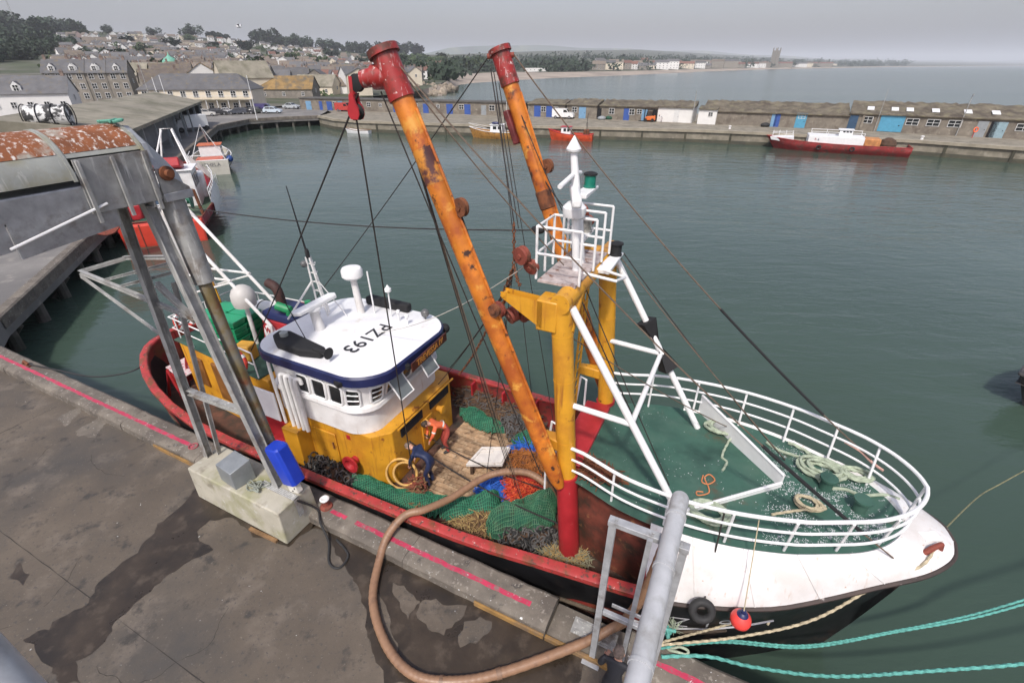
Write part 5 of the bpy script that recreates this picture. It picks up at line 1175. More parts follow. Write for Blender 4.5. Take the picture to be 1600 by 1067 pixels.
# spilled ice chips
r2 = random.Random(21); mb = MB(True)
def chips(n, xr, yr, dens):
    for _ in range(n):
        x, y = r2.uniform(*xr), r2.uniform(*yr); p = pxz(x, y, 2.3)
        if abs(p[1] - CB) > interp(FW, p[0]) - .12 or p[0] < -2.2 or p[0] > 3.8: continue
        if x - xr[0] < r2.random() ** 2 * 90 and n > 5000: continue
        if mnoise.noise((p[0] * 1.3, p[1] * 2.6, 4)) + .8 * mnoise.noise((p[0] * 7, p[1] * 9, 2)) + r2.uniform(-.2, .2) < dens: continue
        s = r2.uniform(.004, .016); z = FZ(p[0]) + .004 + r2.uniform(0, .004); an = r2.uniform(0, 6.3)
        q = [(p[0] + s * r2.uniform(.5, 1.2) * math.cos(an + k * 1.57), p[1] + s * r2.uniform(.5, 1.2) * math.sin(an + k * 1.57), z) for k in range(4)]
        mb.add(q + [(p[0], p[1], z + s * .6)], [(0, 1, 4), (1, 2, 4), (2, 3, 4), (3, 0, 4)])
chips(13000, (1190, 1395), (690, 850), .05); chips(900, (930, 1250), (620, 800), .28)
o = mb.build('ice_chips', mat('ice', (.50, .53, .53), .4, .05, 5), None); tag(o, 'white ice chips spilled over the green foredeck', 'ice', kind='stuff')
# ---- fender tyre, buoy
def on_b(x, y, b):          # pixel on the upright plane b, in the quay frame
    r = ray(x, y); a_, b_ = Qf(r); d = b / b_; return Vector((a_ * d, b, CAMH + r.z * d))
t = thing('buoy', 'orange red round buoy with blue top hanging on a cord under the bow', 'buoy', W(1.55, 6.3, .2))
c = on_b(1157, 968, 6.30); mb = MB(True); mb.lathe(c, [(.02, -.19), (.10, -.16), (.165, -.07), (.18, .02), (.16, .10), (.09, .17), (.06, .20)], 22); mb.build('float', mat('buoy_red', (.72, .06, .05), .35, .06, 3), t)
mb = MB(True); mb.lathe(c + Vector((0, 0, .165)), [(.10, 0), (.08, .04), (.045, .06), (.04, .10)], 16); mb.build('top_eye', navy, t)
top = Vector(pxz(1186, 812, 3.0)); mb = MB(True); mb.tube([c + Vector((0, 0, .25)), top], .010, 5); mb.build('cord', palet, t)
t = thing('tyre_fender', 'black tyre fender hanging on a dark rope under the bow', 'tyre', W(.9, 6.1, 0))
c = on_b(1097, 954, 6.22); mb = MB(True); Mt = Matrix.Rotation(R(16), 4, 'Z') @ Matrix.Rotation(R(64), 4, 'X'); mb.torus(c, .17, .075, Mt, 28, 12); mb.build('tyre', blackr, t)
mb = MB(True); mb.tube([c + Vector((0, .06, .2)), Vector(pxz(1103, 922, 1.2)), Vector(pxz(1132, 800, 3.0))], .016, 6); mb.build('rope', wirem, t)
# ---- mooring ropes
def rope(pts, r, m_, label, k=8):
    mb = MB(); laid_rope(mb, smooth_path(pts, k), r); return solo(mb, 'mooring_rope', m_, label, 'rope', loc=Vector(pts[0]))
bq = W(.35, 5.72, .42)
rope([bq, Pz(1130, 1000, -.2), Pz(1260, 1008, -.6), Pz(1400, 985, -.7), Pz(1520, 960, -.4), Pz(1640, 925, .2), Pz(1900, 850, .6)], .022, teal, 'upper teal mooring rope leading off along the quay from the rope knot')
rope([bq + Vector((.05, .04, -.06)), Pz(1130, 1003, -.2), Pz(1260, 1011, -.6), Pz(1400, 987, -.7), Pz(1520, 965, -.4), Pz(1640, 932, .2), Pz(1900, 858, .6)], .022, teal, 'twin teal mooring rope just below the upper one')
rope([bq + Vector((0, -.1, -.1)), Pz(1105, 1025, .25), Pz(1180, 1042, -.1), Pz(1300, 1056, -.4), Pz(1450, 1048, -.5), Pz(1640, 1032, -.2), Pz(1900, 990, .3)], .032, teal, 'thick laid teal rope lowest over the dark water')
rope([W(4.42, 8.5, 2.40), W(4.2, 8.1, 2.25), Pz(1380, 908, 1.85), Pz(1270, 968, 1.15), Pz(1150, 995, .6), bq + Vector((0, .05, .02))], .024, palet, 'tan bow rope sagging from the bow fairlead to the quay')
rope([W(2.3, 7.55, -.2), Pz(1200, 958, -.1), Pz(1120, 980, .2), bq + Vector((.02, .08, .05))], .022, palet, 'short tan rope passing behind the buoy')
rope([W(4.8, 9.3, 2.2), Pz(1530, 775, .4), Pz(1570, 752, 0), Pz(1680, 690, .3), Pz(1900, 560, .6)], .014, mat('weedy_rope', (.20, .19, .10), .85, .3, 9), 'thin weedy rope leading from the bow across open water')
mb = MB(True); mb.tube(smooth_path([(-18.0, 7.1, .78), (-18.7, 6.8, .45), (-20.0, 6.3, .22), (-21.6, 5.9, .31), (-22.6, 5.68, .34)], 5), .028, 6); solo(mb, 'mooring_rope', blackr, 'black stern rope from the trawler to the quay', 'rope')
t = thing('rope_knot', 'frayed green rope knot on the quay ring by the steel frame', 'rope', W(.35, 5.7, .28)); r2 = random.Random(5)
mb = MB(True); q = pxz(1045, 988, .4); mb.tube(smooth_path([(q[0] + r2.uniform(-.12, .12), q[1] + r2.uniform(-.1, .1), .33 + r2.uniform(0, .14)) for _ in range(9)], 5), .035, 7); mb.build('knot', teal, t)
mb = MB(True)
for _ in range(60):
    d = Vector((r2.uniform(-1, .4), r2.uniform(-.4, 1), r2.uniform(0, 1))).normalized() * r2.uniform(.1, .24); p = Vector((q[0] + .08, q[1] + .08, .42)); mb.tube([p, p + d], .005, 4)
o = mb.build('frayed_ends', paleg, t); o['kind'] = 'stuff'
mb = MB(True); mb.tube(smooth_path([pxz(*p, .31) for p in ((1038, 1005), (1050, 1012), (1062, 1010), (1075, 1016), (1072, 1022), (1058, 1018), (1046, 1015), (1040, 1008))], 5), .026, 7); solo(mb, 'rope_end', paleg, 'pale rope end lying in a loop on the coping beside the pink line', 'rope')
# ================================================================ PEOPLE
skinm = mat('skin', (.50, .27, .19), .55, .08, 8); hairm = mat('brown_hair', (.045, .028, .018), .7, .3, 20); hairg = mat('grey_brown_hair', (.16, .12, .095), .75, .3, 20)
def skin_body(joints, bones, radii, mats_by_bone, mats):
    """joints in local metres; grow one continuous surface over the bones and colour each face by its nearest bone"""
    names = list(joints); idx = {n: i for i, n in enumerate(names)}
    me = bpy.data.meshes.new('person'); me.from_pydata([joints[n] for n in names], [(idx[a], idx[b]) for a, b in bones], [])
    ob = bpy.data.objects.new('person', me); col.objects.link(ob)
    sk = ob.modifiers.new('skin', 'SKIN'); sk.use_smooth_shade = True; sk.branch_smoothing = .4
    for n, v in zip(names, me.skin_vertices[0].data):
        r = radii[n]; v.radius = r if isinstance(r, tuple) else (r, r); v.use_root = (n == 'pelvis')
    sb = ob.modifiers.new('sub', 'SUBSURF'); sb.levels = 2; sb.render_levels = 2
    dg = bpy.context.evaluated_depsgraph_get(); m2 = bpy.data.meshes.new_from_object(ob.evaluated_get(dg))
    bpy.data.objects.remove(ob)
    segs = [(Vector(joints[a]), Vector(joints[b]), mats_by_bone[(a, b)]) for a, b in bones if (a, b) in mats_by_bone]
    m2.materials.clear()
    for m in mats: m2.materials.append(m)
    for p in m2.polygons:
        c = p.center; best = (9, 0)
        for a, b, mi in segs:
            ab = b - a; t = max(0, min(1, (c - a).dot(ab) / ab.length_squared)); d = (a + ab * t - c).length
            if d < best[0]: best = (d, mi)
        p.material_index = best[1]; p.use_smooth = True
    return m2
def person(label, loc, rz, J, mats, hair, hivis=None, scale=1.0, hands=True):
    """mats: [skin, top, trousers, boots]"""
    J = dict(J); face = J.pop('face')
    bones = [('pelvis', 'waist'), ('waist', 'chest'), ('chest', 'neck'), ('neck', 'jaw'), ('jaw', 'crown')]
    mb_ = {('pelvis', 'waist'): 2, ('waist', 'chest'): 1, ('chest', 'neck'): 1, ('neck', 'jaw'): 0, ('jaw', 'crown'): 0}
    rad = dict(pelvis=(.155, .125), waist=(.145, .115), chest=(.17, .125), neck=.06, jaw=.078, crown=.085)
    for s in 'LR':
        for a, b, mi, r in (('chest', 'sh' + s, 1, .075), ('sh' + s, 'el' + s, 1, .056), ('el' + s, 'wr' + s, 1 if hivis else 1, .040), ('wr' + s, 'pa' + s, 0, .036)):
            bones.append((a, b)); mb_[(a, b)] = mi; rad[b] = r
        for a, b, mi, r in (('pelvis', 'hip' + s, 2, .095), ('hip' + s, 'kn' + s, 2, .070), ('kn' + s, 'an' + s, 2, .055), ('an' + s, 'to' + s, 3, .045)):
            bones.append((a, b)); mb_[(a, b)] = mi; rad[b] = r
        p, w = Vector(J['pa' + s]), Vector(J['wr' + s]); d = (p - w).normalized(); o = d.cross(Vector((0, 0, 1)))
        o = o.normalized() if o.length > .1 else Vector((1, 0, 0)); dn = d.cross(o).normalized()
        if dn.z > 0: dn = -dn
        for k, (off, ln) in enumerate(((-.030, .070), (-.010, .082), (.010, .078), (.030, .060))):
            J['f%d%s' % (k, s)] = tuple(p + o * off + d * ln * .55 + dn * .012); J['g%d%s' % (k, s)] = tuple(p + o * off + d * ln * .8 + dn * .045)
            for a, b in (('pa' + s, 'f%d%s' % (k, s)), ('f%d%s' % (k, s), 'g%d%s' % (k, s))): bones.append((a, b)); mb_[(a, b)] = 0
            rad['f%d%s' % (k, s)] = .0095; rad['g%d%s' % (k, s)] = .008
        sg = -1 if s == 'L' else 1
        J['th' + s] = tuple(w + d * .045 + o * .048 * sg + dn * .01); J['ti' + s] = tuple(w + d * .085 + o * .055 * sg + dn * .03)
        for a, b in (('wr' + s, 'th' + s), ('th' + s, 'ti' + s)): bones.append((a, b)); mb_[(a, b)] = 0
        rad['th' + s] = .013; rad['ti' + s] = .009
    nb = Vector(J['crown']) - Vector(J['jaw'])
    m = skin_body(J, bones, rad, mb_, mats)
    t = thing('person', label, 'person', loc, rz)
    o = bpy.data.objects.new('body', m); col.objects.link(o); o.parent = t
    # face and hair on the head
    c = (Vector(J['jaw']) * .45 + Vector(J['crown']) * .55); up = nb.normalized(); f = Vector(face); f = (f - up * f.dot(up)).normalized(); r = up.cross(f)
    M = Matrix.Translation(c) @ Matrix((( r.x, f.x, up.x, 0), (r.y, f.y, up.y, 0), (r.z, f.z, up.z, 0), (0, 0, 0, 1)))
    mb = MB(); mb.ball((0, 0, 0), .1, 16, 12, (.86, 1.05, 1.2)); mb.v = [tuple(M @ Vector(v)) for v in mb.v]
    h = bpy.data.objects.new('head', mb.mesh('head', [mats[0]], None, 60)); col.objects.link(h); h.parent = o
    mb = MB(); mb.add([M @ Vector(v) for v in ((-.012, .098, .03), (.012, .098, .03), (.017, .128, -.025), (-.017, .128, -.025), (0, .10, -.04))], [(0, 1, 2, 3), (3, 2, 4)])
    e = bpy.data.objects.new('nose', mb.mesh('nose', [mats[0]], None, 60)); col.objects.link(e); e.parent = h
    for s in (-1, 1):
        mb = MB(); mb.ball((s * .09, 0, -.01), .026, 8, 6, (.4, .8, 1.2)); mb.v = [tuple(M @ Vector(v)) for v in mb.v]; e = bpy.data.objects.new('ear', mb.mesh('ear', [mats[0]], None, 60)); col.objects.link(e); e.parent = h
        mb = MB(); mb.ball((s * .034, .090, .015), .013, 8, 6); mb.v = [tuple(M @ Vector(v)) for v in mb.v]; e = bpy.data.objects.new('eye', mb.mesh('eye', [dark], None, 60)); col.objects.link(e); e.parent = h
    mb = MB(); mb.ball((0, .091, -.058), .02, 8, 6, (1.3, .5, .35)); mb.v = [tuple(M @ Vector(v)) for v in mb.v]; e = bpy.data.objects.new('mouth', mb.mesh('mouth', [mat('lips', (.36, .13, .10), .5)], None, 60)); col.objects.link(e); e.parent = h
    mb = MB(); rows = []
    for i in range(9):
        th = math.pi * .60 * i / 8; row = []
        for j in range(18):
            ph = 2 * math.pi * j / 18; lim = 1.0 if math.sin(ph) < .35 else .55
            tt = th * lim; wob = 1 + .05 * mnoise.noise((i * 1.7, j * 1.3, 2))
            row.append(M @ Vector((.0925 * math.sin(tt) * math.cos(ph) * wob, .112 * math.sin(tt) * math.sin(ph) * wob, .128 * math.cos(tt) * wob)))
        rows.append(row)
    mb.grid(rows, closed=True)
    e = bpy.data.objects.new('hair', mb.mesh('hair', [hair], None, 60)); col.objects.link(e); e.parent = h
    if hivis:
        for bones_, t0 in hivis:
            a, b = Vector(J[bones_[0]]), Vector(J[bones_[1]]); p = a.lerp(b, t0); d = (b - a).normalized()
            rr = .115 if bones_[0] in ('waist', 'chest') else .058
            mb = MB(); mb.tube([p - d * .025, p + d * .025], rr * 1.12, 16, caps=False); mb2 = mb
            e = bpy.data.objects.new('reflective_band', mb.mesh('band', [mat('silver_band', (.7, .68, .62), .3, .05, 6)], None, 60)); col.objects.link(e); e.parent = o
    return t
# a stooping pose facing +x, weight over bent legs
def stoop(bend=.62, reach=.34):
    J = dict(pelvis=(-.12, 0, .88), waist=(-.02, 0, 1.02), chest=(.24, 0, 1.17), neck=(.42, 0, 1.24), jaw=(.50, 0, 1.25), crown=(.61, 0, 1.27), face=(.25, 0, -1))
    for s, y in (('L', .19), ('R', -.19)):
        J['sh' + s] = (.31, y, 1.20); J['el' + s] = (.42, y * 1.25, .94); J['wr' + s] = (.50, y * .8, .72); J['pa' + s] = (.53, y * .7, .64)
        J['hip' + s] = (-.10, y * .5, .82); J['kn' + s] = (.06, y * .62, .46); J['an' + s] = (-.04, y * .62, .08); J['to' + s] = (.13, y * .68, .045)
    return J
orange = mat('orange_hivis', (.80, .16, .06), .7, .1, 6); redtr = mat('red_oilskin', (.35, .06, .045), .55, .2, 5); navyt = mat('navy_oilskin', (.018, .028, .075), .45, .2, 4); bootm = mat('dark_boot', (.03, .03, .03), .6, .2, 5); darkcl = mat('black_jacket', (.016, .017, .022), .75, .25, 6)
p1 = pxz(692, 702, -.455); p2 = pxz(668, 754, -.455)
person('bending person in orange high visibility top and red oilskin trousers on the plank deck', W(p1[0] + .12, p1[1] + .0, -.455), R(205), stoop(), [skinm, orange, redtr, bootm], hairm, hivis=((('waist', 'chest'), .35), (('shL', 'elL'), .6), (('shR', 'elR'), .6)))
person('bending person in dark navy oilskins beside the hanging bundle of warps', W(p2[0] + .1, p2[1], -.455), R(160), stoop(), [skinm, navyt, navyt, bootm], hairg)
J = dict(pelvis=(0, 0, .95), waist=(0, 0, 1.10), chest=(.02, 0, 1.34), neck=(.05, 0, 1.47), jaw=(.08, 0, 1.54), crown=(.10, 0, 1.68), face=(1, 0, -.35))
for s, y in (('L', .20), ('R', -.20)):
    J['sh' + s] = (.02, y, 1.40); J['el' + s] = (.06, y * 1.35, 1.12); J['wr' + s] = (.26, y * 1.05, 1.02); J['pa' + s] = (.34, y * .95, 1.02)
    J['hip' + s] = (0, y * .5, .88); J['kn' + s] = (.03, y * .6, .48); J['an' + s] = (-.02, y * .6, .08); J['to' + s] = (.15, y * .7, .045)
person('person in black jacket standing on the quay under the grey pipe', W(-.30, 4.55, 0), R(64), J, [skinm, darkcl, darkcl, bootm], hairg)
# ================================================================ QUAYSIDE PLANT
# ---- ice delivery pipe on its goalpost frame
pipem = mat('grey_pipe', (.40, .41, .42), .45, .1, 3, spots=[((.28, .28, .27), 2, .62, .08)])
t = thing('steel_goalpost', 'galvanised goalpost frame carrying the grey delivery pipe over the quay edge', 'frame', W(-.3, 5.2, 0), QA)
for a in (-.80, .26):
    mb = MB(True)
    mb.box(a - .055, a + .055, 5.15, 5.165, .03, 3.86); mb.box(a - .055, a - .043, 5.165, 5.25, .03, 3.86); mb.box(a + .043, a + .055, 5.165, 5.25, .03, 3.86); p = mb.build('post', galv, t, smooth=0)
    mb = MB(True); mb.box(a - .17, a + .17, 5.02, 5.40, .0, .028); mb.build('base_plate', galv, p, bevel=.005)
mb = MB(True); mb.box(-.87, .33, 5.13, 5.27, 3.862, 3.96); mb.build('top_beam', galv, t, bevel=.008)
mb = MB(True); mb.box(-.74, .20, 5.16, 5.24, 1.55, 1.65); mb.build('cross_rail', galv, t, bevel=.008)
mb = MB(True); mb.box(-.60, .05, 5.12, 5.148, 1.95, 2.03); mb.build('strut', galv, t, bevel=.006)
mb = MB(True); mb.hexa([(-.30, 5.05, .05), (-.22, 5.05, .05), (-.22, 5.12, .05), (-.30, 5.12, .05), (-.26, 5.05, 3.95), (-.18, 5.05, 3.95), (-.18, 5.12, 3.95), (-.26, 5.12, 3.95)]); mb.build('conduit_post', galv, t)
for a, z in ((-.75, 3.97), (.21, 3.97), (-.2, 3.97)): mb = MB(True); mb.lathe((a, 5.2, z - .01), [(.025, 0), (.025, .03), (.01, .035)], 8); mb.build('bolt', galv, t)
t = thing('delivery_pipe', 'thick grey pipe running out over the quay to the brown hose', 'pipe', W(.05, 5.2, 3.96), QA)
mb = MB(True); mb.tube(smooth_path([(.05, -2.5, 4.12), (.05, 2, 4.11), (.05, 5.60, 4.10), (.05, 5.78, 4.06), (.05, 5.87, 3.92), (.05, 5.89, 3.70)], 5), .135, 20); mb.build('pipe', pipem, t)
for b in (3.2, 4.55, 5.5): mb = MB(True); mb.tube([(.05, b, 4.105), (.05, b + .05, 4.105)], .15, 20); mb.build('pipe_collar', pipem, t)
# ---- concrete block and the conveyor gantry standing on it
blockm = mat('pale_block_concrete', (.40, .375, .30), .85, .12, 1.5, bump=.008, bscale=12, coords='World', spots=[((.25, .25, .12), .9, .60, .10), ((.20, .175, .13), 2.2, .64, .08), ((.5, .49, .44), 4, .66, .05)])
t = thing('concrete_block', 'heavy pale concrete block with steel treads on the quay edge', 'concrete block', W(-9.85, 5.0, 0), QA)
mb = MB(True); mb.hexa([(-11.5, 4.46, 0), (-8.17, 4.43, 0), (-8.17, 5.50, 0), (-11.5, 5.52, 0), (-11.52, 4.50, 1.0), (-8.22, 4.47, 1.0), (-8.22, 5.46, 1.0), (-11.52, 5.48, 1.0)]); mb.build('block', blockm, t, bevel=.035)
mb = MB(True)
mb.box(-9.35, -8.20, 4.92, 5.08, 1.004, 1.02); mb.add([(-8.185, 4.92, 1.0), (-8.185, 5.08, 1.0), (-8.155, 5.08, .45), (-8.155, 4.92, .45)], [(0, 1, 2, 3)])
mb.build('tread_plate', galvd, t)
for i in range(18):
    for j in range(3): mb = None
mb = MB(True)
for i in range(22):
    for j in range(4): mb.cbox((-9.32 + i * .05, 4.94 + j * .04, 1.024), (.022, .012, .01))
o = mb.build('tread_studs', mat('bright_stud', (.6, .6, .58), .4, .1, 5), t); o['kind'] = 'stuff'
mb = MB(True); mb.cbox((-8.05, 5.35, .11), (.22, .3, .2), R(10)); solo(mb, 'concrete_lump', blockm, 'small broken concrete lump by the end of the big block', 'concrete', bevel=.02)
mb = MB(True); mb.cbox((-8.9, 4.36, .04), (.9, .08, .07), R(2)); solo(mb, 'timber_batten', brown2, 'thin timber batten lying along the foot of the block', 'timber')
t = thing('conveyor_gantry', 'tall steel gantry with rust streaked half round conveyor cover and sloping hood', 'gantry', W(-10.2, 5.1, 1.0), QA)
def ibeam(p0, p1, w_, d_, name, m_=galvd, par=t, side=Vector((1, 0, 0))):
    p0, p1 = Vector(p0), Vector(p1); dd = (p1 - p0).normalized(); s = (side - dd * side.dot(dd)).normalized(); u = dd.cross(s); mb = MB(True)
    def slab(c, hs, hu):
        mb.hexa([p0 + s * (c[0] - hs) + u * (c[1] - hu), p0 + s * (c[0] + hs) + u * (c[1] - hu), p0 + s * (c[0] + hs) + u * (c[1] + hu), p0 + s * (c[0] - hs) + u * (c[1] + hu), p1 + s * (c[0] - hs) + u * (c[1] - hu), p1 + s * (c[0] + hs) + u * (c[1] - hu), p1 + s * (c[0] + hs) + u * (c[1] + hu), p1 + s * (c[0] - hs) + u * (c[1] + hu)])
    slab((0, 0), .008, d_ / 2 - .012)
    slab((0, d_ / 2 - .006), w_ / 2, .006); slab((0, -d_ / 2 + .006), w_ / 2, .006)
    return mb.build(name, m_, par, smooth=0)
ibeam((-8.88, 5.12, 1.0), (-10.08, 5.12, 8.05), .17, .20, 'leg')
ibeam((-11.45, 5.05, 1.0), (-10.85, 5.05, 8.0), .16, .16, 'leg')
ibeam((-11.25, 5.22, 1.0), (-10.60, 5.35, 6.0), .05, .10, 'bracing')
ibeam((-11.18, 5.08, 3.15), (-9.35, 5.12, 3.15), .14, .14, 'cross_beam', side=Vector((0, 1, 0)))
ibeam((-10.72, 5.08, 6.05), (-9.85, 5.12, 5.35), .10, .12, 'cross_beam', side=Vector((0, 1, 0)))
ibeam((-13.85, 5.1, 5.76), (-9.86, 5.1, 5.42), .08, .10, 'bracket_arm', side=Vector((0, 1, 0)))
ibeam((-13.85, 5.1, 5.76), (-13.4, 5.9, 5.90), .08, .09, 'bracket_arm', side=Vector((0, 0, 1)))
ibeam((-13.4, 5.9, 5.92), (-11.3, 5.95, 6.25), .08, .09, 'bracket_arm', side=Vector((0, 1, 0)))
ibeam((-11.3, 5.95, 6.25), (-9.9, 5.2, 6.40), .08, .09, 'bracket_arm', side=Vector((0, 0, 1)))
ibeam((-12.3, 5.13, 5.68), (-9.95, 5.3, 6.42), .08, .06, 'bracket_arm', side=Vector((0, 1, 0)))
ibeam((-12.9, 5.13, 5.72), (-10.9, 5.7, 6.3), .08, .06, 'bracket_arm', side=Vector((0, 1, 0)))
ibeam((-13.85, 5.08, 5.66), (-11.2, 5.08, 4.6), .05, .06, 'bracket_arm', side=Vector((0, 1, 0)))
mb = MB(True); mb.tube([(-9.02, 5.38, 1.0), (-9.5, 5.45, 4.2), (-9.78, 5.5, 6.2)], .13, 16); mb.build('chute_pipe', mat('lichen_steel', (.20, .15, .06), .8, .3, 2.0, spots=[((.16, .16, .15), 2, .5, .1), (RUST, 3, .62, .08)]), t)
mb = MB(True); mb.tube([(-9.76, 5.5, 6.1), (-10.02, 5.55, 8.0)], [.19, .22], 18); mb.build('chute_head', galvd, t)
# conveyor cover along b, half round, sheets
covm = mat('rust_streaked_cover', (.33, .34, .31), .6, .12, 2, metal=.15, coords='Object', spots=[((.26, .24, .15), 1.4, .56, .12)], streak=((.50, .49, .45), 10, .66))
covr = mat('rusted_cover', (.22, .075, .028), .8, .25, 3, spots=[((.34, .33, .28), 1.3, .60, .05)], streak=((.62, .58, .53), 16, .60))
CA, CZ, CR_ = -10.45, 8.38, .72
def cover(b0, b1, a0, a1, m_, name, rr=CR_, th=.02, n=14):
    mb = MB(True); rows = []
    for r_ in (rr, rr - th):
        rows.append([[(CA + r_ * math.cos(R(lerp(a0, a1, i / n))), b, CZ + r_ * math.sin(R(lerp(a0, a1, i / n)))) for i in range(n + 1)] for b in (b0, b1)])
    mb.grid(rows[0]); mb.grid(rows[1]); mb.grid([rows[0][0], rows[1][0]]); mb.grid([rows[0][1], rows[1][1]])
    return mb.build(name, m_, t)
for b0, b1 in ((1.4, 2.75), (2.76, 4.06), (4.07, 5.25)):
    if b0 < 4: cover(b0, b1, 2, 180, covm, 'cover_sheet')
    else: cover(b0, b1, 28, 180, covm, 'cover_sheet')
    cover(b0 + .04, b1 - .05, 34, 122, covr, 'rust_area', CR_ + .004, .003)
for b in (1.4, 2.76, 4.07, 5.25): cover(b - .03, b + .02, 0, 180, covm, 'cover_rib', CR_ + .02, .04)
mb = MB(True); mb.hexa([(CA - .72, 1.5, 7.95), (CA + .66, 1.5, 7.95), (CA + .66, 5.28, 7.95), (CA - .72, 5.28, 7.95), (CA - .74, 1.5, 8.30), (CA + .70, 1.5, 8.30), (CA + .70, 5.28, 8.30), (CA - .74, 5.28, 8.30)]); mb.build('trough', galv, t, bevel=.02)
for b0, b1 in ((1.5, 3.0), (3.02, 4.5)):
    mb = MB(True); mb.hexa([(CA + .56, b0, 7.40), (CA + .60, b0, 7.40), (CA + .60, b1, 7.55), (CA + .56, b1, 7.55), (CA + .67, b0, 8.27), (CA + .70, b0, 8.27), (CA + .70, b1, 8.27), (CA + .67, b1, 8.27)]); mb.build('side_skirt', galv, t, smooth=0)
mb = MB(True); mb.hexa([(CA + .67, 4.12, 7.85), (CA + .70, 4.12, 7.85), (CA + .70, 5.27, 7.85), (CA + .67, 5.27, 7.85), (CA + .705, 4.12, 8.70), (CA + .735, 4.12, 8.70), (CA + .735, 5.27, 8.70), (CA + .705, 5.27, 8.70)]); sp = mb.build('side_panel', galvd, t, smooth=0)
for b in (4.14, 4.65, 5.15): mb = MB(True); mb.box(CA + .735, CA + .78, b, b + .05, 7.7, 8.68); mb.build('panel_rib', galvd, sp, smooth=0)
# sloping hood at the outer end: the round cover bending down over the outlet
mb = MB(True); rows = []
for k in (0, .12, .85, 1):
    b_ = 5.28 + .52 * math.sin(R(80) * k) ; dz_ = -.95 * (1 - math.cos(R(80) * k)); sc_ = 1 - .05 * k
    rows.append([(CA + .74 * sc_ * math.cos(R(an)), b_, CZ + dz_ + .74 * math.sin(R(an))) for an in (0, 35, 70, 110, 145, 180)])
mb.grid(rows)
hd = mb.build('hood', mat('hood_sheet', (.33, .345, .36), .45, .08, 3, metal=.15, streak=((.50, .51, .50), 12, .66)), t, smooth=0)
mb = MB(True); mb.box(CA - .72, CA + .74, 5.29, 5.83, 7.78, 7.93); mb.build('hood_lip', galv, hd, bevel=.01)
mb = MB(True); mb.hexa([(CA + .70, 5.29, 7.93), (CA + .73, 5.29, 7.93), (CA + .73, 5.80, 7.93), (CA + .70, 5.80, 7.93), (CA + .70, 5.29, 8.40), (CA + .73, 5.29, 8.40), (CA + .73, 5.80, 7.98), (CA + .70, 5.80, 7.98)]); mb.build('hood_cheek', galvd, hd, smooth=0)
mb = MB(True); mb.lathe((0, 0, 0), [(.13, 0), (.13, .05), (.07, .06), (.07, .14)], 14, M=Matrix.Translation((CA + .74, 5.45, 8.28)) @ Matrix.Rotation(R(90), 4, 'Y')); mb.build('shaft_bearing', rust, t)
ibeam((CA + .55, 4.4, 7.88), (CA + .55, 5.75, 7.88), .12, .12, 'sill_beam'); ibeam((CA - .55, 4.4, 7.88), (CA - .55, 5.75, 7.88), .12, .12, 'sill_beam'); ibeam((CA - .7, 5.1, 7.80), (CA + .7, 5.1, 7.80), .12, .12, 'sill_beam', side=Vector((0, 1, 0)))
mb = MB(True); mb.tube([(CA + .75, 2.9, 7.62), (CA + .75, 4.35, 7.98)], .022, 6); mb.build('stay_rod', whitec, t)
mb = MB(True); r2 = random.Random(4); mb.tube(smooth_path([(CA + .1 + r2.uniform(-.22, .22), 5.2 + r2.uniform(-.14, .14), 9.12 + r2.uniform(0, .06)) for _ in range(9)], 4), .025, 6); solo(mb, 'rope_scrap', mat('sea_green_rope', (.10, .30, .22), .8), 'scrap of green rope lying on top of the conveyor cover', 'rope')
# small covered drive on the block: blue cover, white junction box, grey cabinet
t = thing('drive_unit', 'bright blue drive cover with white box on the concrete block', 'drive', W(-8.55, 5.2, 1.0), QA)
mb = MB(True)
ax0, ax1 = Vector((-8.40, 5.22, 1.32)), Vector((-8.62, 5.18, 2.32)); dd = (ax1 - ax0).normalized(); s = Vector((1, 0, 0)); s = (s - dd * s.dot(dd)).normalized(); u = dd.cross(s)
prof = [(-.24, -.13), (-.17, -.19), (.17, -.19), (.24, -.13), (.24, .13), (.17, .19), (-.17, .19), (-.24, .13)]
r0 = [ax0 + s * x + u * y for x, y in prof]; r1 = [ax1 + s * x + u * y for x, y in prof]; r15 = [ax1 + dd * .05 + s * x * .85 + u * y * .85 for x, y in prof]
mb.grid([r0, r1, r15], closed=True); mb.add(r15, [tuple(range(8))]); mb.add(r0, [tuple(range(7, -1, -1))])
mb.build('cover', mat('blue_cover', (.012, .045, .42), .4, .08, 3, spots=[((.2, .22, .35), 6, .72, .02)]), t, bevel=.015)
mb = MB(True); mb.cbox((-8.36, 5.16, 1.18), (.32, .16, .27), 0, ('Y', R(-14))); jb = mb.build('junction_box', mat('box_white', (.6, .58, .52), .6, .08, 4), t, bevel=.02)
for dx, dz_ in ((-.1, .08), (.1, .05), (.02, -.06)): mb = MB(True); mb.ball((-8.36 + dx, 5.075, 1.18 + dz_), .018, 8, 6); mb.build('screw', blackm, jb)
ibeam((-8.62, 5.2, 1.0), (-8.85, 5.2, 2.0), .10, .08, 'bracket', par=t)
mb = MB(True); mb.hexa([(-10.35, 4.62, 1.002), (-9.72, 4.55, 1.002), (-9.62, 5.05, 1.002), (-10.25, 5.12, 1.002), (-10.35, 4.62, 1.52), (-9.72, 4.55, 1.52), (-9.62, 5.05, 1.62), (-10.25, 5.12, 1.62)])
solo(mb, 'steel_cabinet', mat('cabinet_zinc', (.28, .30, .31), .42, .1, 4, metal=.4, spots=[((.5, .5, .48), 9, .72, .02)]), 'low grey steel cabinet on the concrete block between the gantry legs', 'cabinet', bevel=.012)
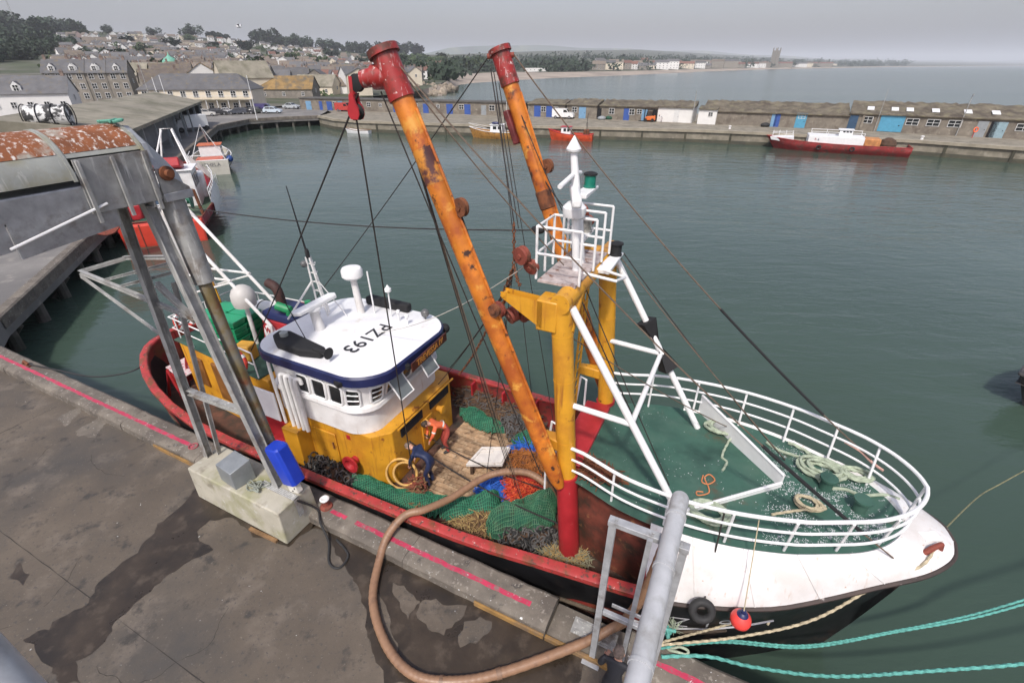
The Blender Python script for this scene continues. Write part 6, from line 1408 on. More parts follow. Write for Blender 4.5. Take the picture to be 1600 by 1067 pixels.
r2 = random.Random(9); mb = MB(True); mb.tube(smooth_path([(-9.35 + r2.uniform(-.28, .28), 4.85 + r2.uniform(-.16, .16), 1.03 + r2.uniform(0, .09)) for _ in range(26)], 4), .016, 6); solo(mb, 'rope_tangle', mat('grey_green_rope', (.23, .25, .21), .85, .2, 8), 'tangle of grey green rope on the concrete block beside the steel cabinet', 'rope')
# bollard, ring and cleat on the coping
t = thing('bollard', 'small rusty bollard with white cap on the coping beside the block', 'bollard', W(-7.95, 5.55, .28))
c = (-7.95, 5.55, .28); mb = MB(True); mb.lathe(c, [(.16, 0), (.15, .04), (.085, .07), (.08, .2), (.10, .22), (.11, .26)], 16); mb.build('stem', rustred, t)
mb = MB(True); mb.lathe((c[0], c[1], c[2] + .26), [(.115, 0), (.12, .03), (.09, .05), (.05, .03)], 16); mb.build('cap', white, t)
t = thing('mooring_cleat', 'rusty mooring cleat with rope on the coping far along the pink line', 'cleat', W(-22.9, 5.62, .28))
mb = MB(True); mb.box(-23.15, -22.65, 5.58, 5.66, .28, .33); mb.tube([(-23.1, 5.62, .33), (-22.95, 5.62, .45), (-22.7, 5.62, .38)], .05, 8); mb.build('horn', rust, t)
mb = MB(True); mb.tube([(-22.8, 5.62, .36), (-22.3, 5.75, .33), (-21.9, 5.95, .1), (-21.6, 6.0, -.6)], .03, 6); mb.build('rope', wirem, t)
mb = MB(True); mb.torus((-13.1, 5.5, .30), .12, .016, None, 20, 6); solo(mb, 'mooring_ring', mat('pinkish_steel', (.35, .06, .08), .6, .2, 6), 'pink painted steel ring at the end of the pink line', 'ring')
mb = MB(True); mb.tube([(-12.15, 5.6, .27), (-12.15, 5.6, .48), (-11.85, 5.6, .5), (-11.8, 5.6, .27)], .016, 6); solo(mb, 'ladder_hoop', rust, 'bent rusty steel hoop on the coping behind the block', 'hoop')
mb = MB(True); mb.tube([(-11.5, 5.62, .27), (-11.52, 5.62, .55), (-11.2, 5.7, .6), (-11.0, 5.8, .3), (-11.0, 5.98, -.4)], .018, 6); solo(mb, 'ladder_handrail', galv, 'pale grip rail of the quay ladder behind the block', 'handrail')
# handrail close by the viewpoint
mb = MB(); d = .95
mb.tube([ray(-270, 830) * d + Vector((0, 0, CAMH)), ray(-58, 1035) * d + Vector((0, 0, CAMH)), ray(72, 1175) * d + Vector((0, 0, CAMH))], .062, 18); solo(mb, 'handrail', galv, 'thick grey handrail tube crossing the corner of the viewing platform', 'handrail')
# ================================================================ OTHER BOATS
def loc_frame(origin, heading):   # x forward, y to port, z up
    c, s = math.cos(heading), math.sin(heading); o = Vector(origin)
    return lambda p: (o.x + p[0] * c - p[1] * s, o.y + p[0] * s + p[1] * c, o.z + p[2])
class LB(MB):
    def __init__(s, T): super().__init__(); s.T = T
    def build(s, name, mats, parent=None, smooth=35, bevel=0.0):
        s.v = [s.T(p) for p in s.v]; return MB.build(s, name, mats, parent, smooth, bevel)
def hull_shape(T, par, L, Bm, z_deck, sheer, cols, transom=.7, band=None, bow_pow=1.8, deck_m=None, bul=.35):
    st = [0, .03, .1, .2, .35, .5, .65, .75, .83, .9, .95, .985, 1.0]
    def w(t): return Bm / 2 * (transom + (1 - transom) * min(1, t / .35) if t < .35 else 1 - max(0, (t - .5) / .5) ** bow_pow)
    def zr(t): return z_deck + bul + sheer * (max(0, t - .4) / .6) ** 2 + .15 * max(0, .3 - t)
    rows = []; us = [0, .35, .55, .75, 1]
    def pt(t, u, s):
        z = lerp(-.7, zr(t), u); k = lerp(.55 if t < .9 else .2, 1, min(1, u / .75)); x = t * L - (1 - u) * L * .10 * max(0, (t - .7) / .3)
        return (x, s * max(.0, w(t) * k), z)
    for t in st: rows.append([pt(t, u, 1) for u in reversed(us)] + [pt(t, u, -1) for u in us])
    mb = LB(T)
    n = len(us)
    mb.grid(rows)
    if band: mb.m = [(0 if (j % (2 * n - 1)) in (0, 1, 2 * n - 2, 2 * n - 3)[:2 * 1] or (j % (2 * n - 1)) in (2 * n - 2, 2 * n - 3) else 1) for j in range(len(mb.f))]
    mb.add(rows[0], [tuple(range(len(rows[0])))], 1 if band else 0)
    h = mb.build('hull', [cols[0], band] if band else cols[0], par, smooth=50)
    mb = LB(T); ring = [(t * L - (.02 if t > .9 else 0), s * max(.02, w(t) - .04), z_deck + sheer * .7 * (max(0, t - .4) / .6) ** 2) for s, tt in ((1, st), (-1, st[::-1])) for t in tt]
    mb.add(ring, [tuple(range(len(ring) - 1, -1, -1))]); mb.build('deck', deck_m or cols[1], par, smooth=0)
    mb = LB(T); mb.tube([(t * L, s * w(t), zr(t)) for s, tt in ((1, st), (-1, st[::-1])) for t in tt], .06, 6, closed=True); mb.build('gunwale', cols[2], par)
    return h, w, zr
def cabin(T, par, x0, x1, wd, z0, h, m_, roofm, nwin=3, name='cabin', slope=.15):
    mb = LB(T); mb.hexa([(x0, -wd / 2, z0), (x1, -wd / 2, z0), (x1, wd / 2, z0), (x0, wd / 2, z0), (x0, -wd / 2 * .95, z0 + h), (x1 - slope, -wd / 2 * .95, z0 + h), (x1 - slope, wd / 2 * .95, z0 + h), (x0, wd / 2 * .95, z0 + h)]); c = mb.build(name, m_, par, bevel=.04)
    mb = LB(T); mb.box(x0 - .15, x1 - slope + .2, -wd / 2 - .1, wd / 2 + .1, z0 + h + .002, z0 + h + .09); mb.build('cabin_roof', roofm, c, bevel=.03)
    for s in (-1, 1):
        for k in range(nwin):
            xa = lerp(x0 + .15, x1 - .35, k / nwin); xb = xa + (x1 - x0 - .5) / nwin * .72; mb = LB(T); mb.box(xa, xb, s * wd / 2 * .97 - .02, s * wd / 2 * .97 + .02, z0 + h * .52, z0 + h * .86); mb.build('window', glass, c)
    for k in range(3):
        ya = lerp(-wd / 2 + .12, wd / 2 - .12, k / 3); mb = LB(T); mb.hexa([(x1 - slope * .45, ya + .03, z0 + h * .52), (x1 - slope * .45 + .03, ya + .03, z0 + h * .52), (x1 - slope * .45 + .03, ya + wd / 3 * .75, z0 + h * .52), (x1 - slope * .45, ya + wd / 3 * .75, z0 + h * .52), (x1 - slope * .85, ya + .03, z0 + h * .86), (x1 - slope * .85 + .03, ya + .03, z0 + h * .86), (x1 - slope * .85 + .03, ya + wd / 3 * .75, z0 + h * .86), (x1 - slope * .85, ya + wd / 3 * .75, z0 + h * .86)]); mb.build('window', glass, c)
    return c
def tubes(T, par, name, m_, *paths, r=.04):
    for p in paths: mb = LB(T); mb.tube(p, r, 6); mb.build(name, m_, par)
orangeh = mat('orange_hull', (.58, .075, .025), .5, .15, 1.2, spots=[((.30, .05, .02), 2, .62, .08)]); redh = mat('red_hull', (.34, .04, .04), .6, .25, 1.0, spots=[((.15, .06, .05), 1.5, .58, .1), ((.5, .2, .2), 2.5, .66, .05)]); varn = mat('varnished_hull', (.40, .20, .05), .5, .2, 1.5, spots=[((.15, .07, .03), 2, .6, .08)]); cream = mat('cream_hull', (.48, .46, .40), .55, .1, 1.5, spots=[((.3, .28, .22), 2, .63, .07)]); greyd = mat('grey_deck', (.25, .23, .20), .8, .25, 2)
crimson = mat('crimson_side', (.30, .02, .04), .5, .2, 1.5, spots=[((.4, .25, .25), 2, .64, .06)])
# yellow wooden boat by the pier
H1 = math.atan2(-5, 18); o1 = Vector((1.9, 96.2, WATER)); HD = H1 + math.pi
T = loc_frame(o1, HD); t = thing('wooden_boat', 'varnished wooden fishing boat with white gunwale moored at the far pier', 'boat', o1, 0)
hull_shape(T, t, 10.4, 3.4, .85, .7, [varn, greyd, white], .6); cabin(T, t, 3.6, 6.0, 2.0, .85, 1.5, whitec, whitec, 2)
tubes(T, t, 'mast', white, [(3.2, 0, .9), (3.0, 0, 6.2)], [(3.1, 0, 3.5), (1.2, 0, 5.2)]); tubes(T, t, 'rail_tube', whitec, [(6.5, 1.2, 1.8), (9, .8, 2.2), (10.5, 0, 2.5), (9, -.8, 2.2), (6.5, -1.2, 1.8)], r=.03)
mb = LB(T); mb.ball((5.0, .5, 2.65), .5, 12, 8, (1.6, .8, .5)); mb.build('dinghy', navy, t)
mb = LB(T); mb.cbox((1.6, 0, 1.25), (1.4, 1.6, .7)); mb.build('winch', rustred, t, bevel=.1)
# orange boat
o1 = Vector((14.6, 93.6, WATER)); T = loc_frame(o1, HD); t = thing('orange_boat', 'small bright orange boat with red topped cabin moored at the far pier', 'boat', o1, 0)
hull_shape(T, t, 8.2, 2.9, .75, .75, [orangeh, greyd, redp], .7); cabin(T, t, 4.0, 5.8, 1.7, .75, 1.5, whitec, redp, 2)
tubes(T, t, 'gantry_leg', blackm, [(1.0, .8, .8), (1.2, .6, 3.0), (1.2, -.6, 3.0), (1.0, -.8, .8)], [(1.2, 0, 3.0), (1.1, 0, 4.6)]); mb = LB(T); mb.cbox((1.2, 0, 1.4), (1.0, 1.2, 1.0)); mb.build('hauler', rust, t, bevel=.15)
# white dinghy
o1 = Vector((-28.5, 104.3, WATER)); T = loc_frame(o1, HD); t = thing('small_dinghy', 'small white open dinghy beneath the inner end of the pier', 'boat', o1, 0)
hull_shape(T, t, 5.5, 1.9, .35, .45, [whitec, greyd, brown2], .7, bul=.3)
# red barge
o1 = Pz(1422, 242, WATER) + Vector((-1.3, -1.1, 0)); Hd = math.atan2(9.5, -18.2); T = loc_frame(o1, Hd); t = thing('red_barge', 'weathered red barge with long white deckhouse moored at the far pier', 'boat', o1, 0)
hull_shape(T, t, 19.8, 5.0, .95, .55, [redh, greyd, redcap], .95, bow_pow=3.5)
mb = LB(T); mb.prism([(6.2, -2.1), (13.9, -2.1), (13.7, 2.1), (6.2, 2.1)], .98, 2.35); dh = mb.build('deckhouse', whitec, t, bevel=.05)
cabin(T, t, 7.9, 9.7, 1.8, 2.36, .85, whitec, whitec, 3, 'pilot_cabin', .05)
mb = LB(T); mb.hexa([(15.6, -1.9, 1.05), (19.0, -.9, 1.3), (19.0, .9, 1.3), (15.6, 1.9, 1.05), (15.8, -1.9, 1.95), (19.2, -.9, 1.75), (19.2, .9, 1.75), (15.8, 1.9, 1.95)]); mb.build('fore_whaleback', whitec, t, bevel=.04)
mb = LB(T); mb.box(4.0, 6.15, -1.6, 1.6, .98, 2.2); mb.build('rusty_tank', mat('orange_rust', (.45, .20, .07), .8, .25, 2), t, bevel=.15)
mb = LB(T); mb.lathe((2.9, 0, .98), [(1.1, 0), (1.2, .5), (.9, 1.1), (.3, 1.4)], 12); mb.build('gear_heap', brown, t)
for s in (-1, 1):
    tubes(T, t, 'rail_tube', whitec, [(6.4, s * 2.0, 2.95), (13.5, s * 2.0, 2.95)], [(15.9, s * 1.8, 2.45), (19.0, s * .8, 2.35)], r=.035)
    for x in (6.4, 8.8, 11.2, 13.4): tubes(T, t, 'stanchion', whitec, [(x, s * 2.0, 2.3), (x, s * 2.0, 3.0)], r=.035)
    for x in (16.0, 17.0, 18.0, 18.9): tubes(T, t, 'stanchion', whitec, [(x, s * lerp(1.8, .8, (x - 16) / 3), 1.8), (x, s * lerp(1.8, .8, (x - 16) / 3), 2.6)], r=.035)
tr = T((6.0, 2.1, 1.9)); fx = Vector(T((5, 0, 0))) - Vector(T((6, 0, 0)))
put_text('R', .45, Vector(T((12.7, 2.13, 1.85))), fx, (0, 0, 1), 'mark', redp, dh); put_text('&', .40, Vector(T((12.3, 2.13, 1.82))), fx, (0, 0, 1), 'mark', navy, dh)
for x in (7.5, 12.0): mb = LB(T); mb.torus((x, 2.56, .75), .28, .09, Matrix.Rotation(R(90), 4, 'X'), 16, 8); mb.build('tyre', blackr, t)
# ---- boats along the jetty (heading up the jetty, sterns towards the quay)
JH = math.atan2(.917, -.40); jd = Vector((math.cos(JH), math.sin(JH), 0)); jn = Vector((math.sin(JH), -math.cos(JH), 0))   # jn points to open water
o1 = Vector((-30.4, 34.2, WATER)) + jn * 4.2; T = loc_frame(o1, JH); t = thing('red_fishing_boat', 'red and white fishing boat moored stern on behind the gantry', 'boat', o1, 0)
hull_shape(T, t, 17.5, 6.4, 1.0, 1.6, [crimson, mat('green_brown_deck', (.06, .10, .06), .8, .3, 2), rustred], .88, bul=.8)
mb = LB(T); mb.add([(-.05, -2.7, -.4), (-.05, 2.7, -.4), (-.05, 2.75, 1.75), (-.05, -2.75, 1.75), (-.12, -2.6, .15), (-.12, 2.6, .15), (-.12, 2.62, 1.55), (-.12, -2.62, 1.55)], [(4, 5, 6, 7), (0, 1, 5, 4), (1, 2, 6, 5), (2, 3, 7, 6), (3, 0, 4, 7)]); mb.build('transom', mat('orange_red_transom', (.60, .055, .03), .45, .1, 1.5, spots=[((.25, .04, .03), 1.5, .66, .05)]), t, smooth=0)
for y in (-1.3, 0.1, 1.4): tubes(T, t, 'transom_strap', rustred, [(-.13, y, -.3), (-.13, y, 1.7)], r=.04)
mb = LB(T); rows = []
for s in (-1,):
    for x in (4, 6, 8, 10, 12, 13.5, 15, 16.3, 17.2):
        tt = x / 17.5; wv = 3.2 * (1 - max(0, (tt - .5) / .5) ** 1.8); zt = 1.8 + 1.6 * (max(0, tt - .4) / .6) ** 2
        rows.append([(x, s * (wv + .05), zt - .9), (x + .05, s * (wv + .10), zt + .1), (x, s * max(0, wv - .1), zt + .95 * min(1, (x - 3) / 4))])
mb.grid(rows); mb.build('white_topside', white, t)
cabin(T, t, 7.2, 10.6, 3.8, 1.1, 3.0, white, whitec, 3, 'wheelhouse', .3)
mb = LB(T); mb.prism([(9.8, -2.3), (12.5, -2.0), (12.5, 2.0), (9.8, 2.3)], 1.2, 3.3); mb.build('white_casing', white, t, bevel=.2)
mb = LB(T); mb.cbox((8.2, 0, 4.55), (1.8, 2.4, .8), 0, ('Y', R(20))); mb.build('red_canopy', redp, t, bevel=.1)
tubes(T, t, 'gantry_leg', white, [(12.6, -1.3, 3.2), (13.3, -.45, 6.9), (13.3, .45, 6.9), (12.6, 1.3, 3.2)], [(10.5, -1.3, 4.2), (13.25, -.4, 6.8)], [(10.5, 1.3, 4.2), (13.25, .4, 6.8)], r=.08)
tubes(T, t, 'rail_tube', whitec, [(5, -3.0, 2.9), (8, -3.1, 3.1), (11, -2.9, 3.3), (13, -2.4, 3.6)], [(5, -3.0, 2.5), (8, -3.1, 2.7), (11, -2.9, 2.9), (13, -2.4, 3.2)], r=.035)
for x in (5, 6, 7, 8, 9, 10, 11, 12): tubes(T, t, 'stanchion', whitec, [(x, -3.02, 2.0), (x, -3.02, 3.0)], r=.03)
mb = LB(T); mb.lathe((0, 0, 0), [(.9, -.9), (.9, -.85), (.45, -.8), (.45, .8), (.9, .85), (.9, .9)], 18, M=Matrix.Translation((4.4, -.8, 2.4)) @ Matrix.Rotation(R(90), 4, 'X')); mb.build('net_drum', mat('net_drum_green', (.05, .20, .13), .8, .3, 3), t)
mb = LB(T); mb.lathe((5.6, .8, 1.1), [(1.1, 0), (1.2, .6), (.8, 1.2), (.2, 1.5)], 12); mb.build('dark_net', mat('dark_blue_net', (.03, .05, .08), .9, .4, 3), t)
mb = LB(T); mb.cbox((2.0, 0, 1.3), (2.2, 3.6, .5)); mb.build('green_net', netb, t, bevel=.15)
mb = LB(T); mb.cbox((3.0, 1.9, 2.0), (1.1, .8, 1.2)); mb.build('red_winch', redp, t, bevel=.1)
tubes(T, t, 'stern_gallows', rust, [(1.2, -2.8, 1.0), (1.2, -2.6, 3.6), (1.6, -1.8, 3.8)], [(1.2, 2.8, 1.0), (1.2, 2.6, 3.4), (1.6, 1.8, 3.6)], r=.12)
# otter board leaning on the jetty beside it
mb = MB(); c = Pz(160, 345, .9); mb.lathe((0, 0, 0), [(.95, -.06), (1.0, 0), (.95, .06)], 18, M=Matrix.Translation(c) @ Matrix.Rotation(R(25), 4, 'Z') @ Matrix.Rotation(R(75), 4, 'X')); solo(mb, 'trawl_door', rustred, 'rusty oval trawl door on the jetty edge beside the red boat', 'trawl door')
o1 = Vector((-40.6, 61.2, WATER)) + jn * 3.3; T = loc_frame(o1, JH); t = thing('cream_boat', 'cream fishing boat with square lettered transom moored ahead of the red boat', 'boat', o1, 0)
h_, w_, z_ = hull_shape(T, t, 10.5, 4.6, .8, .9, [cream, greyd, whitec], .95, bul=.9)
mb = LB(T); mb.add([(-.04, -2.05, -.2), (-.04, 2.05, -.2), (-.04, 2.2, 1.75), (-.04, -2.2, 1.75), (.3, 2.2, 1.75), (.3, -2.2, 1.75)], [(0, 1, 2, 3), (3, 2, 4, 5)]); mb.build('transom', cream, t, smooth=0)
put_text('ICHELA', .62, Vector(T((-.06, -.25, 1.2))), jn, (0, 0, 1), 'lettering', mat('faded_letter', (.15, .15, .15), .7), t)
cabin(T, t, 4.6, 7.0, 2.6, .9, 2.0, whitec, mat('orange_roof', (.50, .13, .05), .6, .2, 2), 2)
tubes(T, t, 'gantry_leg', whitec, [(.8, -1.9, 1.6), (2.0, 0, 5.6), (.8, 1.9, 1.6)], [(5.2, 0, 3.0), (2.0, 0, 5.6)], r=.05); tubes(T, t, 'rail_tube', whitec, [(.4, -2.1, 2.3), (4, -2.25, 2.4)], [(.4, 2.1, 2.3), (4, 2.25, 2.4)], [(.4, -2.1, 2.3), (.4, 2.1, 2.3)], r=.04)
mb = LB(T); mb.ball((.9, -2.35, 1.7), .4, 12, 8); mb.build('blue_float', mat('blue_float', (.02, .06, .22), .4), t)
mb = LB(T); mb.cbox((2.6, 0, 1.3), (2.4, 3, .8)); mb.build('fish_pens', mat('orange_red_pen', (.5, .14, .09), .7, .3, 1.5), t, bevel=.05)
# hulls at the right hand edge, afloat near the bow
hd_m = mat('dark_steel_hull', (.035, .035, .036), .6, .25, 1, spots=[((.09, .08, .075), 1.5, .6, .08)])
o1 = Vector((31.25, 13.9, WATER)); Hd = math.atan2(1.8, -11); T = loc_frame(o1, Hd); t = thing('dark_workboat', 'dark grey boat hull with rounded bow afloat beyond the trawler bow', 'boat', o1, 0)
hull_shape(T, t, 11.4, 4.6, .9, .2, [hd_m, hd_m, hd_m], .9, bow_pow=3.0)
o1 = Vector((25.2, 7.0, WATER)); T = loc_frame(o1, math.atan2(.7, -11)); t = thing('black_launch', 'low black launch hull afloat near the teal ropes', 'boat', o1, 0)
hull_shape(T, t, 11.0, 2.2, .3, .2, [hullblack, dark, hullblack], .8, bul=.2, bow_pow=2.2)
# ================================================================ VEHICLES
wheelm = mat('tyre_rubber', (.018, .018, .018), .8, .2, 6); rimm = mat('wheel_rim', (.35, .35, .36), .35, .1, 6, metal=.6)
def car_proto(body, kind):
    """parts of a car in local metres, x forward"""
    parts = []
    L_, Wd = (4.0, 1.7) if kind != 'van' else (4.6, 1.85)
    if kind == 'hatch': prof = [(-2.0, .35), (-2.0, .85), (-1.85, 1.0), (-1.55, 1.42), (-.3, 1.48), (.45, 1.40), (1.05, .95), (1.85, .80), (2.0, .62), (2.0, .32)]
    elif kind == 'saloon': prof = [(-2.1, .35), (-2.1, .88), (-1.45, .98), (-.95, 1.38), (.2, 1.42), (.95, .97), (1.95, .82), (2.1, .6), (2.1, .32)]
    else: prof = [(-2.3, .35), (-2.3, 1.85), (-2.2, 1.95), (.7, 1.95), (1.25, 1.25), (2.15, 1.05), (2.3, .7), (2.3, .35)]
    mb = MB(); n = len(prof)
    def wid(z): return Wd / 2 * (1 if z < 1.0 else lerp(1, .80, (z - 1.0) / .5) if kind != 'van' else lerp(1, .92, (z - 1) / 1.0))
    l = [(x, wid(z), z) for x, z in prof]; r = [(x, -wid(z), z) for x, z in prof]
    mb.add(l + r, [tuple(range(n)), tuple(range(2 * n - 1, n - 1, -1))] + [(i, n + i, n + (i + 1) % n, (i + 1) % n) for i in range(n)]); parts.append(('car_body', mb.mesh('car_body', [body], None, 50), None))
    wins = {'hatch': [[(-1.5, 1.02), (-1.38, 1.36), (-.42, 1.42), (-.42, 1.0)], [(-.34, 1.0), (-.34, 1.42), (.38, 1.35), (.85, 1.0)]], 'saloon': [[(-1.2, 1.02), (-.88, 1.32), (-.1, 1.36), (-.1, 1.0)], [(-.02, 1.0), (-.02, 1.36), (.22, 1.36), (.75, 1.0)]], 'van': [[(.15, 1.25), (.15, 1.75), (.72, 1.75), (1.08, 1.28)]]}[kind]
    for s in (-1, 1):
        for w_ in wins:
            mb = MB(); mb.add([(x, s * (wid(z) + .012), z) for x, z in w_] + [(x, s * (wid(z) - .02), z) for x, z in w_], [(0, 1, 2, 3), (4, 5, 6, 7), (0, 1, 5, 4), (1, 2, 6, 5), (2, 3, 7, 6), (3, 0, 4, 7)]); parts.append(('side_window', mb.mesh('side_window', [glass], None, 0), None))
    i0 = {'hatch': 5, 'saloon': 4, 'van': 3}[kind]; (x0, z0), (x1, z1) = prof[i0], prof[i0 + 1]; nx, nz = (z0 - z1), (x1 - x0); ln = math.hypot(nx, nz); nx, nz = nx / ln * .012, nz / ln * .012
    a, b = lerp(.12, .9, 0) , .88; P = lambda t, s: (lerp(x0, x1, t) + nx, s * (wid(lerp(z0, z1, t)) - .1), lerp(z0, z1, t) + nz)
    mb = MB(); mb.add([P(.1, 1), P(.1, -1), P(.9, -1), P(.9, 1)], [(0, 1, 2, 3)]); parts.append(('windscreen', mb.mesh('windscreen', [glass], None, 0), None))
    for x in ((-1.25, 1.3) if kind != 'van' else (-1.5, 1.45)):
        for s in (-1, 1):
            mb = MB(); M = Matrix.Translation((x, s * (Wd / 2 - .08), .31)) @ Matrix.Rotation(R(90), 4, 'X'); mb.lathe((0, 0, 0), [(.24, -.1), (.31, -.09), (.31, .09), (.24, .1)], 16, M=M); rm = MB(); rm.lathe((0, 0, 0), [(.19, -.105), (.19, .105)], 12, M=M)
            parts.append(('wheel', mb.mesh('wheel', [wheelm]), ('rim', rm.mesh('rim', [rimm]))))
    f = prof[-1][0]
    for s in (-1, 1):
        mb = MB(); mb.box(f - .12, f + .012, s * .55 - .16, s * .55 + .16, .58, .72); parts.append(('headlight', mb.mesh('headlight', [whitec], None, 0), None))
        mb = MB(); mb.box(-f - .012, -f + .1, s * .62 - .10, s * .62 + .10, .62, .82); parts.append(('tail_light', mb.mesh('tail_light', [redp], None, 0), None))
    return parts
def car(px, rz, colr, kind, label, name='parked_car', dy=0, z=.0, cat='car', sc=1.0):
    p = Pz(*px, z); body = mat('paint_' + name + str(px[0]), colr, .3, .05, 3, coat=.4)
    t = thing(name, label, cat, p, rz, 'vehicles parked around the harbour'); t.scale = (sc, sc, sc)
    for nm, me, sub in car_proto(body, kind):
        o = bpy.data.objects.new(nm, me); col.objects.link(o); o.parent = t
        if sub: s = bpy.data.objects.new(sub[0], sub[1]); col.objects.link(s); s.parent = o
    return t
car((322, 182), R(25), (.55, .54, .50), 'hatch', 'pale car parked nearest the dark market opening')
car((342, 180), R(20), (.03, .03, .032), 'hatch', 'black hatchback parked between pale cars below the office')
car((357, 179), R(15), (.62, .62, .62), 'saloon', 'white saloon car parked beside dark cars below the office')
car((372, 179), R(200), (.05, .055, .07), 'hatch', 'dark blue grey car parked next to the white saloon')
car((385, 178.5), R(12), (.03, .03, .035), 'saloon', 'black saloon parked below the office stair')
car((402, 177.5), R(8), (.03, .035, .03), 'hatch', 'dark green hatchback parked beside the violet car')
car((416, 176), R(10), (.07, .06, .16), 'van', 'violet blue van parked behind the pale blue hatchback', cat='van')
car((427, 177.5), R(4), (.48, .55, .60), 'hatch', 'pale blue hatchback standing at the jetty edge')
car((456, 170.5), R(-12), (.42, .45, .47), 'saloon', 'silver saloon parked before the blue doored stores')
car((880, 185.5), R(-18), (.72, .72, .70), 'van', 'white van parked before the blue doors on the pier', cat='van', name='parked_van')
# red pickup like boat tractor at the stores
car((540, 174.5), R(-14), (.42, .05, .04), 'van', 'red van with pale windows parked by the blue store doors', cat='van', name='parked_van')
# box truck at the market opening
p = Pz(300, 205.5, 0); t = thing('box_truck', 'white box truck standing in the market opening', 'truck', p, R(-125))
mb = LB(loc_frame(p, R(-125))); mb.box(-2.6, 1.0, -1.0, 1.0, .65, 2.55); mb.build('cargo_box', whitec, t, bevel=.04)
mb = LB(loc_frame(p, R(-125))); mb.hexa([(1.1, -1.0, .4), (2.9, -1.0, .4), (2.9, 1.0, .4), (1.1, 1.0, .4), (1.1, -.95, 2.0), (2.1, -.9, 2.0), (2.1, .9, 2.0), (1.1, .95, 2.0)]); c = mb.build('cab', mat('cab_grey', (.5, .5, .5), .4), t, bevel=.05)
mb = LB(loc_frame(p, R(-125))); mb.hexa([(2.55, -.85, 1.35), (2.60, -.85, 1.35), (2.60, .85, 1.35), (2.55, .85, 1.35), (2.2, -.8, 1.95), (2.26, -.8, 1.95), (2.26, .8, 1.95), (2.2, .8, 1.95)]); mb.build('windscreen', glass, c)
for x in (-2.2, 2.0):
    for s in (-1, 1): mb = LB(loc_frame(p, R(-125))); mb.lathe((0, 0, 0), [(.3, -.14), (.42, -.12), (.42, .12), (.3, .14)], 14, M=Matrix.Translation((x, s * .95, .42)) @ Matrix.Rotation(R(90), 4, 'X')); mb.build('wheel', wheelm, t)
# flat trailer on the jetty
p = Pz(110, 326, 0); HD2 = R(33); T = loc_frame(p, HD2); t = thing('flat_trailer', 'low flat trailer with pale bed and yellow bumper on the jetty', 'trailer', p, HD2)
mb = LB(T); mb.box(-2.3, 2.1, -1.0, 1.0, .70, .86); mb.build('bed', mat('worn_pale_bed', (.42, .40, .33), .8, .25, 2), t, bevel=.02)
mb = LB(T); mb.box(-2.36, -2.302, -.9, .9, .48, .70); mb.build('bumper', mat('yellow_bumper', (.5, .42, .04), .6, .2, 3), t)
for k in range(7): mb = LB(T); mb.box(-2.25 + k * .62, -1.75 + k * .62, -.98, .98, .862, .89); mb.build('bed_plank', mat('worn_pale_bed', (.42, .40, .33), .8), t)
for x in (-1.5, 1.3):
    for s in (-1, 1): mb = LB(T); mb.lathe((0, 0, 0), [(.2, -.1), (.34, -.09), (.34, .09), (.2, .1)], 14, M=Matrix.Translation((x, s * .85, .34)) @ Matrix.Rotation(R(90), 4, 'X')); mb.build('wheel', wheelm, t)
mb = LB(T); mb.cbox((2.6, 0, .95), (1.2, 1.4, .8)); mb.build('tow_unit', mat('olive_unit', (.09, .085, .06), .7, .3, 2), t, bevel=.08)
p = Pz(30, 337, 0); t = thing('red_pallet_truck', 'red pallet truck parked under the conveyor on the jetty', 'pallet truck', p, R(25)); T = loc_frame(p, R(25))
mb = LB(T); mb.box(-1.5, 1.2, -.8, .8, .3, .6); mb.build('chassis', redp, t, bevel=.06); mb = LB(T); mb.cbox((-1.4, 0, .75), (.8, 1.3, .9)); mb.build('engine_cover', blackm, t, bevel=.1)
for x in (-1.0, .9):
    for s in (-1, 1): mb = LB(T); mb.lathe((0, 0, 0), [(.2, -.1), (.3, -.09), (.3, .09), (.2, .1)], 12, M=Matrix.Translation((x, s * .7, .3)) @ Matrix.Rotation(R(90), 4, 'X')); mb.build('wheel', wheelm, t)
p = Pz(2, 352, 0); t = thing('tractor_tyre', 'large black tyre lying on the jetty below the conveyor', 'tyre', p); mb = MB(); mb.torus(p + Vector((0, 0, .35)), .7, .34, None, 22, 10); mb.build('tread', wheelm, t); mb = MB(); mb.lathe(p + Vector((0, 0, .3)), [(.38, -.1), (.38, .15)], 14); mb.build('rim', rust, t)
# forklift on the pier
p = Pz(1013, 190.5, 0); HD3 = R(160); T = loc_frame(p, HD3); t = thing('forklift', 'orange forklift beside the white fronted store', 'forklift', p, HD3); om = mat('forklift_orange', (.58, .13, .02), .5, .15, 3)
mb = LB(T); mb.hexa([(-1.3, -.6, .3), (.8, -.6, .3), (.8, .6, .3), (-1.3, .6, .3), (-1.25, -.55, 1.15), (.6, -.55, .95), (.6, .55, .95), (-1.25, .55, 1.15)]); mb.build('body', om, t, bevel=.08)
tubes(T, t, 'cab_post', blackm, [(-.9, -.5, 1.1), (-.8, -.5, 2.2), (.3, -.5, 2.2), (.5, -.5, .95)], [(-.9, .5, 1.1), (-.8, .5, 2.2), (.3, .5, 2.2), (.5, .5, .95)], r=.05)
mb = LB(T); mb.box(-.85, .35, -.55, .55, 2.2, 2.27); mb.build('cab_roof', blackm, t); tubes(T, t, 'lift_mast', blackm, [(.9, -.35, .1), (.9, -.35, 2.4)], [(.9, .35, .1), (.9, .35, 2.4)], r=.06); tubes(T, t, 'fork', blackm, [(.95, -.3, .12), (2.0, -.3, .1)], [(.95, .3, .12), (2.0, .3, .1)], r=.05)
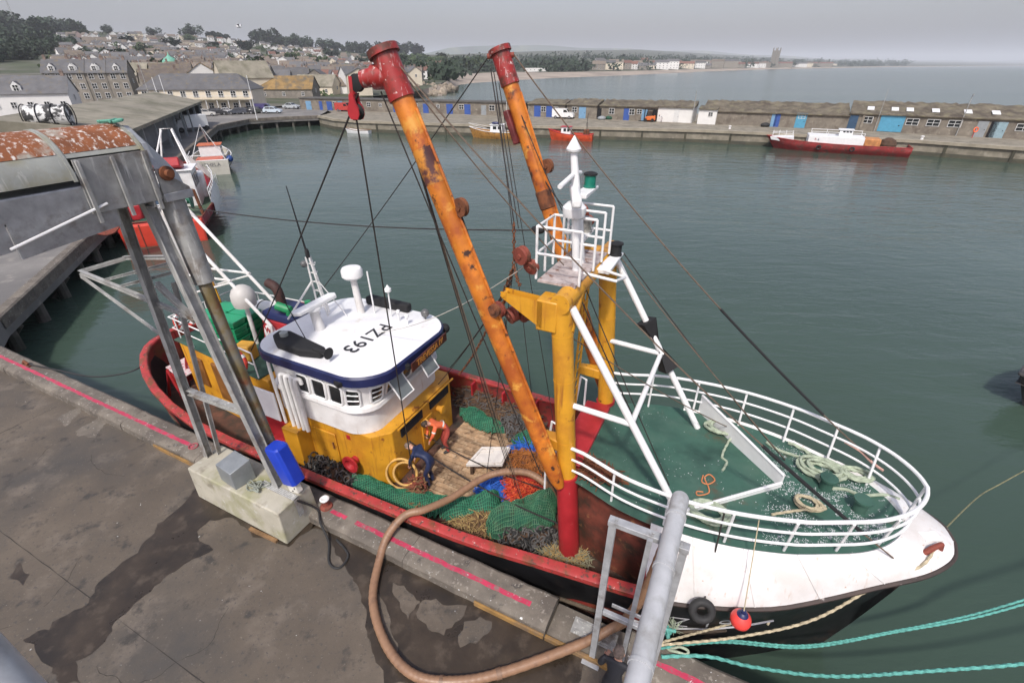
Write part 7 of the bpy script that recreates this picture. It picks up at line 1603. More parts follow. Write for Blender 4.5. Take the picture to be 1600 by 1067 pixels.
for x in (-.8, .6):
    for s in (-1, 1): mb = LB(T); mb.lathe((0, 0, 0), [(.2, -.1), (.33, -.09), (.33, .09), (.2, .1)], 12, M=Matrix.Translation((x, s * .6, .33)) @ Matrix.Rotation(R(90), 4, 'X')); mb.build('wheel', wheelm, t)
J2 = stoop(); 
person('person in pale clothes stooping beside the orange forklift', Pz(1033, 191.5, 0), R(190), J2, [skinm, whitec, mat('pale_trousers', (.5, .45, .45), .7), bootm], hairm)
# ================================================================ PIER STORES
stone = mat('store_stone', (.20, .175, .14), .9, .2, .8, bump=.04, bscale=2.2, coords='World', spots=[((.12, .10, .08), .9, .57, .1), ((.30, .27, .22), 1.6, .66, .07)])
moss = mat('mossy_roof', (.14, .12, .085), .95, .35, .6, bump=.06, bscale=2.0, coords='World', spots=[((.07, .055, .04), .5, .54, .1), ((.19, .17, .10), .9, .62, .1), ((.26, .22, .17), 1.6, .68, .05)])
flatroof = mat('dark_flat_roof', (.085, .08, .07), .9, .25, .4, coords='World'); rend = mat('white_render', (.68, .67, .64), .7, .06, .6, coords='World')
bluep = mat('blue_door_paint', (.035, .085, .30), .5, .1, 2); cyanp = mat('cyan_door_paint', (.08, .29, .43), .5, .1, 2); paleb = mat('pale_blue_paint', (.16, .30, .45), .5, .1, 2); greyp = mat('grey_door_paint', (.25, .27, .28), .6, .1, 2); framew = mat('window_frame_white', (.6, .6, .58), .5, .05, 3)
def on_front(x):            # point of the stores' front line seen at pixel column x
    best = None
    for (x0, y0), (x1, y1) in zip(PF, PF[1:]):
        for i in range(41):
            X, Y = lerp(x0, x1, i / 40), lerp(y0, y1, i / 40); dep = Y * CS + CAMH * SN; px = 800 + FPX * X / dep
            if best is None or abs(px - x) < best[0]: best = (abs(px - x), X, Y, math.atan2(y1 - y0, x1 - x0))
    return Vector((best[1], best[2], 0)), best[3]
def store(x0, x1, h, label, wall, roofm, rise=1.2, depth=6.0, items=(), fwd=0.0, name='harbour_store', flat=False, cat='store', skylights=()):
    p0, _ = on_front(x0); p1, _ = on_front(x1); d = (p1 - p0); L_ = d.length; d.normalize(); n = Vector((d.y, -d.x, 0))   # n towards the basin
    p0 = p0 + n * fwd; hd = math.atan2(d.y, d.x); T = loc_frame(p0, hd); t = thing(name, label, cat, p0, hd, None)
    mb = LB(T); mb.box(0, L_, 0, depth, -.02, h); w_ = mb.build('wall', wall, t, smooth=0)
    if flat: mb = LB(T); mb.box(-.1, L_ + .1, -.2, depth + .1, h + .002, h + .22); mb.build('roof', roofm, t, smooth=0)
    else:
        mb = LB(T); nx = max(2, int(L_ / .5)); rows = []
        for i in range(nx + 1):
            x = L_ * i / nx + (-.08 if i == 0 else .08 if i == nx else 0); rows.append([(x, -.3, h - .12), (x, -.3, h + .03)] + [(x, lerp(-.3, depth, k / 5), h + .03 + rise * k / 5 + random.uniform(-.13, .13)) for k in range(1, 6)] + [(x, depth + .1, h)])
        mb.grid(rows); mb.add(rows[0], [tuple(range(len(rows[0])))]); mb.add(rows[-1], [tuple(range(len(rows[0]) - 1, -1, -1))]); rf = mb.build('roof', roofm, t, smooth=25)
        for sx in skylights:
            ps = (on_front(sx)[0] - p0).dot(d); k0, k1 = .25, .48; mb = LB(T); mb.hexa([(ps - .5, lerp(-.3, depth, k0), h + .10 + rise * k0), (ps + .5, lerp(-.3, depth, k0), h + .10 + rise * k0), (ps + .5, lerp(-.3, depth, k1), h + .10 + rise * k1), (ps - .5, lerp(-.3, depth, k1), h + .10 + rise * k1), (ps - .5, lerp(-.3, depth, k0), h + .2 + rise * k0), (ps + .5, lerp(-.3, depth, k0), h + .2 + rise * k0), (ps + .5, lerp(-.3, depth, k1), h + .2 + rise * k1), (ps - .5, lerp(-.3, depth, k1), h + .2 + rise * k1)]); mb.build('skylight', whitec, rf, smooth=0)
    for it in items:
        kind, px, wd, z0, z1, m_ = it; xs = (on_front(px)[0] - p0 + n * fwd).dot(d)
        if kind == 'door':
            mb = LB(T); mb.box(xs - wd / 2, xs + wd / 2, -.06, .05, z0, z1); dd = mb.build('door', m_, t, smooth=0)
            mb = LB(T); mb.box(xs + wd * .3, xs + wd * .36, -.09, -.062, 1.0, 1.15); mb.build('handle', blackm, dd)
        else:
            mb = LB(T); mb.box(xs - wd / 2, xs + wd / 2, -.05, .05, z0, z1); ww = mb.build('window', glass, t, smooth=0)
            e = .07; mb = LB(T)
            mb.box(xs - wd / 2 - e, xs + wd / 2 + e, -.075, .02, z0 - e, z0); mb.build('sill', framew, ww, smooth=0)
            mb = LB(T); mb.box(xs - wd / 2 - e, xs + wd / 2 + e, -.075, .02, z1, z1 + e); mb.build('frame', framew, ww, smooth=0)
            for q in ((xs - wd / 2 - e, xs - wd / 2), (xs + wd / 2, xs + wd / 2 + e), (xs - .03, xs + .03)): mb = LB(T); mb.box(*q, -.075, -.02, z0, z1); mb.build('frame', framew, ww, smooth=0)
            mb = LB(T); mb.box(xs - wd / 2, xs + wd / 2, -.07, -.02, (z0 + z1) / 2 - .03, (z0 + z1) / 2 + .03); mb.build('frame', framew, ww, smooth=0)
    return t, T, L_
store(470, 640, 2.5, 'long grey store with blue doors behind the parked silver saloon', stone, flatroof, depth=5, flat=True, items=[('door', 484, 1.6, 0, 2.0, paleb), ('door', 503, .9, 0, 2.0, bluep), ('door', 517, 1.5, 0, 2.0, bluep), ('window', 526, .9, 1.0, 1.9, None), ('door', 535, 1.3, 0, 2.1, cyanp), ('door', 552, 1.4, 0, 2.0, bluep), ('window', 562, .9, 1.1, 2.0, None), ('window', 576, .9, 1.1, 2.0, None), ('window', 596, .7, 1.2, 1.8, None), ('door', 620, 1.2, 0, 2.0, bluep)])
store(642, 822, 2.5, 'long low stone store with blue doors and small square windows', stone, flatroof, depth=5, flat=True, items=[('window', 653, .7, 1.2, 1.9, None), ('door', 668, 1.4, 0, 2.0, bluep), ('window', 685, .7, 1.2, 1.9, None), ('door', 702, 1.6, 0, 2.1, bluep), ('window', 721, 1.1, 1.1, 2.0, None), ('door', 732, 1.5, 0, 2.1, bluep), ('door', 757, 1.2, 0, 2.0, greyp), ('window', 770, 1.2, 1.0, 2.0, None), ('door', 800, 1.2, 0, 2.0, greyp)])
store(824, 883, 2.6, 'store with two bright blue doors behind the white van', stone, moss, .7, 5, items=[('door', 839, 1.5, 0, 2.2, bluep), ('window', 848, 1.0, 1.1, 2.0, None), ('door', 859, 1.5, 0, 2.2, bluep), ('window', 867, 1.0, 1.1, 2.0, None)])
store(886, 932, 2.6, 'short mossy roofed store with a pale blue door and one white window', stone, moss, .9, 5.5, items=[('window', 897, 1.0, 1.2, 2.1, None), ('door', 910, 1.5, 0, 2.2, paleb)])
store(934, 1024, 2.6, 'mossy roofed store with dark doorway and blue door beside the forklift', stone, moss, .9, 5.5, items=[('door', 934 + 2, .9, 0, 2.1, dark), ('window', 953, 1.0, 1.1, 2.1, None), ('door', 976, 1.2, 0, 2.2, bluep), ('window', 987, 1.0, 1.1, 2.1, None), ('window', 999, .9, 1.3, 2.1, None), ('door', 1007, 1.1, 0, 2.1, paleb), ('door', 1020, .9, 0, 2.2, dark)])
store(1027, 1079, 2.75, 'white fronted store with mossy roof and outlined door', rend, moss, .9, 5.5, items=[('door', 1056, 1.0, .1, 2.3, framew)])
store(1091, 1120, 2.7, 'small white hut with one little window standing forward of the wall', rend, moss, .3, 3.5, items=[('window', 1108, .7, 1.5, 2.1, None)], fwd=1.2, name='white_hut', cat='hut')
store(1096, 1318, 2.3, 'long windowless rubble sea wall store with two blue doors', stone, moss, 1.5, 7.0, items=[('door', 1204, .9, 0, 2.2, paleb), ('door', 1212, .9, 0, 2.2, bluep), ('door', 1247, 1.7, 0, 2.4, cyanp), ('window', 1247, 1.0, 1.6, 2.2, None)])
store(1322, 1720, 2.7, 'long stone store with row of white skylights in its mossy roof', stone, moss, 1.6, 7.0, items=[('door', 1331, 1.3, 0, 2.4, mat('dark_blue_paint', (.03, .07, .13), .6)), ('window', 1348, 1.3, 1.3, 2.2, None), ('door', 1384, 3.4, .1, 2.6, cyanp), ('window', 1420, 1.6, 1.3, 2.2, None), ('window', 1454, 1.6, 1.3, 2.2, None), ('window', 1487, 1.6, 1.3, 2.2, None), ('door', 1530, 1.3, 0, 2.3, greyp), ('door', 1540, .9, 0, 2.3, dark), ('door', 1552, 1.7, 0, 2.3, mat('grey_blue_door', (.24, .34, .38), .5)), ('window', 1592, 1.6, 1.2, 2.1, None)], skylights=(1352, 1388, 1411, 1454, 1500, 1547, 1594))
for x in (1340, 1422, 1470, 1505, 1520, 1576):          # buttress pilasters
    p, hd = on_front(x); n = Vector((math.sin(hd), -math.cos(hd), 0)); mb = MB(); mb.cbox(p + n * .12 + Vector((0, 0, 1.3)), (.35, .24, 2.6), hd); solo(mb, 'pilaster', stone, 'stone buttress on the front of the long skylit store', 'buttress', 'buttresses along the long stone store')
def post(x, top, r, m_, label, name='lamp_post', cat='lamp post', fwd=.6):
    p, hd = on_front(x); n = Vector((math.sin(hd), -math.cos(hd), 0)); p = p + n * fwd; t = thing(name, label, cat, p); mb = MB(); mb.cyl(p, p + Vector((0, 0, top)), r, r * .7, 8); mb.build('pole', m_, t)
    if cat == 'lamp post': mb = MB(); mb.cbox(p + Vector((0, 0, top)) + n * .3, (.5, .16, .1), hd + R(90)); mb.build('lamp_head', m_, t)
post(1081, 5.6, .09, galvd, 'dark lamp post in the gap beside the white fronted store'); post(1490, 6.0, .07, galvd, 'thin lamp post rising behind the skylit store roof'); post(1363, 6.5, .05, galvd, 'thin aerial pole above the cyan doors', 'aerial_pole', 'pole')
p, hd = on_front(1514); t = thing('lifebuoy_stand', 'orange lifebuoy stand on the pier before the skylit store', 'lifebuoy stand', p + Vector((-1.5, -2, 0))); q = p + Vector((-1.5, -2, 1.2)); mb = MB(); mb.torus(q, .32, .09, Matrix.Rotation(R(90), 4, 'X'), 18, 8); mb.build('ring', orange, t); mb = MB(); mb.cyl(q + Vector((0, .1, -1.2)), q + Vector((0, .1, .4)), .05, n=8); mb.build('post', redp, t)
for x, y, m_, lb in ((952, 187, netb, 'dark green net bundle on the pier before the blue doored stores'), (1195, 198.5, blackr, 'black heap on the pier by the blue doors'), (940, 187.5, greyp, 'pale grey drum on the pier by the dark doorway')):
    p = Pz(x, y, 0); mb = MB(); mb.ball(p + Vector((0, 0, .3)), .55, 12, 8, (1.6, 1, .8)); solo(mb, 'pier_bundle', m_, lb, 'bundle')
for k, x in enumerate((1140, 1440)):
    p = Pz(x, 201.5 + (x - 1140) * .056, 0); mb = MB(); mb.lathe(p, [(.22, 0), (.18, .1), (.18, .35), (.26, .4), (.26, .5), (.1, .55)], 12); solo(mb, 'pier_bollard', white, ('pale bollard on the pier edge opposite the long windowless wall', 'pale bollard on the pier edge right of the red barge')[k].replace(' right of the red barge', ' by the stern of the red barge'), 'bollard')
# rocks at the root of the pier
rockm = mat('shore_rock', (.27, .225, .17), .9, .25, .3, rnd=.25); r2 = random.Random(31); protos = []
for k in range(4):
    mb = MB(); mb.ball((0, 0, 0), 1, 7, 5, (1, .8, .65)); mb.v = [tuple(Vector(v) * (1 + .25 * mnoise.noise(Vector(v) * 1.7 + Vector((k * 7, 0, 0))))) for v in mb.v]; protos.append(mb.mesh('shore_rock', [rockm], None, 20))
for _ in range(150):
    x = r2.uniform(600, 712); t_ = r2.random(); y = lerp(interp([(600, 152), (650, 150), (690, 150), (712, 141)], x), interp([(600, 140), (650, 133), (690, 133), (712, 138)], x), t_)
    p = Pz(x, y, lerp(-1.9, .6, t_)); o = bpy.data.objects.new('shore_rock', r2.choice(protos)); col.objects.link(o); o.location = p; s = r2.uniform(.8, 2.3); o.scale = (s, s, s * .8); o.rotation_euler = (r2.uniform(0, 6), r2.uniform(0, 6), r2.uniform(0, 6)); tag(o, 'rough tan boulder of the sea defence at the root of the pier', 'boulder', 'boulders of the sea defence')
# ================================================================ TOWN
slate = mat('slate_roof', (.105, .105, .108), .75, .2, .8, coords='Object', rnd=.2, spots=[((.15, .12, .07), 1.2, .63, .08)]); slateb = mat('brown_slate_roof', (.150, .125, .105), .8, .2, .8, rnd=.22, spots=[((.19, .15, .08), 1.2, .6, .1)]); tile = mat('red_tile_roof', (.155, .078, .058), .8, .2, .8, rnd=.22); lichen = mat('orange_lichen_roof', (.24, .155, .06), .9, .3, .5, spots=[((.10, .09, .07), .6, .56, .1)]); asph = mat('olive_felt_roof', (.24, .22, .17), .95, .2, .25, bump=.03, bscale=1.5, coords='World', spots=[((.12, .115, .075), .3, .56, .12), ((.25, .23, .18), .7, .64, .08)])
wwhite = mat('white_house_wall', (.70, .69, .66), .8, .05, .5, rnd=.08); wcream = mat('cream_house_wall', (.62, .55, .43), .8, .07, .5, rnd=.1); wgrey = mat('granite_house_wall', (.24, .215, .18), .9, .2, 1.0, rnd=.12); wpink = mat('pink_house_wall', (.52, .38, .33), .8, .08, .5, rnd=.1); chim = mat('chimney_brick', (.22, .165, .135), .9, .2, 2)
def gable_mesh(w, d, h, rise):            # x along ridge, y depth
    mb = MB(); x, y = w / 2, d / 2
    mb.add([(-x, -y, -3), (x, -y, -3), (x, y, -3), (-x, y, -3), (-x, -y, h), (x, -y, h), (x, y, h), (-x, y, h), (-x, 0, h + rise), (x, 0, h + rise)], [(0, 1, 5, 4), (1, 2, 6, 9, 5), (2, 3, 7, 6), (3, 0, 4, 8, 7)]); return mb
def roof_mesh(w, d, h, rise, hip=0.0):
    mb = MB(); x, y = w / 2 + .25, d / 2 + .3; e = .12; hx = x - hip; dz = -.3 * rise / (d / 2)
    for z in (0, e):
        pass
    mb.add([(-x, -y, h + dz + .02), (x, -y, h + dz + .02), (x, y, h + dz + .02), (-x, y, h + dz + .02), (-hx, 0, h + rise + .02), (hx, 0, h + rise + .02), (-x, -y, h + dz + e), (x, -y, h + dz + e), (x, y, h + dz + e), (-x, y, h + dz + e), (-hx, 0, h + rise + e + .02), (hx, 0, h + rise + e + .02)],
           [(6, 7, 11, 10), (8, 9, 10, 11), (0, 4, 5, 1), (2, 5, 4, 3), (0, 1, 7, 6), (2, 3, 9, 8)] + ([(7, 8, 11), (9, 6, 10), (1, 2, 8, 7), (3, 0, 6, 9)] if hip else [(1, 5, 11, 7), (5, 2, 8, 11), (4, 0, 6, 10), (3, 4, 10, 9)])); return mb
def window_mesh(w=1.0, h=1.2):
    mb = MB(); mb.box(-w / 2, w / 2, -.05, .06, 0, h); mb.mi = 1
    for a, b, c, d in ((-w / 2 - .09, w / 2 + .09, -.1, 0), (-w / 2 - .09, w / 2 + .09, h, h + .09), (-w / 2 - .09, -w / 2, 0, h), (w / 2, w / 2 + .09, 0, h), (-.04, .04, 0, h), (-w / 2, w / 2, h / 2 - .04, h / 2 + .04)): mb.box(a, b, -.09, .03, c, d)
    return mb.mesh('window', [glass, framew], None, 0)
WM = window_mesh(); WMS = window_mesh(.8, 1.0); WMW = window_mesh(1.6, 1.1)
CM = {}
def chimney_mesh():
    mb = MB(); mb.box(-.30, .30, -.25, .25, -1.2, .7); mb.box(-.35, .35, -.3, .3, .55, .66)
    for x in (-.15, .15): mb.cyl((x, 0, .7), (x, 0, 1.0), .1, .08, 8)
    return mb.mesh('chimney', [chim], None, 30)
CHM = chimney_mesh(); HM = {}
def house(p, rz, w, d, h, rise, wallm, roofm, label, nwin=4, floors=2, hip=0.0, name='town_house', group=None, chimneys=1, dormers=0, winm=None, back=False, gablewin=True):
    t = thing(name, label, 'house', p, rz, group)
    key = (round(w), round(d), round(h), round(rise * 2), hip > 0)
    w, d, h, rise = key[0], key[1], key[2], key[3] / 2
    if (key, wallm.name) not in HM: HM[(key, wallm.name)] = gable_mesh(w, d, h, rise).mesh('wall', [wallm], None, 0) if not hip else (lambda m: (m.box(-w / 2, w / 2, -d / 2, d / 2, -3, h), m.mesh('wall', [wallm], None, 0))[1])(MB())
    if (key, roofm.name) not in HM: HM[(key, roofm.name)] = roof_mesh(w, d, h, rise, d * .45 if hip else 0).mesh('roof', [roofm], None, 0)
    def part(nm, me, par, loc=(0, 0, 0), rz_=0, sc=None):
        o = bpy.data.objects.new(nm, me); col.objects.link(o); o.parent = par; o.location = loc; o.rotation_euler = (0, 0, rz_)
        if sc: o.scale = sc
        return o
    wl = part('wall', HM[(key, wallm.name)], t); rf = part('roof', HM[(key, roofm.name)], t)
    for k in range(chimneys): part('chimney', CHM, rf, ((w / 2 - .6) * (1 if k == 0 else -1), 0, h + rise + .2))
    n = max(1, nwin); fh = h / floors
    for f in range(floors):
        for k in range(n):
            part('window', winm or (WM if h > 4.5 else WMS), wl, (-w / 2 + w * (k + .5) / n, -d / 2, f * fh + fh * .35))
    if gablewin and not hip:
        for s in (-1, 1): part('window', WMS, wl, (s * w / 2, 0, h * .62), R(90) * s)
    for k in range(dormers):
        x = -w / 2 + w * (k + .5) / dormers; mb = MB(); y0 = -d / 2 + .5; z0 = h + .35
        mb.add([(x - .75, y0, z0), (x + .75, y0, z0), (x + .75, y0, z0 + 1.0), (x, y0, z0 + 1.8), (x - .75, y0, z0 + 1.0), (x - .75, y0 + 2.4, z0 + 1.0), (x, y0 + 3.0, z0 + 1.8), (x + .75, y0 + 2.4, z0 + 1.0)], [(0, 1, 2, 3, 4), (4, 3, 6, 5), (3, 2, 7, 6), (0, 4, 5), (1, 7, 2)]); dm = part('dormer', mb.mesh('dormer', [framew, roofm], None, 0), rf); dm.data.polygons[1].material_index = 1; dm.data.polygons[2].material_index = 1
        part('window', WMS, dm, (x, y0 - .01, z0 + .1))
    return t
def face_cam(p, jit=0): return math.atan2(p.y, p.x) - R(90) + jit
# --- landmark buildings near the water
def at(x, y, Y): return Py(x, y, Y)
p = at(52, 176, 112); house(Vector((p.x, p.y, 1.0)), R(26), 16, 8, 4.2, 3.0, wwhite, slate, 'white rendered house with big slate roof and gabled dormer behind the fish market', 6, 1, chimneys=1, dormers=1, name='white_house')
for k, (x, Y) in enumerate(((124, 150), (157, 152), (190, 154))):
    p = at(x, 158, Y); house(Vector((p.x, p.y, 1.2)), R(22), 9, 8, 7.0, 3.0, wgrey, slate, ('granite terrace house with slate roof and dormers next to the white rendered house', 'granite terrace house with dormers in the middle of the three storey row', 'granite terrace house with twin white dormers at the harbour end of the row')[k], 4, 3, chimneys=2, dormers=2, name='granite_house')
p = at(328, 178, 131); house(Vector((p.x, p.y, .05)), R(7), 25, 9, 5.4, 2.8, wcream, slate, 'long two storey harbour office with hipped slate roof and white windows', 9, 2, hip=1, chimneys=0, name='harbour_office')
q = p; mb = MB(); T = loc_frame((p.x, p.y, .05), R(7)); mb = LB(T); mb.box(-12.6, 12.6, -6.2, -4.52, 2.7, 2.85); t = thing('office_veranda', 'pale veranda deck along the front of the harbour office', 'veranda', (p.x, p.y, 0)); mb.build('veranda_floor', asph, t, smooth=0)
for k in range(11): mb = LB(T); mb.box(-12.4 + k * 2.46, -12.26 + k * 2.46, -6.15, -6.0, 0, 2.7); mb.build('veranda_post', framew, t)
mb = LB(T); mb.box(-12.6, 12.6, -6.2, -6.14, 3.6, 3.68); mb.build('veranda_rail', framew, t)
p = at(386, 140, 176); house(Vector((p.x, p.y, .5)), R(40), 15, 10, 6.5, 4.5, wcream, asph, 'large cream gabled hall with olive roof behind the harbour office', 3, 1, chimneys=0, name='cream_hall')
p = at(322, 132, 180); house(Vector((p.x, p.y, .5)), R(-62), 12, 12, 6.5, 4, wwhite, lichen, 'white gabled shed with orange lichen roof behind the harbour office', 2, 1, chimneys=0, name='lichen_shed')
p = at(452, 152, 178); house(Vector((p.x, p.y, .3)), R(4), 18, 9, 3.0, 3.5, wgrey, lichen, 'low shed with broad orange brown roof beside the pier root', 3, 1, chimneys=0, name='lichen_shed')
p = at(500, 148, 200); house(Vector((p.x, p.y, .3)), R(-5), 14, 9, 3.0, 3.5, wcream, asph, 'low shed with dull olive roof beside the orange brown one', 3, 1, chimneys=0, name='olive_shed')
p = at(545, 147, 205); house(Vector((p.x, p.y, .3)), R(-12), 8, 7, 3.0, 2.5, wwhite, slateb, 'small white gabled cottage behind the red hanging block', 2, 1, name='white_cottage')
p = at(240, 135, 190); house(Vector((p.x, p.y, 1)), R(12), 12, 9, 5.5, 3.5, wgrey, asph, 'plain granite building with pale roof below the green cupola', 3, 2, chimneys=0, name='granite_hall')
# green cupola
p = at(268, 104, 240); t = thing('cupola_tower', 'small white tower with green copper cupola among the roofs', 'tower', (p.x, p.y, 2)); mb = MB(); mb.cbox((p.x, p.y, 6.0), (4.2, 4.2, 9.6), R(15)); mb.build('tower', wwhite, t); mb = MB(); mb.lathe((p.x, p.y, 10.8), [(3.1, 0), (2.9, .7), (2.0, 1.6), (.9, 2.2), (.3, 2.9), (.05, 4)], 8); mb.build('cupola', mat('verdigris', (.15, .38, .28), .6, .15, 2), t)
# --- fish market: broad low roof
mk = [Vector((-47.5, 60.5, 5.0)), Vector((-62, 101, 4.6)), Vector((-93, 117, 4.6)), Vector((-70, 36, 5.0))]
t = thing('fish_market', 'fish market shed with wide low olive felt roof on the jetty', 'market', (-65, 80, 0))
e0, e1, b1, b0 = Vector((-40, 54, 4.0)), Vector((-59.4, 102.6, 4.0)), Vector((-78, 108, 4.0)), Vector((-59, 44, 4.0))
r0, r1 = Vector((-49.5, 49, 5.6)), Vector((-67.5, 102, 5.6))
mb = MB(); mb.add([e0, e1, b1, b0, r0, r1], [(0, 1, 5, 4), (1, 2, 5), (2, 3, 4, 5), (3, 0, 4)]); dn2 = [v - Vector((0, 0, .35)) for v in (e0, e1, b1, b0)]; mb.grid([[e0, e1, b1, b0], dn2], closed=True); mb.add(dn2, [(3, 2, 1, 0)]); mb.build('roof', asph, t, smooth=0)
c_ = sum((e0, e1, b1, b0), Vector()) / 4; ins = [v.lerp(c_, .06) for v in (e0, e1, b1, b0)]
mb = MB(); mb.grid([[Vector((v.x, v.y, 0)) for v in ins[1:]], [Vector((v.x, v.y, 4.0)) for v in ins[1:]]]); mb.grid([[Vector((v.x, v.y, 0)).lerp(Vector((c_.x, c_.y, 0)), .25) for v in (ins[0], ins[1])], [Vector((v.x, v.y, 4.0)).lerp(Vector((c_.x, c_.y, 4)), .25) for v in (ins[0], ins[1])]]); mb.build('wall', mat('market_wall', (.22, .22, .22), .8, .2, .5, coords='World'), t, smooth=0)
for k in range(9): v = ins[0].lerp(ins[1], k / 8); mb = MB(); mb.cbox((v.x, v.y, 2.0), (.3, .3, 4.0), R(20)); mb.build('column', greyp, t)
v = r0.lerp(r1, .35); t2 = thing('roof_vent', 'white streaked vent cage on the market roof', 'vent', v + Vector((4, -6, -.6)));
mb = MB(); c = Pz(76, 181, 5.6); M_ = Matrix.Translation(c) @ Matrix.Rotation(R(20), 4, 'Z') @ Matrix.Rotation(R(90), 4, 'Y')
mb.lathe((0, 0, 0), [(1.0, -1.7), (1.0, 1.7)], 16, M=M_); mb.build('vent_hood', mat('streaked_black', (.03, .03, .03), .7, .3, 2, spots=[((.65, .65, .63), 1.4, .50, .04)]), t2)
for k in (-1.8, -.6, .6, 1.8): mb = MB(); mb.torus(c + Vector((math.cos(R(20)) * k, math.sin(R(20)) * k, 0)), 1.06, .05, Matrix.Rotation(R(20), 4, 'Z') @ Matrix.Rotation(R(90), 4, 'Y'), 18, 6); mb.build('hoop', blackm, t2)
# masts of boats lying hidden behind the market, and lamp posts
for k, (x, y0, y1, m_) in enumerate(((185, 190, 153, wirem), (222, 185, 148, wirem), (246, 190, 143, galvd), (258, 185, 121, whitec), (268, 180, 118, whitec), (398, 172, 118, whitec), (150, 150, 115, galvd), (232, 145, 92, galvd))):
    p0 = Py(x, y0, 95 + k * 3); p1 = Py(x - (y0 - y1) * .36 * (800 - x) / 600, y1, 95 + k * 3); mb = MB(); mb.cyl((p0.x, p0.y, 0.0), (p0.x, p0.y, p1.z), .09, .05, 8)
    solo(mb, 'flag_pole', m_, ('thin dark pole on the market quay', 'thin white pole by the harbour office')[m_ is whitec] if m_ is not galvd else 'thin grey pole among the roofs', 'pole', ('dark poles on the market quay', 'white poles by the harbour office')[m_ is whitec] if m_ is not galvd else 'grey poles among the roofs')
# --- houses over the hillside, in rows along the slope
walls = [(wwhite, 'white'), (wcream, 'cream'), (wgrey, 'granite'), (wpink, 'pink')]; roofs = [(slate, 'grey slate'), (slateb, 'brown slate'), (tile, 'red tiled')]
r2 = random.Random(5); HOUSES = []
t_ = .035
while t_ < .95:
    xa, xb = (104 if t_ < .7 else 96), interp([(0, 560), (.1, 640), (.3, 690), (.6, 700), (.8, 660), (.95, 600)], t_); x = xa + r2.uniform(0, 8); slant = r2.uniform(-.3, .3); ph = r2.uniform(0, 6); dens = interp([(0, .85), (.5, .85), (.8, .7), (.95, .55)], t_)
    while x < xb:
        tt = t_ + .015 * math.sin(x * .02 + ph) + r2.uniform(-.008, .008); p = land(x, min(.96, max(.01, tt))); dist = p.length; w = r2.choice((6, 7, 8, 9)) if t_ < .6 else r2.choice((8, 9, 10, 12)); step = w / dist * FPX
        green = mnoise.noise((x * .012, t_ * 7, 3)) > .33
        if not green and r2.random() < dens and not (t_ < .16 and (x < 250 or 285 < x < 530)): HOUSES.append((dist, x, tt, p, w, slant))
        x += step * r2.uniform(1.0, 1.25 if t_ < .5 else 1.5)
    t_ += interp([(0, .055), (.3, .045), (.95, .04)], t_)
HOUSES.sort(key=lambda h: h[0])
print('hillside houses', len(HOUSES))
places = ['low by the harbour', 'half way up the hill', 'high on the hill']
bulk = {}
for k, (dist, x, tt, p, w, slant) in enumerate(HOUSES):
    near = tt < .45
    wi = r2.choices(range(4), (7, 2.5, 3, 1) if near else (12, 2, 1, .6))[0]; ri = r2.choices(range(3), (5, 5, .9))[0]
    wm, wn_ = walls[wi]; rm, rn = roofs[ri]; side = r2.random() < .34
    rz = face_cam(p, slant + r2.uniform(-.12, .12)) + (R(90) if side else 0); hh, rise, dd_ = r2.choice((5, 5, 6)), r2.choice((2, 2.5, 3)), r2.choice((6, 7, 8))
    if k < 290:
        pl_ = places[0 if tt < .22 else 1 if tt < .42 else 2]
        house(p + Vector((0, 0, .3)), rz, w, dd_, hh, rise, wm, rm, wn_ + ' house with ' + rn + ' roof standing ' + pl_, r2.choice((2, 3)), 2, chimneys=r2.choice((1, 1, 2, 0)), group=wn_ + ' houses with ' + rn + ' roofs ' + pl_, gablewin=side)
    else:
        M = Matrix.Translation(p + Vector((0, 0, .3))) @ Matrix.Rotation(rz, 4, 'Z')
        g = gable_mesh(w, dd_, hh, rise); bulk.setdefault(wm.name, (MB(), wm))[0].add([M @ Vector(v) for v in g.v], g.f)
        g = roof_mesh(w, dd_, hh, rise); bulk.setdefault(rm.name, (MB(), rm))[0].add([M @ Vector(v) for v in g.v], g.f)
        wmb = bulk.setdefault('panes', (MB(), glass))[0]
        for fl in (1.2, 3.6):
            for q in (-.28, .28): wmb.add([M @ Vector(v) for v in ((q * w - .5, -dd_ / 2 - .03, fl), (q * w + .5, -dd_ / 2 - .03, fl), (q * w + .5, -dd_ / 2 - .03, fl + 1.2), (q * w - .5, -dd_ / 2 - .03, fl + 1.2))], [(0, 1, 2, 3)])
allb = MB(); ml = []
for nm, (m2, mm) in bulk.items():
    allb.mi = len(ml); ml.append(mm); allb.add(m2.v, m2.f)
if ml: o = allb.build('distant_houses', ml, smooth=0); tag(o, 'distant pale houses crowding the upper hillside beyond the nearer ones', 'houses', kind='stuff')
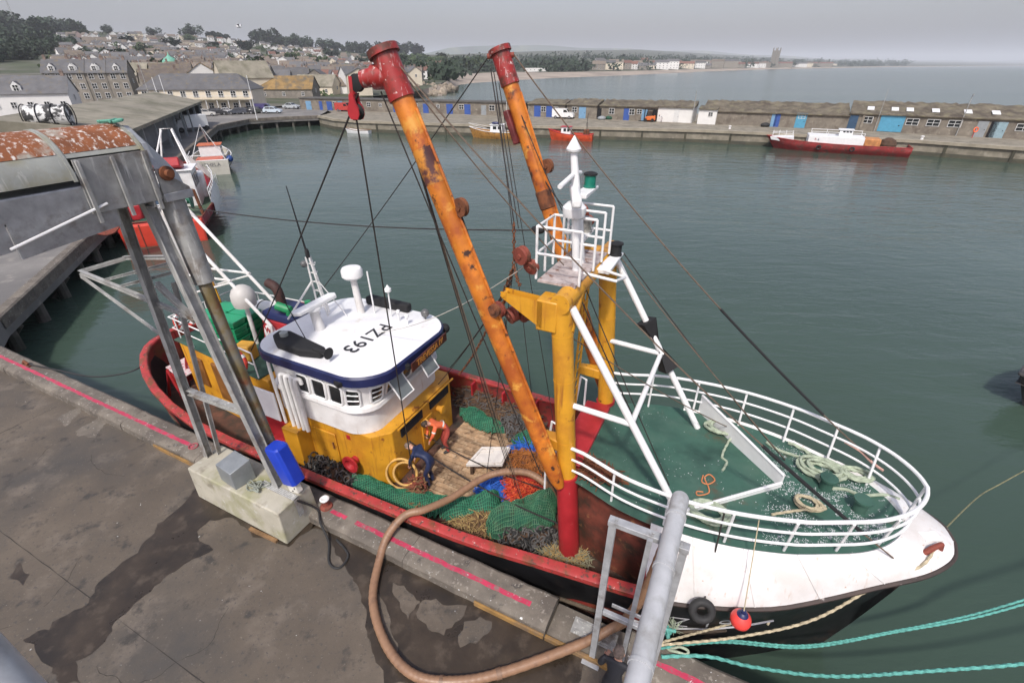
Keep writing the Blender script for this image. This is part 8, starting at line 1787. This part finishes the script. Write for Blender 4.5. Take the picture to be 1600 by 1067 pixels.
# --- far shore buildings across the bay
r2 = random.Random(12)
far = [(935, .04, 20, 8, 8), (948, .05, 26, 10, 9), (962, .06, 24, 10, 10), (975, .06, 22, 10, 9), (988, .05, 18, 9, 8), (1003, .03, 16, 9, 6), (1018, .05, 14, 9, 6), (1033, .03, 26, 10, 11), (1050, .03, 24, 10, 13), (1071, .04, 34, 10, 9), (1093, .03, 22, 10, 11), (1106, .03, 14, 9, 6), (1120, .03, 30, 10, 15), (1138, .03, 44, 12, 15), (1156, .03, 24, 10, 9), (1176, .02, 30, 12, 10), (1186, .02, 34, 12, 11), (1198, .02, 20, 12, 10), (1222, .02, 60, 14, 12), (1250, .02, 40, 14, 11), (1262, .02, 26, 14, 12), (1285, .02, 70, 16, 13)]
for k, (x, t_, w, d, h) in enumerate(far):
    p = land(x, t_); wm, wn_ = r2.choice([walls[0], walls[0], walls[1], walls[2], walls[2]]); rm, rn = r2.choice(roofs)
    house(p, face_cam(p, r2.uniform(-.2, .2)), w, d, h, 4, wm, rm, wn_ + ' seafront building with ' + rn + ' roof on the far shore of the bay', max(4, int(w / 6)), 3, chimneys=0, group=wn_ + ' seafront buildings with ' + rn + ' roofs', name='seafront_building', gablewin=False, winm=WMW)
for k in range(34):
    x = r2.uniform(930, 1310); t_ = r2.uniform(.06, .22); p = land(x, t_); wm, wn_ = r2.choice([walls[0], walls[0], walls[1], walls[2]]); rm, rn = r2.choice(roofs); s = interp([(930, 12), (1310, 26)], x)
    house(p, face_cam(p, r2.uniform(-.5, .5)), s * r2.uniform(.8, 1.5), 9, r2.choice((7, 8, 10)), 4, wm, rm, wn_ + ' far house with ' + rn + ' roof behind the seafront', 3, 2, chimneys=0, group=wn_ + ' far houses with ' + rn + ' roofs behind the seafront', name='far_house', gablewin=False)
p = land(788 + 50, .02); house(Vector((p.x, p.y, p.z)), face_cam(p), 30, 9, 4, 3, wwhite, wwhite, 'long low white pavilion behind the beach', 6, 1, chimneys=0, name='beach_pavilion')
p = land(1208, .05); s = 1.0; t = thing('church_tower', 'tall grey church tower rising above the far town', 'church tower', p)
sc = p.length / 1650; mb = MB(); mb.cbox(p + Vector((0, 0, 18 * sc)), (14 * sc, 14 * sc, 40 * sc), R(30)); tw = mb.build('tower', wgrey, t)
for a, b in ((-1, -1), (1, -1), (1, 1), (-1, 1)): mb = MB(); c = p + Vector((0, 0, 40 * sc)) + (Matrix.Rotation(R(30), 3, 'Z') @ Vector((a * 6 * sc, b * 6 * sc, 0))); mb.lathe(c, [(1.6 * sc, -3 * sc), (1.5 * sc, 2 * sc), (.1, 6 * sc)], 8); mb.build('pinnacle', wgrey, tw)
# --- trees
leafm = mat('leaf_green', (.042, .070, .024), .8, .35, .7, rnd=.25, spots=[((.085, .11, .035), 1.5, .58, .1)]); leafd = mat('dark_leaf', (.022, .042, .020), .8, .35, .7, rnd=.25); bark = mat('bark', (.07, .055, .04), .9, .3, 2)
def crown_mesh(seed, n=1100, flat=.8, m_=None):
    r3 = random.Random(seed); mb = MB(); lobes = [(Vector((r3.uniform(-.55, .55), r3.uniform(-.55, .55), r3.uniform(.25, .95) * flat)), r3.uniform(.28, .5)) for _ in range(9)]
    for _ in range(n):
        c, r = r3.choice(lobes); d = Vector((r3.gauss(0, 1), r3.gauss(0, 1), r3.gauss(0, 1))).normalized(); p = c + d * r * r3.uniform(.55, 1.05)
        s = r3.uniform(.06, .13); u = Vector((r3.gauss(0, 1), r3.gauss(0, 1), r3.gauss(0, 1))).normalized(); v = u.orthogonal().normalized(); mb.add([p - u * s, p + v * s * .7, p + u * s, p - v * s * .7], [(0, 1, 2, 3)])
    return mb
CROWNS = [crown_mesh(k).mesh('crown', [leafm], None, 0) for k in range(3)] + [crown_mesh(k + 9).mesh('crown', [leafd], None, 0) for k in range(3)]
mb = MB(); mb.tube([(0, 0, -.3), (.02, 0, .2), (.0, .02, .55)], [.06, .045, .02], 7)
for k in range(5): a = k * 1.3; mb.tube([(0, 0, .2 + .06 * k), (.2 * math.cos(a), .2 * math.sin(a), .5 + .06 * k), (.38 * math.cos(a), .38 * math.sin(a), .65 + .05 * k)], [.025, .014, .006], 5)
TRM = mb.mesh('trunk', [bark])
def tree(p, s, label, group, k=None, squash=1.0):
    t = thing('leafy_tree', label, 'tree', p, random.uniform(0, 6), group); t.scale = (s, s, s * squash)
    for nm, me in (('trunk', TRM), ('crown', CROWNS[random.randrange(6) if k is None else k])): o = bpy.data.objects.new(nm, me); col.objects.link(o); o.parent = t
    return t
r2 = random.Random(77)
for k in range(34):   # wood at the top of the hill
    x = r2.uniform(-30, 104); tt = r2.uniform(.55, .98); p = land(x, tt); tree(p + Vector((0, 0, -1)), r2.uniform(11, 16) * p.length / 620 * interp([(-30, 1.15), (104, .8)], x), 'dark tree of the wood above the terraces', 'trees of the hilltop wood', 3 + r2.randrange(3), .95)
for x, s in ((62, 9), (78, 11), (100, 10), (118, 12), (172, 8), (298, 13), (415, 16), (455, 13), (470, 12), (485, 13), (505, 12), (520, 11), (330, 9), (350, 8), (240, 8), (590, 14), (612, 15), (630, 15), (650, 13), (440, 12), (545, 11), (565, 13)):
    p = land(x, .975); tree(p, s * p.length / 700, 'rounded tree standing on the skyline of the hill', 'trees on the skyline', 3 + r2.randrange(3), .9)
for k in range(70):
    x = r2.uniform(100, 705); tt = r2.uniform(.25, .9); p = land(x, tt); tree(p, r2.uniform(4.5, 9) * (.6 + p.length / 800), 'small green tree between the hillside houses', 'trees between the houses', None, .85)
# band of town green half way up and scrub behind the rocks
for k in range(60):
    x = r2.uniform(610, 760); tt = r2.uniform(.02, .45) if x > 690 else r2.uniform(.3, .75); p = land(x, tt); tree(p, r2.uniform(6, 10) * (1 + p.length / 1500), 'green tree behind the rocks and beach', 'trees behind the beach', None, .9)
# far woods: one mass
mb = MB(); r3 = random.Random(8)
for _ in range(620):
    x = r3.uniform(690, 1420); tt = (r3.random() ** 1.6) * .62 + .015
    if 920 < x < 1320 and tt < .10 and r3.random() < .8: continue
    p = land(x, tt); s = r3.uniform(5, 9) * (1 + p.length / 2200); cc = r3.randrange(3)
    for _k in range(26):
        d = Vector((r3.gauss(0, .55), r3.gauss(0, .55), abs(r3.gauss(.45, .3)))) * s; q = p + d; u = Vector((r3.gauss(0, 1), r3.gauss(0, 1), r3.gauss(0, 1))).normalized() * s * .26; v = u.orthogonal().normalized() * s * .2; mb.add([q - u, q + v, q + u, q - v], [(0, 1, 2, 3)])
o = mb.build('far_wood', leafd, smooth=0); tag(o, 'far off woods and hedges behind the beach and town', 'woods', kind='stuff')
mb = MB()
for _ in range(520):       # hedges and shrubs in the gardens of the hillside
    x = r3.uniform(80, 700); tt = r3.uniform(.10, .95); p = land(x, tt); s = r3.uniform(1.6, 3.4) * (.7 + p.length / 700)
    for _k in range(16):
        q = p + Vector((r3.gauss(0, .9), r3.gauss(0, .5), abs(r3.gauss(.3, .25)))) * s; u = Vector((r3.gauss(0, 1), r3.gauss(0, 1), r3.gauss(0, 1))).normalized() * s * .3; v = u.orthogonal().normalized() * s * .24; mb.add([q - u, q + v, q + u, q - v], [(0, 1, 2, 3)])
o = mb.build('garden_shrubs', leafm, smooth=0); tag(o, 'garden hedges and shrubs scattered between the houses', 'shrubs', kind='stuff')
# --- lattice mast and gull
p = land(33, .93); t = thing('radio_mast', 'thin lattice radio mast beside the hilltop wood', 'mast', p); h_ = 34 * p.length / 500
mb = MB()
for a in range(3): mb.tube([p + Vector((1.3 * math.cos(a * 2.09), 1.3 * math.sin(a * 2.09), 0)), p + Vector((.3 * math.cos(a * 2.09), .3 * math.sin(a * 2.09), h_))], .14, 5)
for k in range(12): z = k * h_ / 12; r_ = lerp(1.3, .3, k / 12); mb.tube([p + Vector((r_ * math.cos(a * 2.09), r_ * math.sin(a * 2.09), z)) for a in range(3)], .08, 4, closed=True)
mb.build('lattice', galvd, t)
p = Py(373, 42, 60); t = thing('seagull', 'white gull flying above the town skyline', 'gull', p); mb = MB(); mb.ball(p, .12, 10, 8, (2.4, 1, 1)); mb.build('body', whitec, t)
for s in (-1, 1): mb = MB(); mb.add([p + Vector((-.12, 0, .05)), p + Vector((.12, 0, .05)), p + Vector((.15 + .05, s * .32, .22)), p + Vector((0, s * .34, .22)), p + Vector((-.05, s * .75, .08))], [(0, 1, 2, 3), (3, 2, 4)]); mb.build('wing', mat('gull_grey', (.4, .4, .42), .7), t)
# ---------------------------------------------------------------- haze
mb = MB(); mb.box(-16000, 24000, -60, 21000, -6, 320)
hz = bpy.data.materials.new('haze_air'); hz.use_nodes = True
nt = hz.node_tree; nt.nodes.clear()
o_ = nt.nodes.new('ShaderNodeOutputMaterial'); pv = nt.nodes.new('ShaderNodeVolumePrincipled')
pv.inputs['Color'].default_value = (0.91, 0.94, 1.0, 1); pv.inputs['Density'].default_value = 0.00012
pv.inputs['Anisotropy'].default_value = 0.0
nt.links.new(pv.outputs[0], o_.inputs['Volume'])
hz.cycles.homogeneous_volume = True
h = mb.build('haze', hz, smooth=0); tag(h, 'pale sea haze over the bay and town', 'haze', kind='stuff')
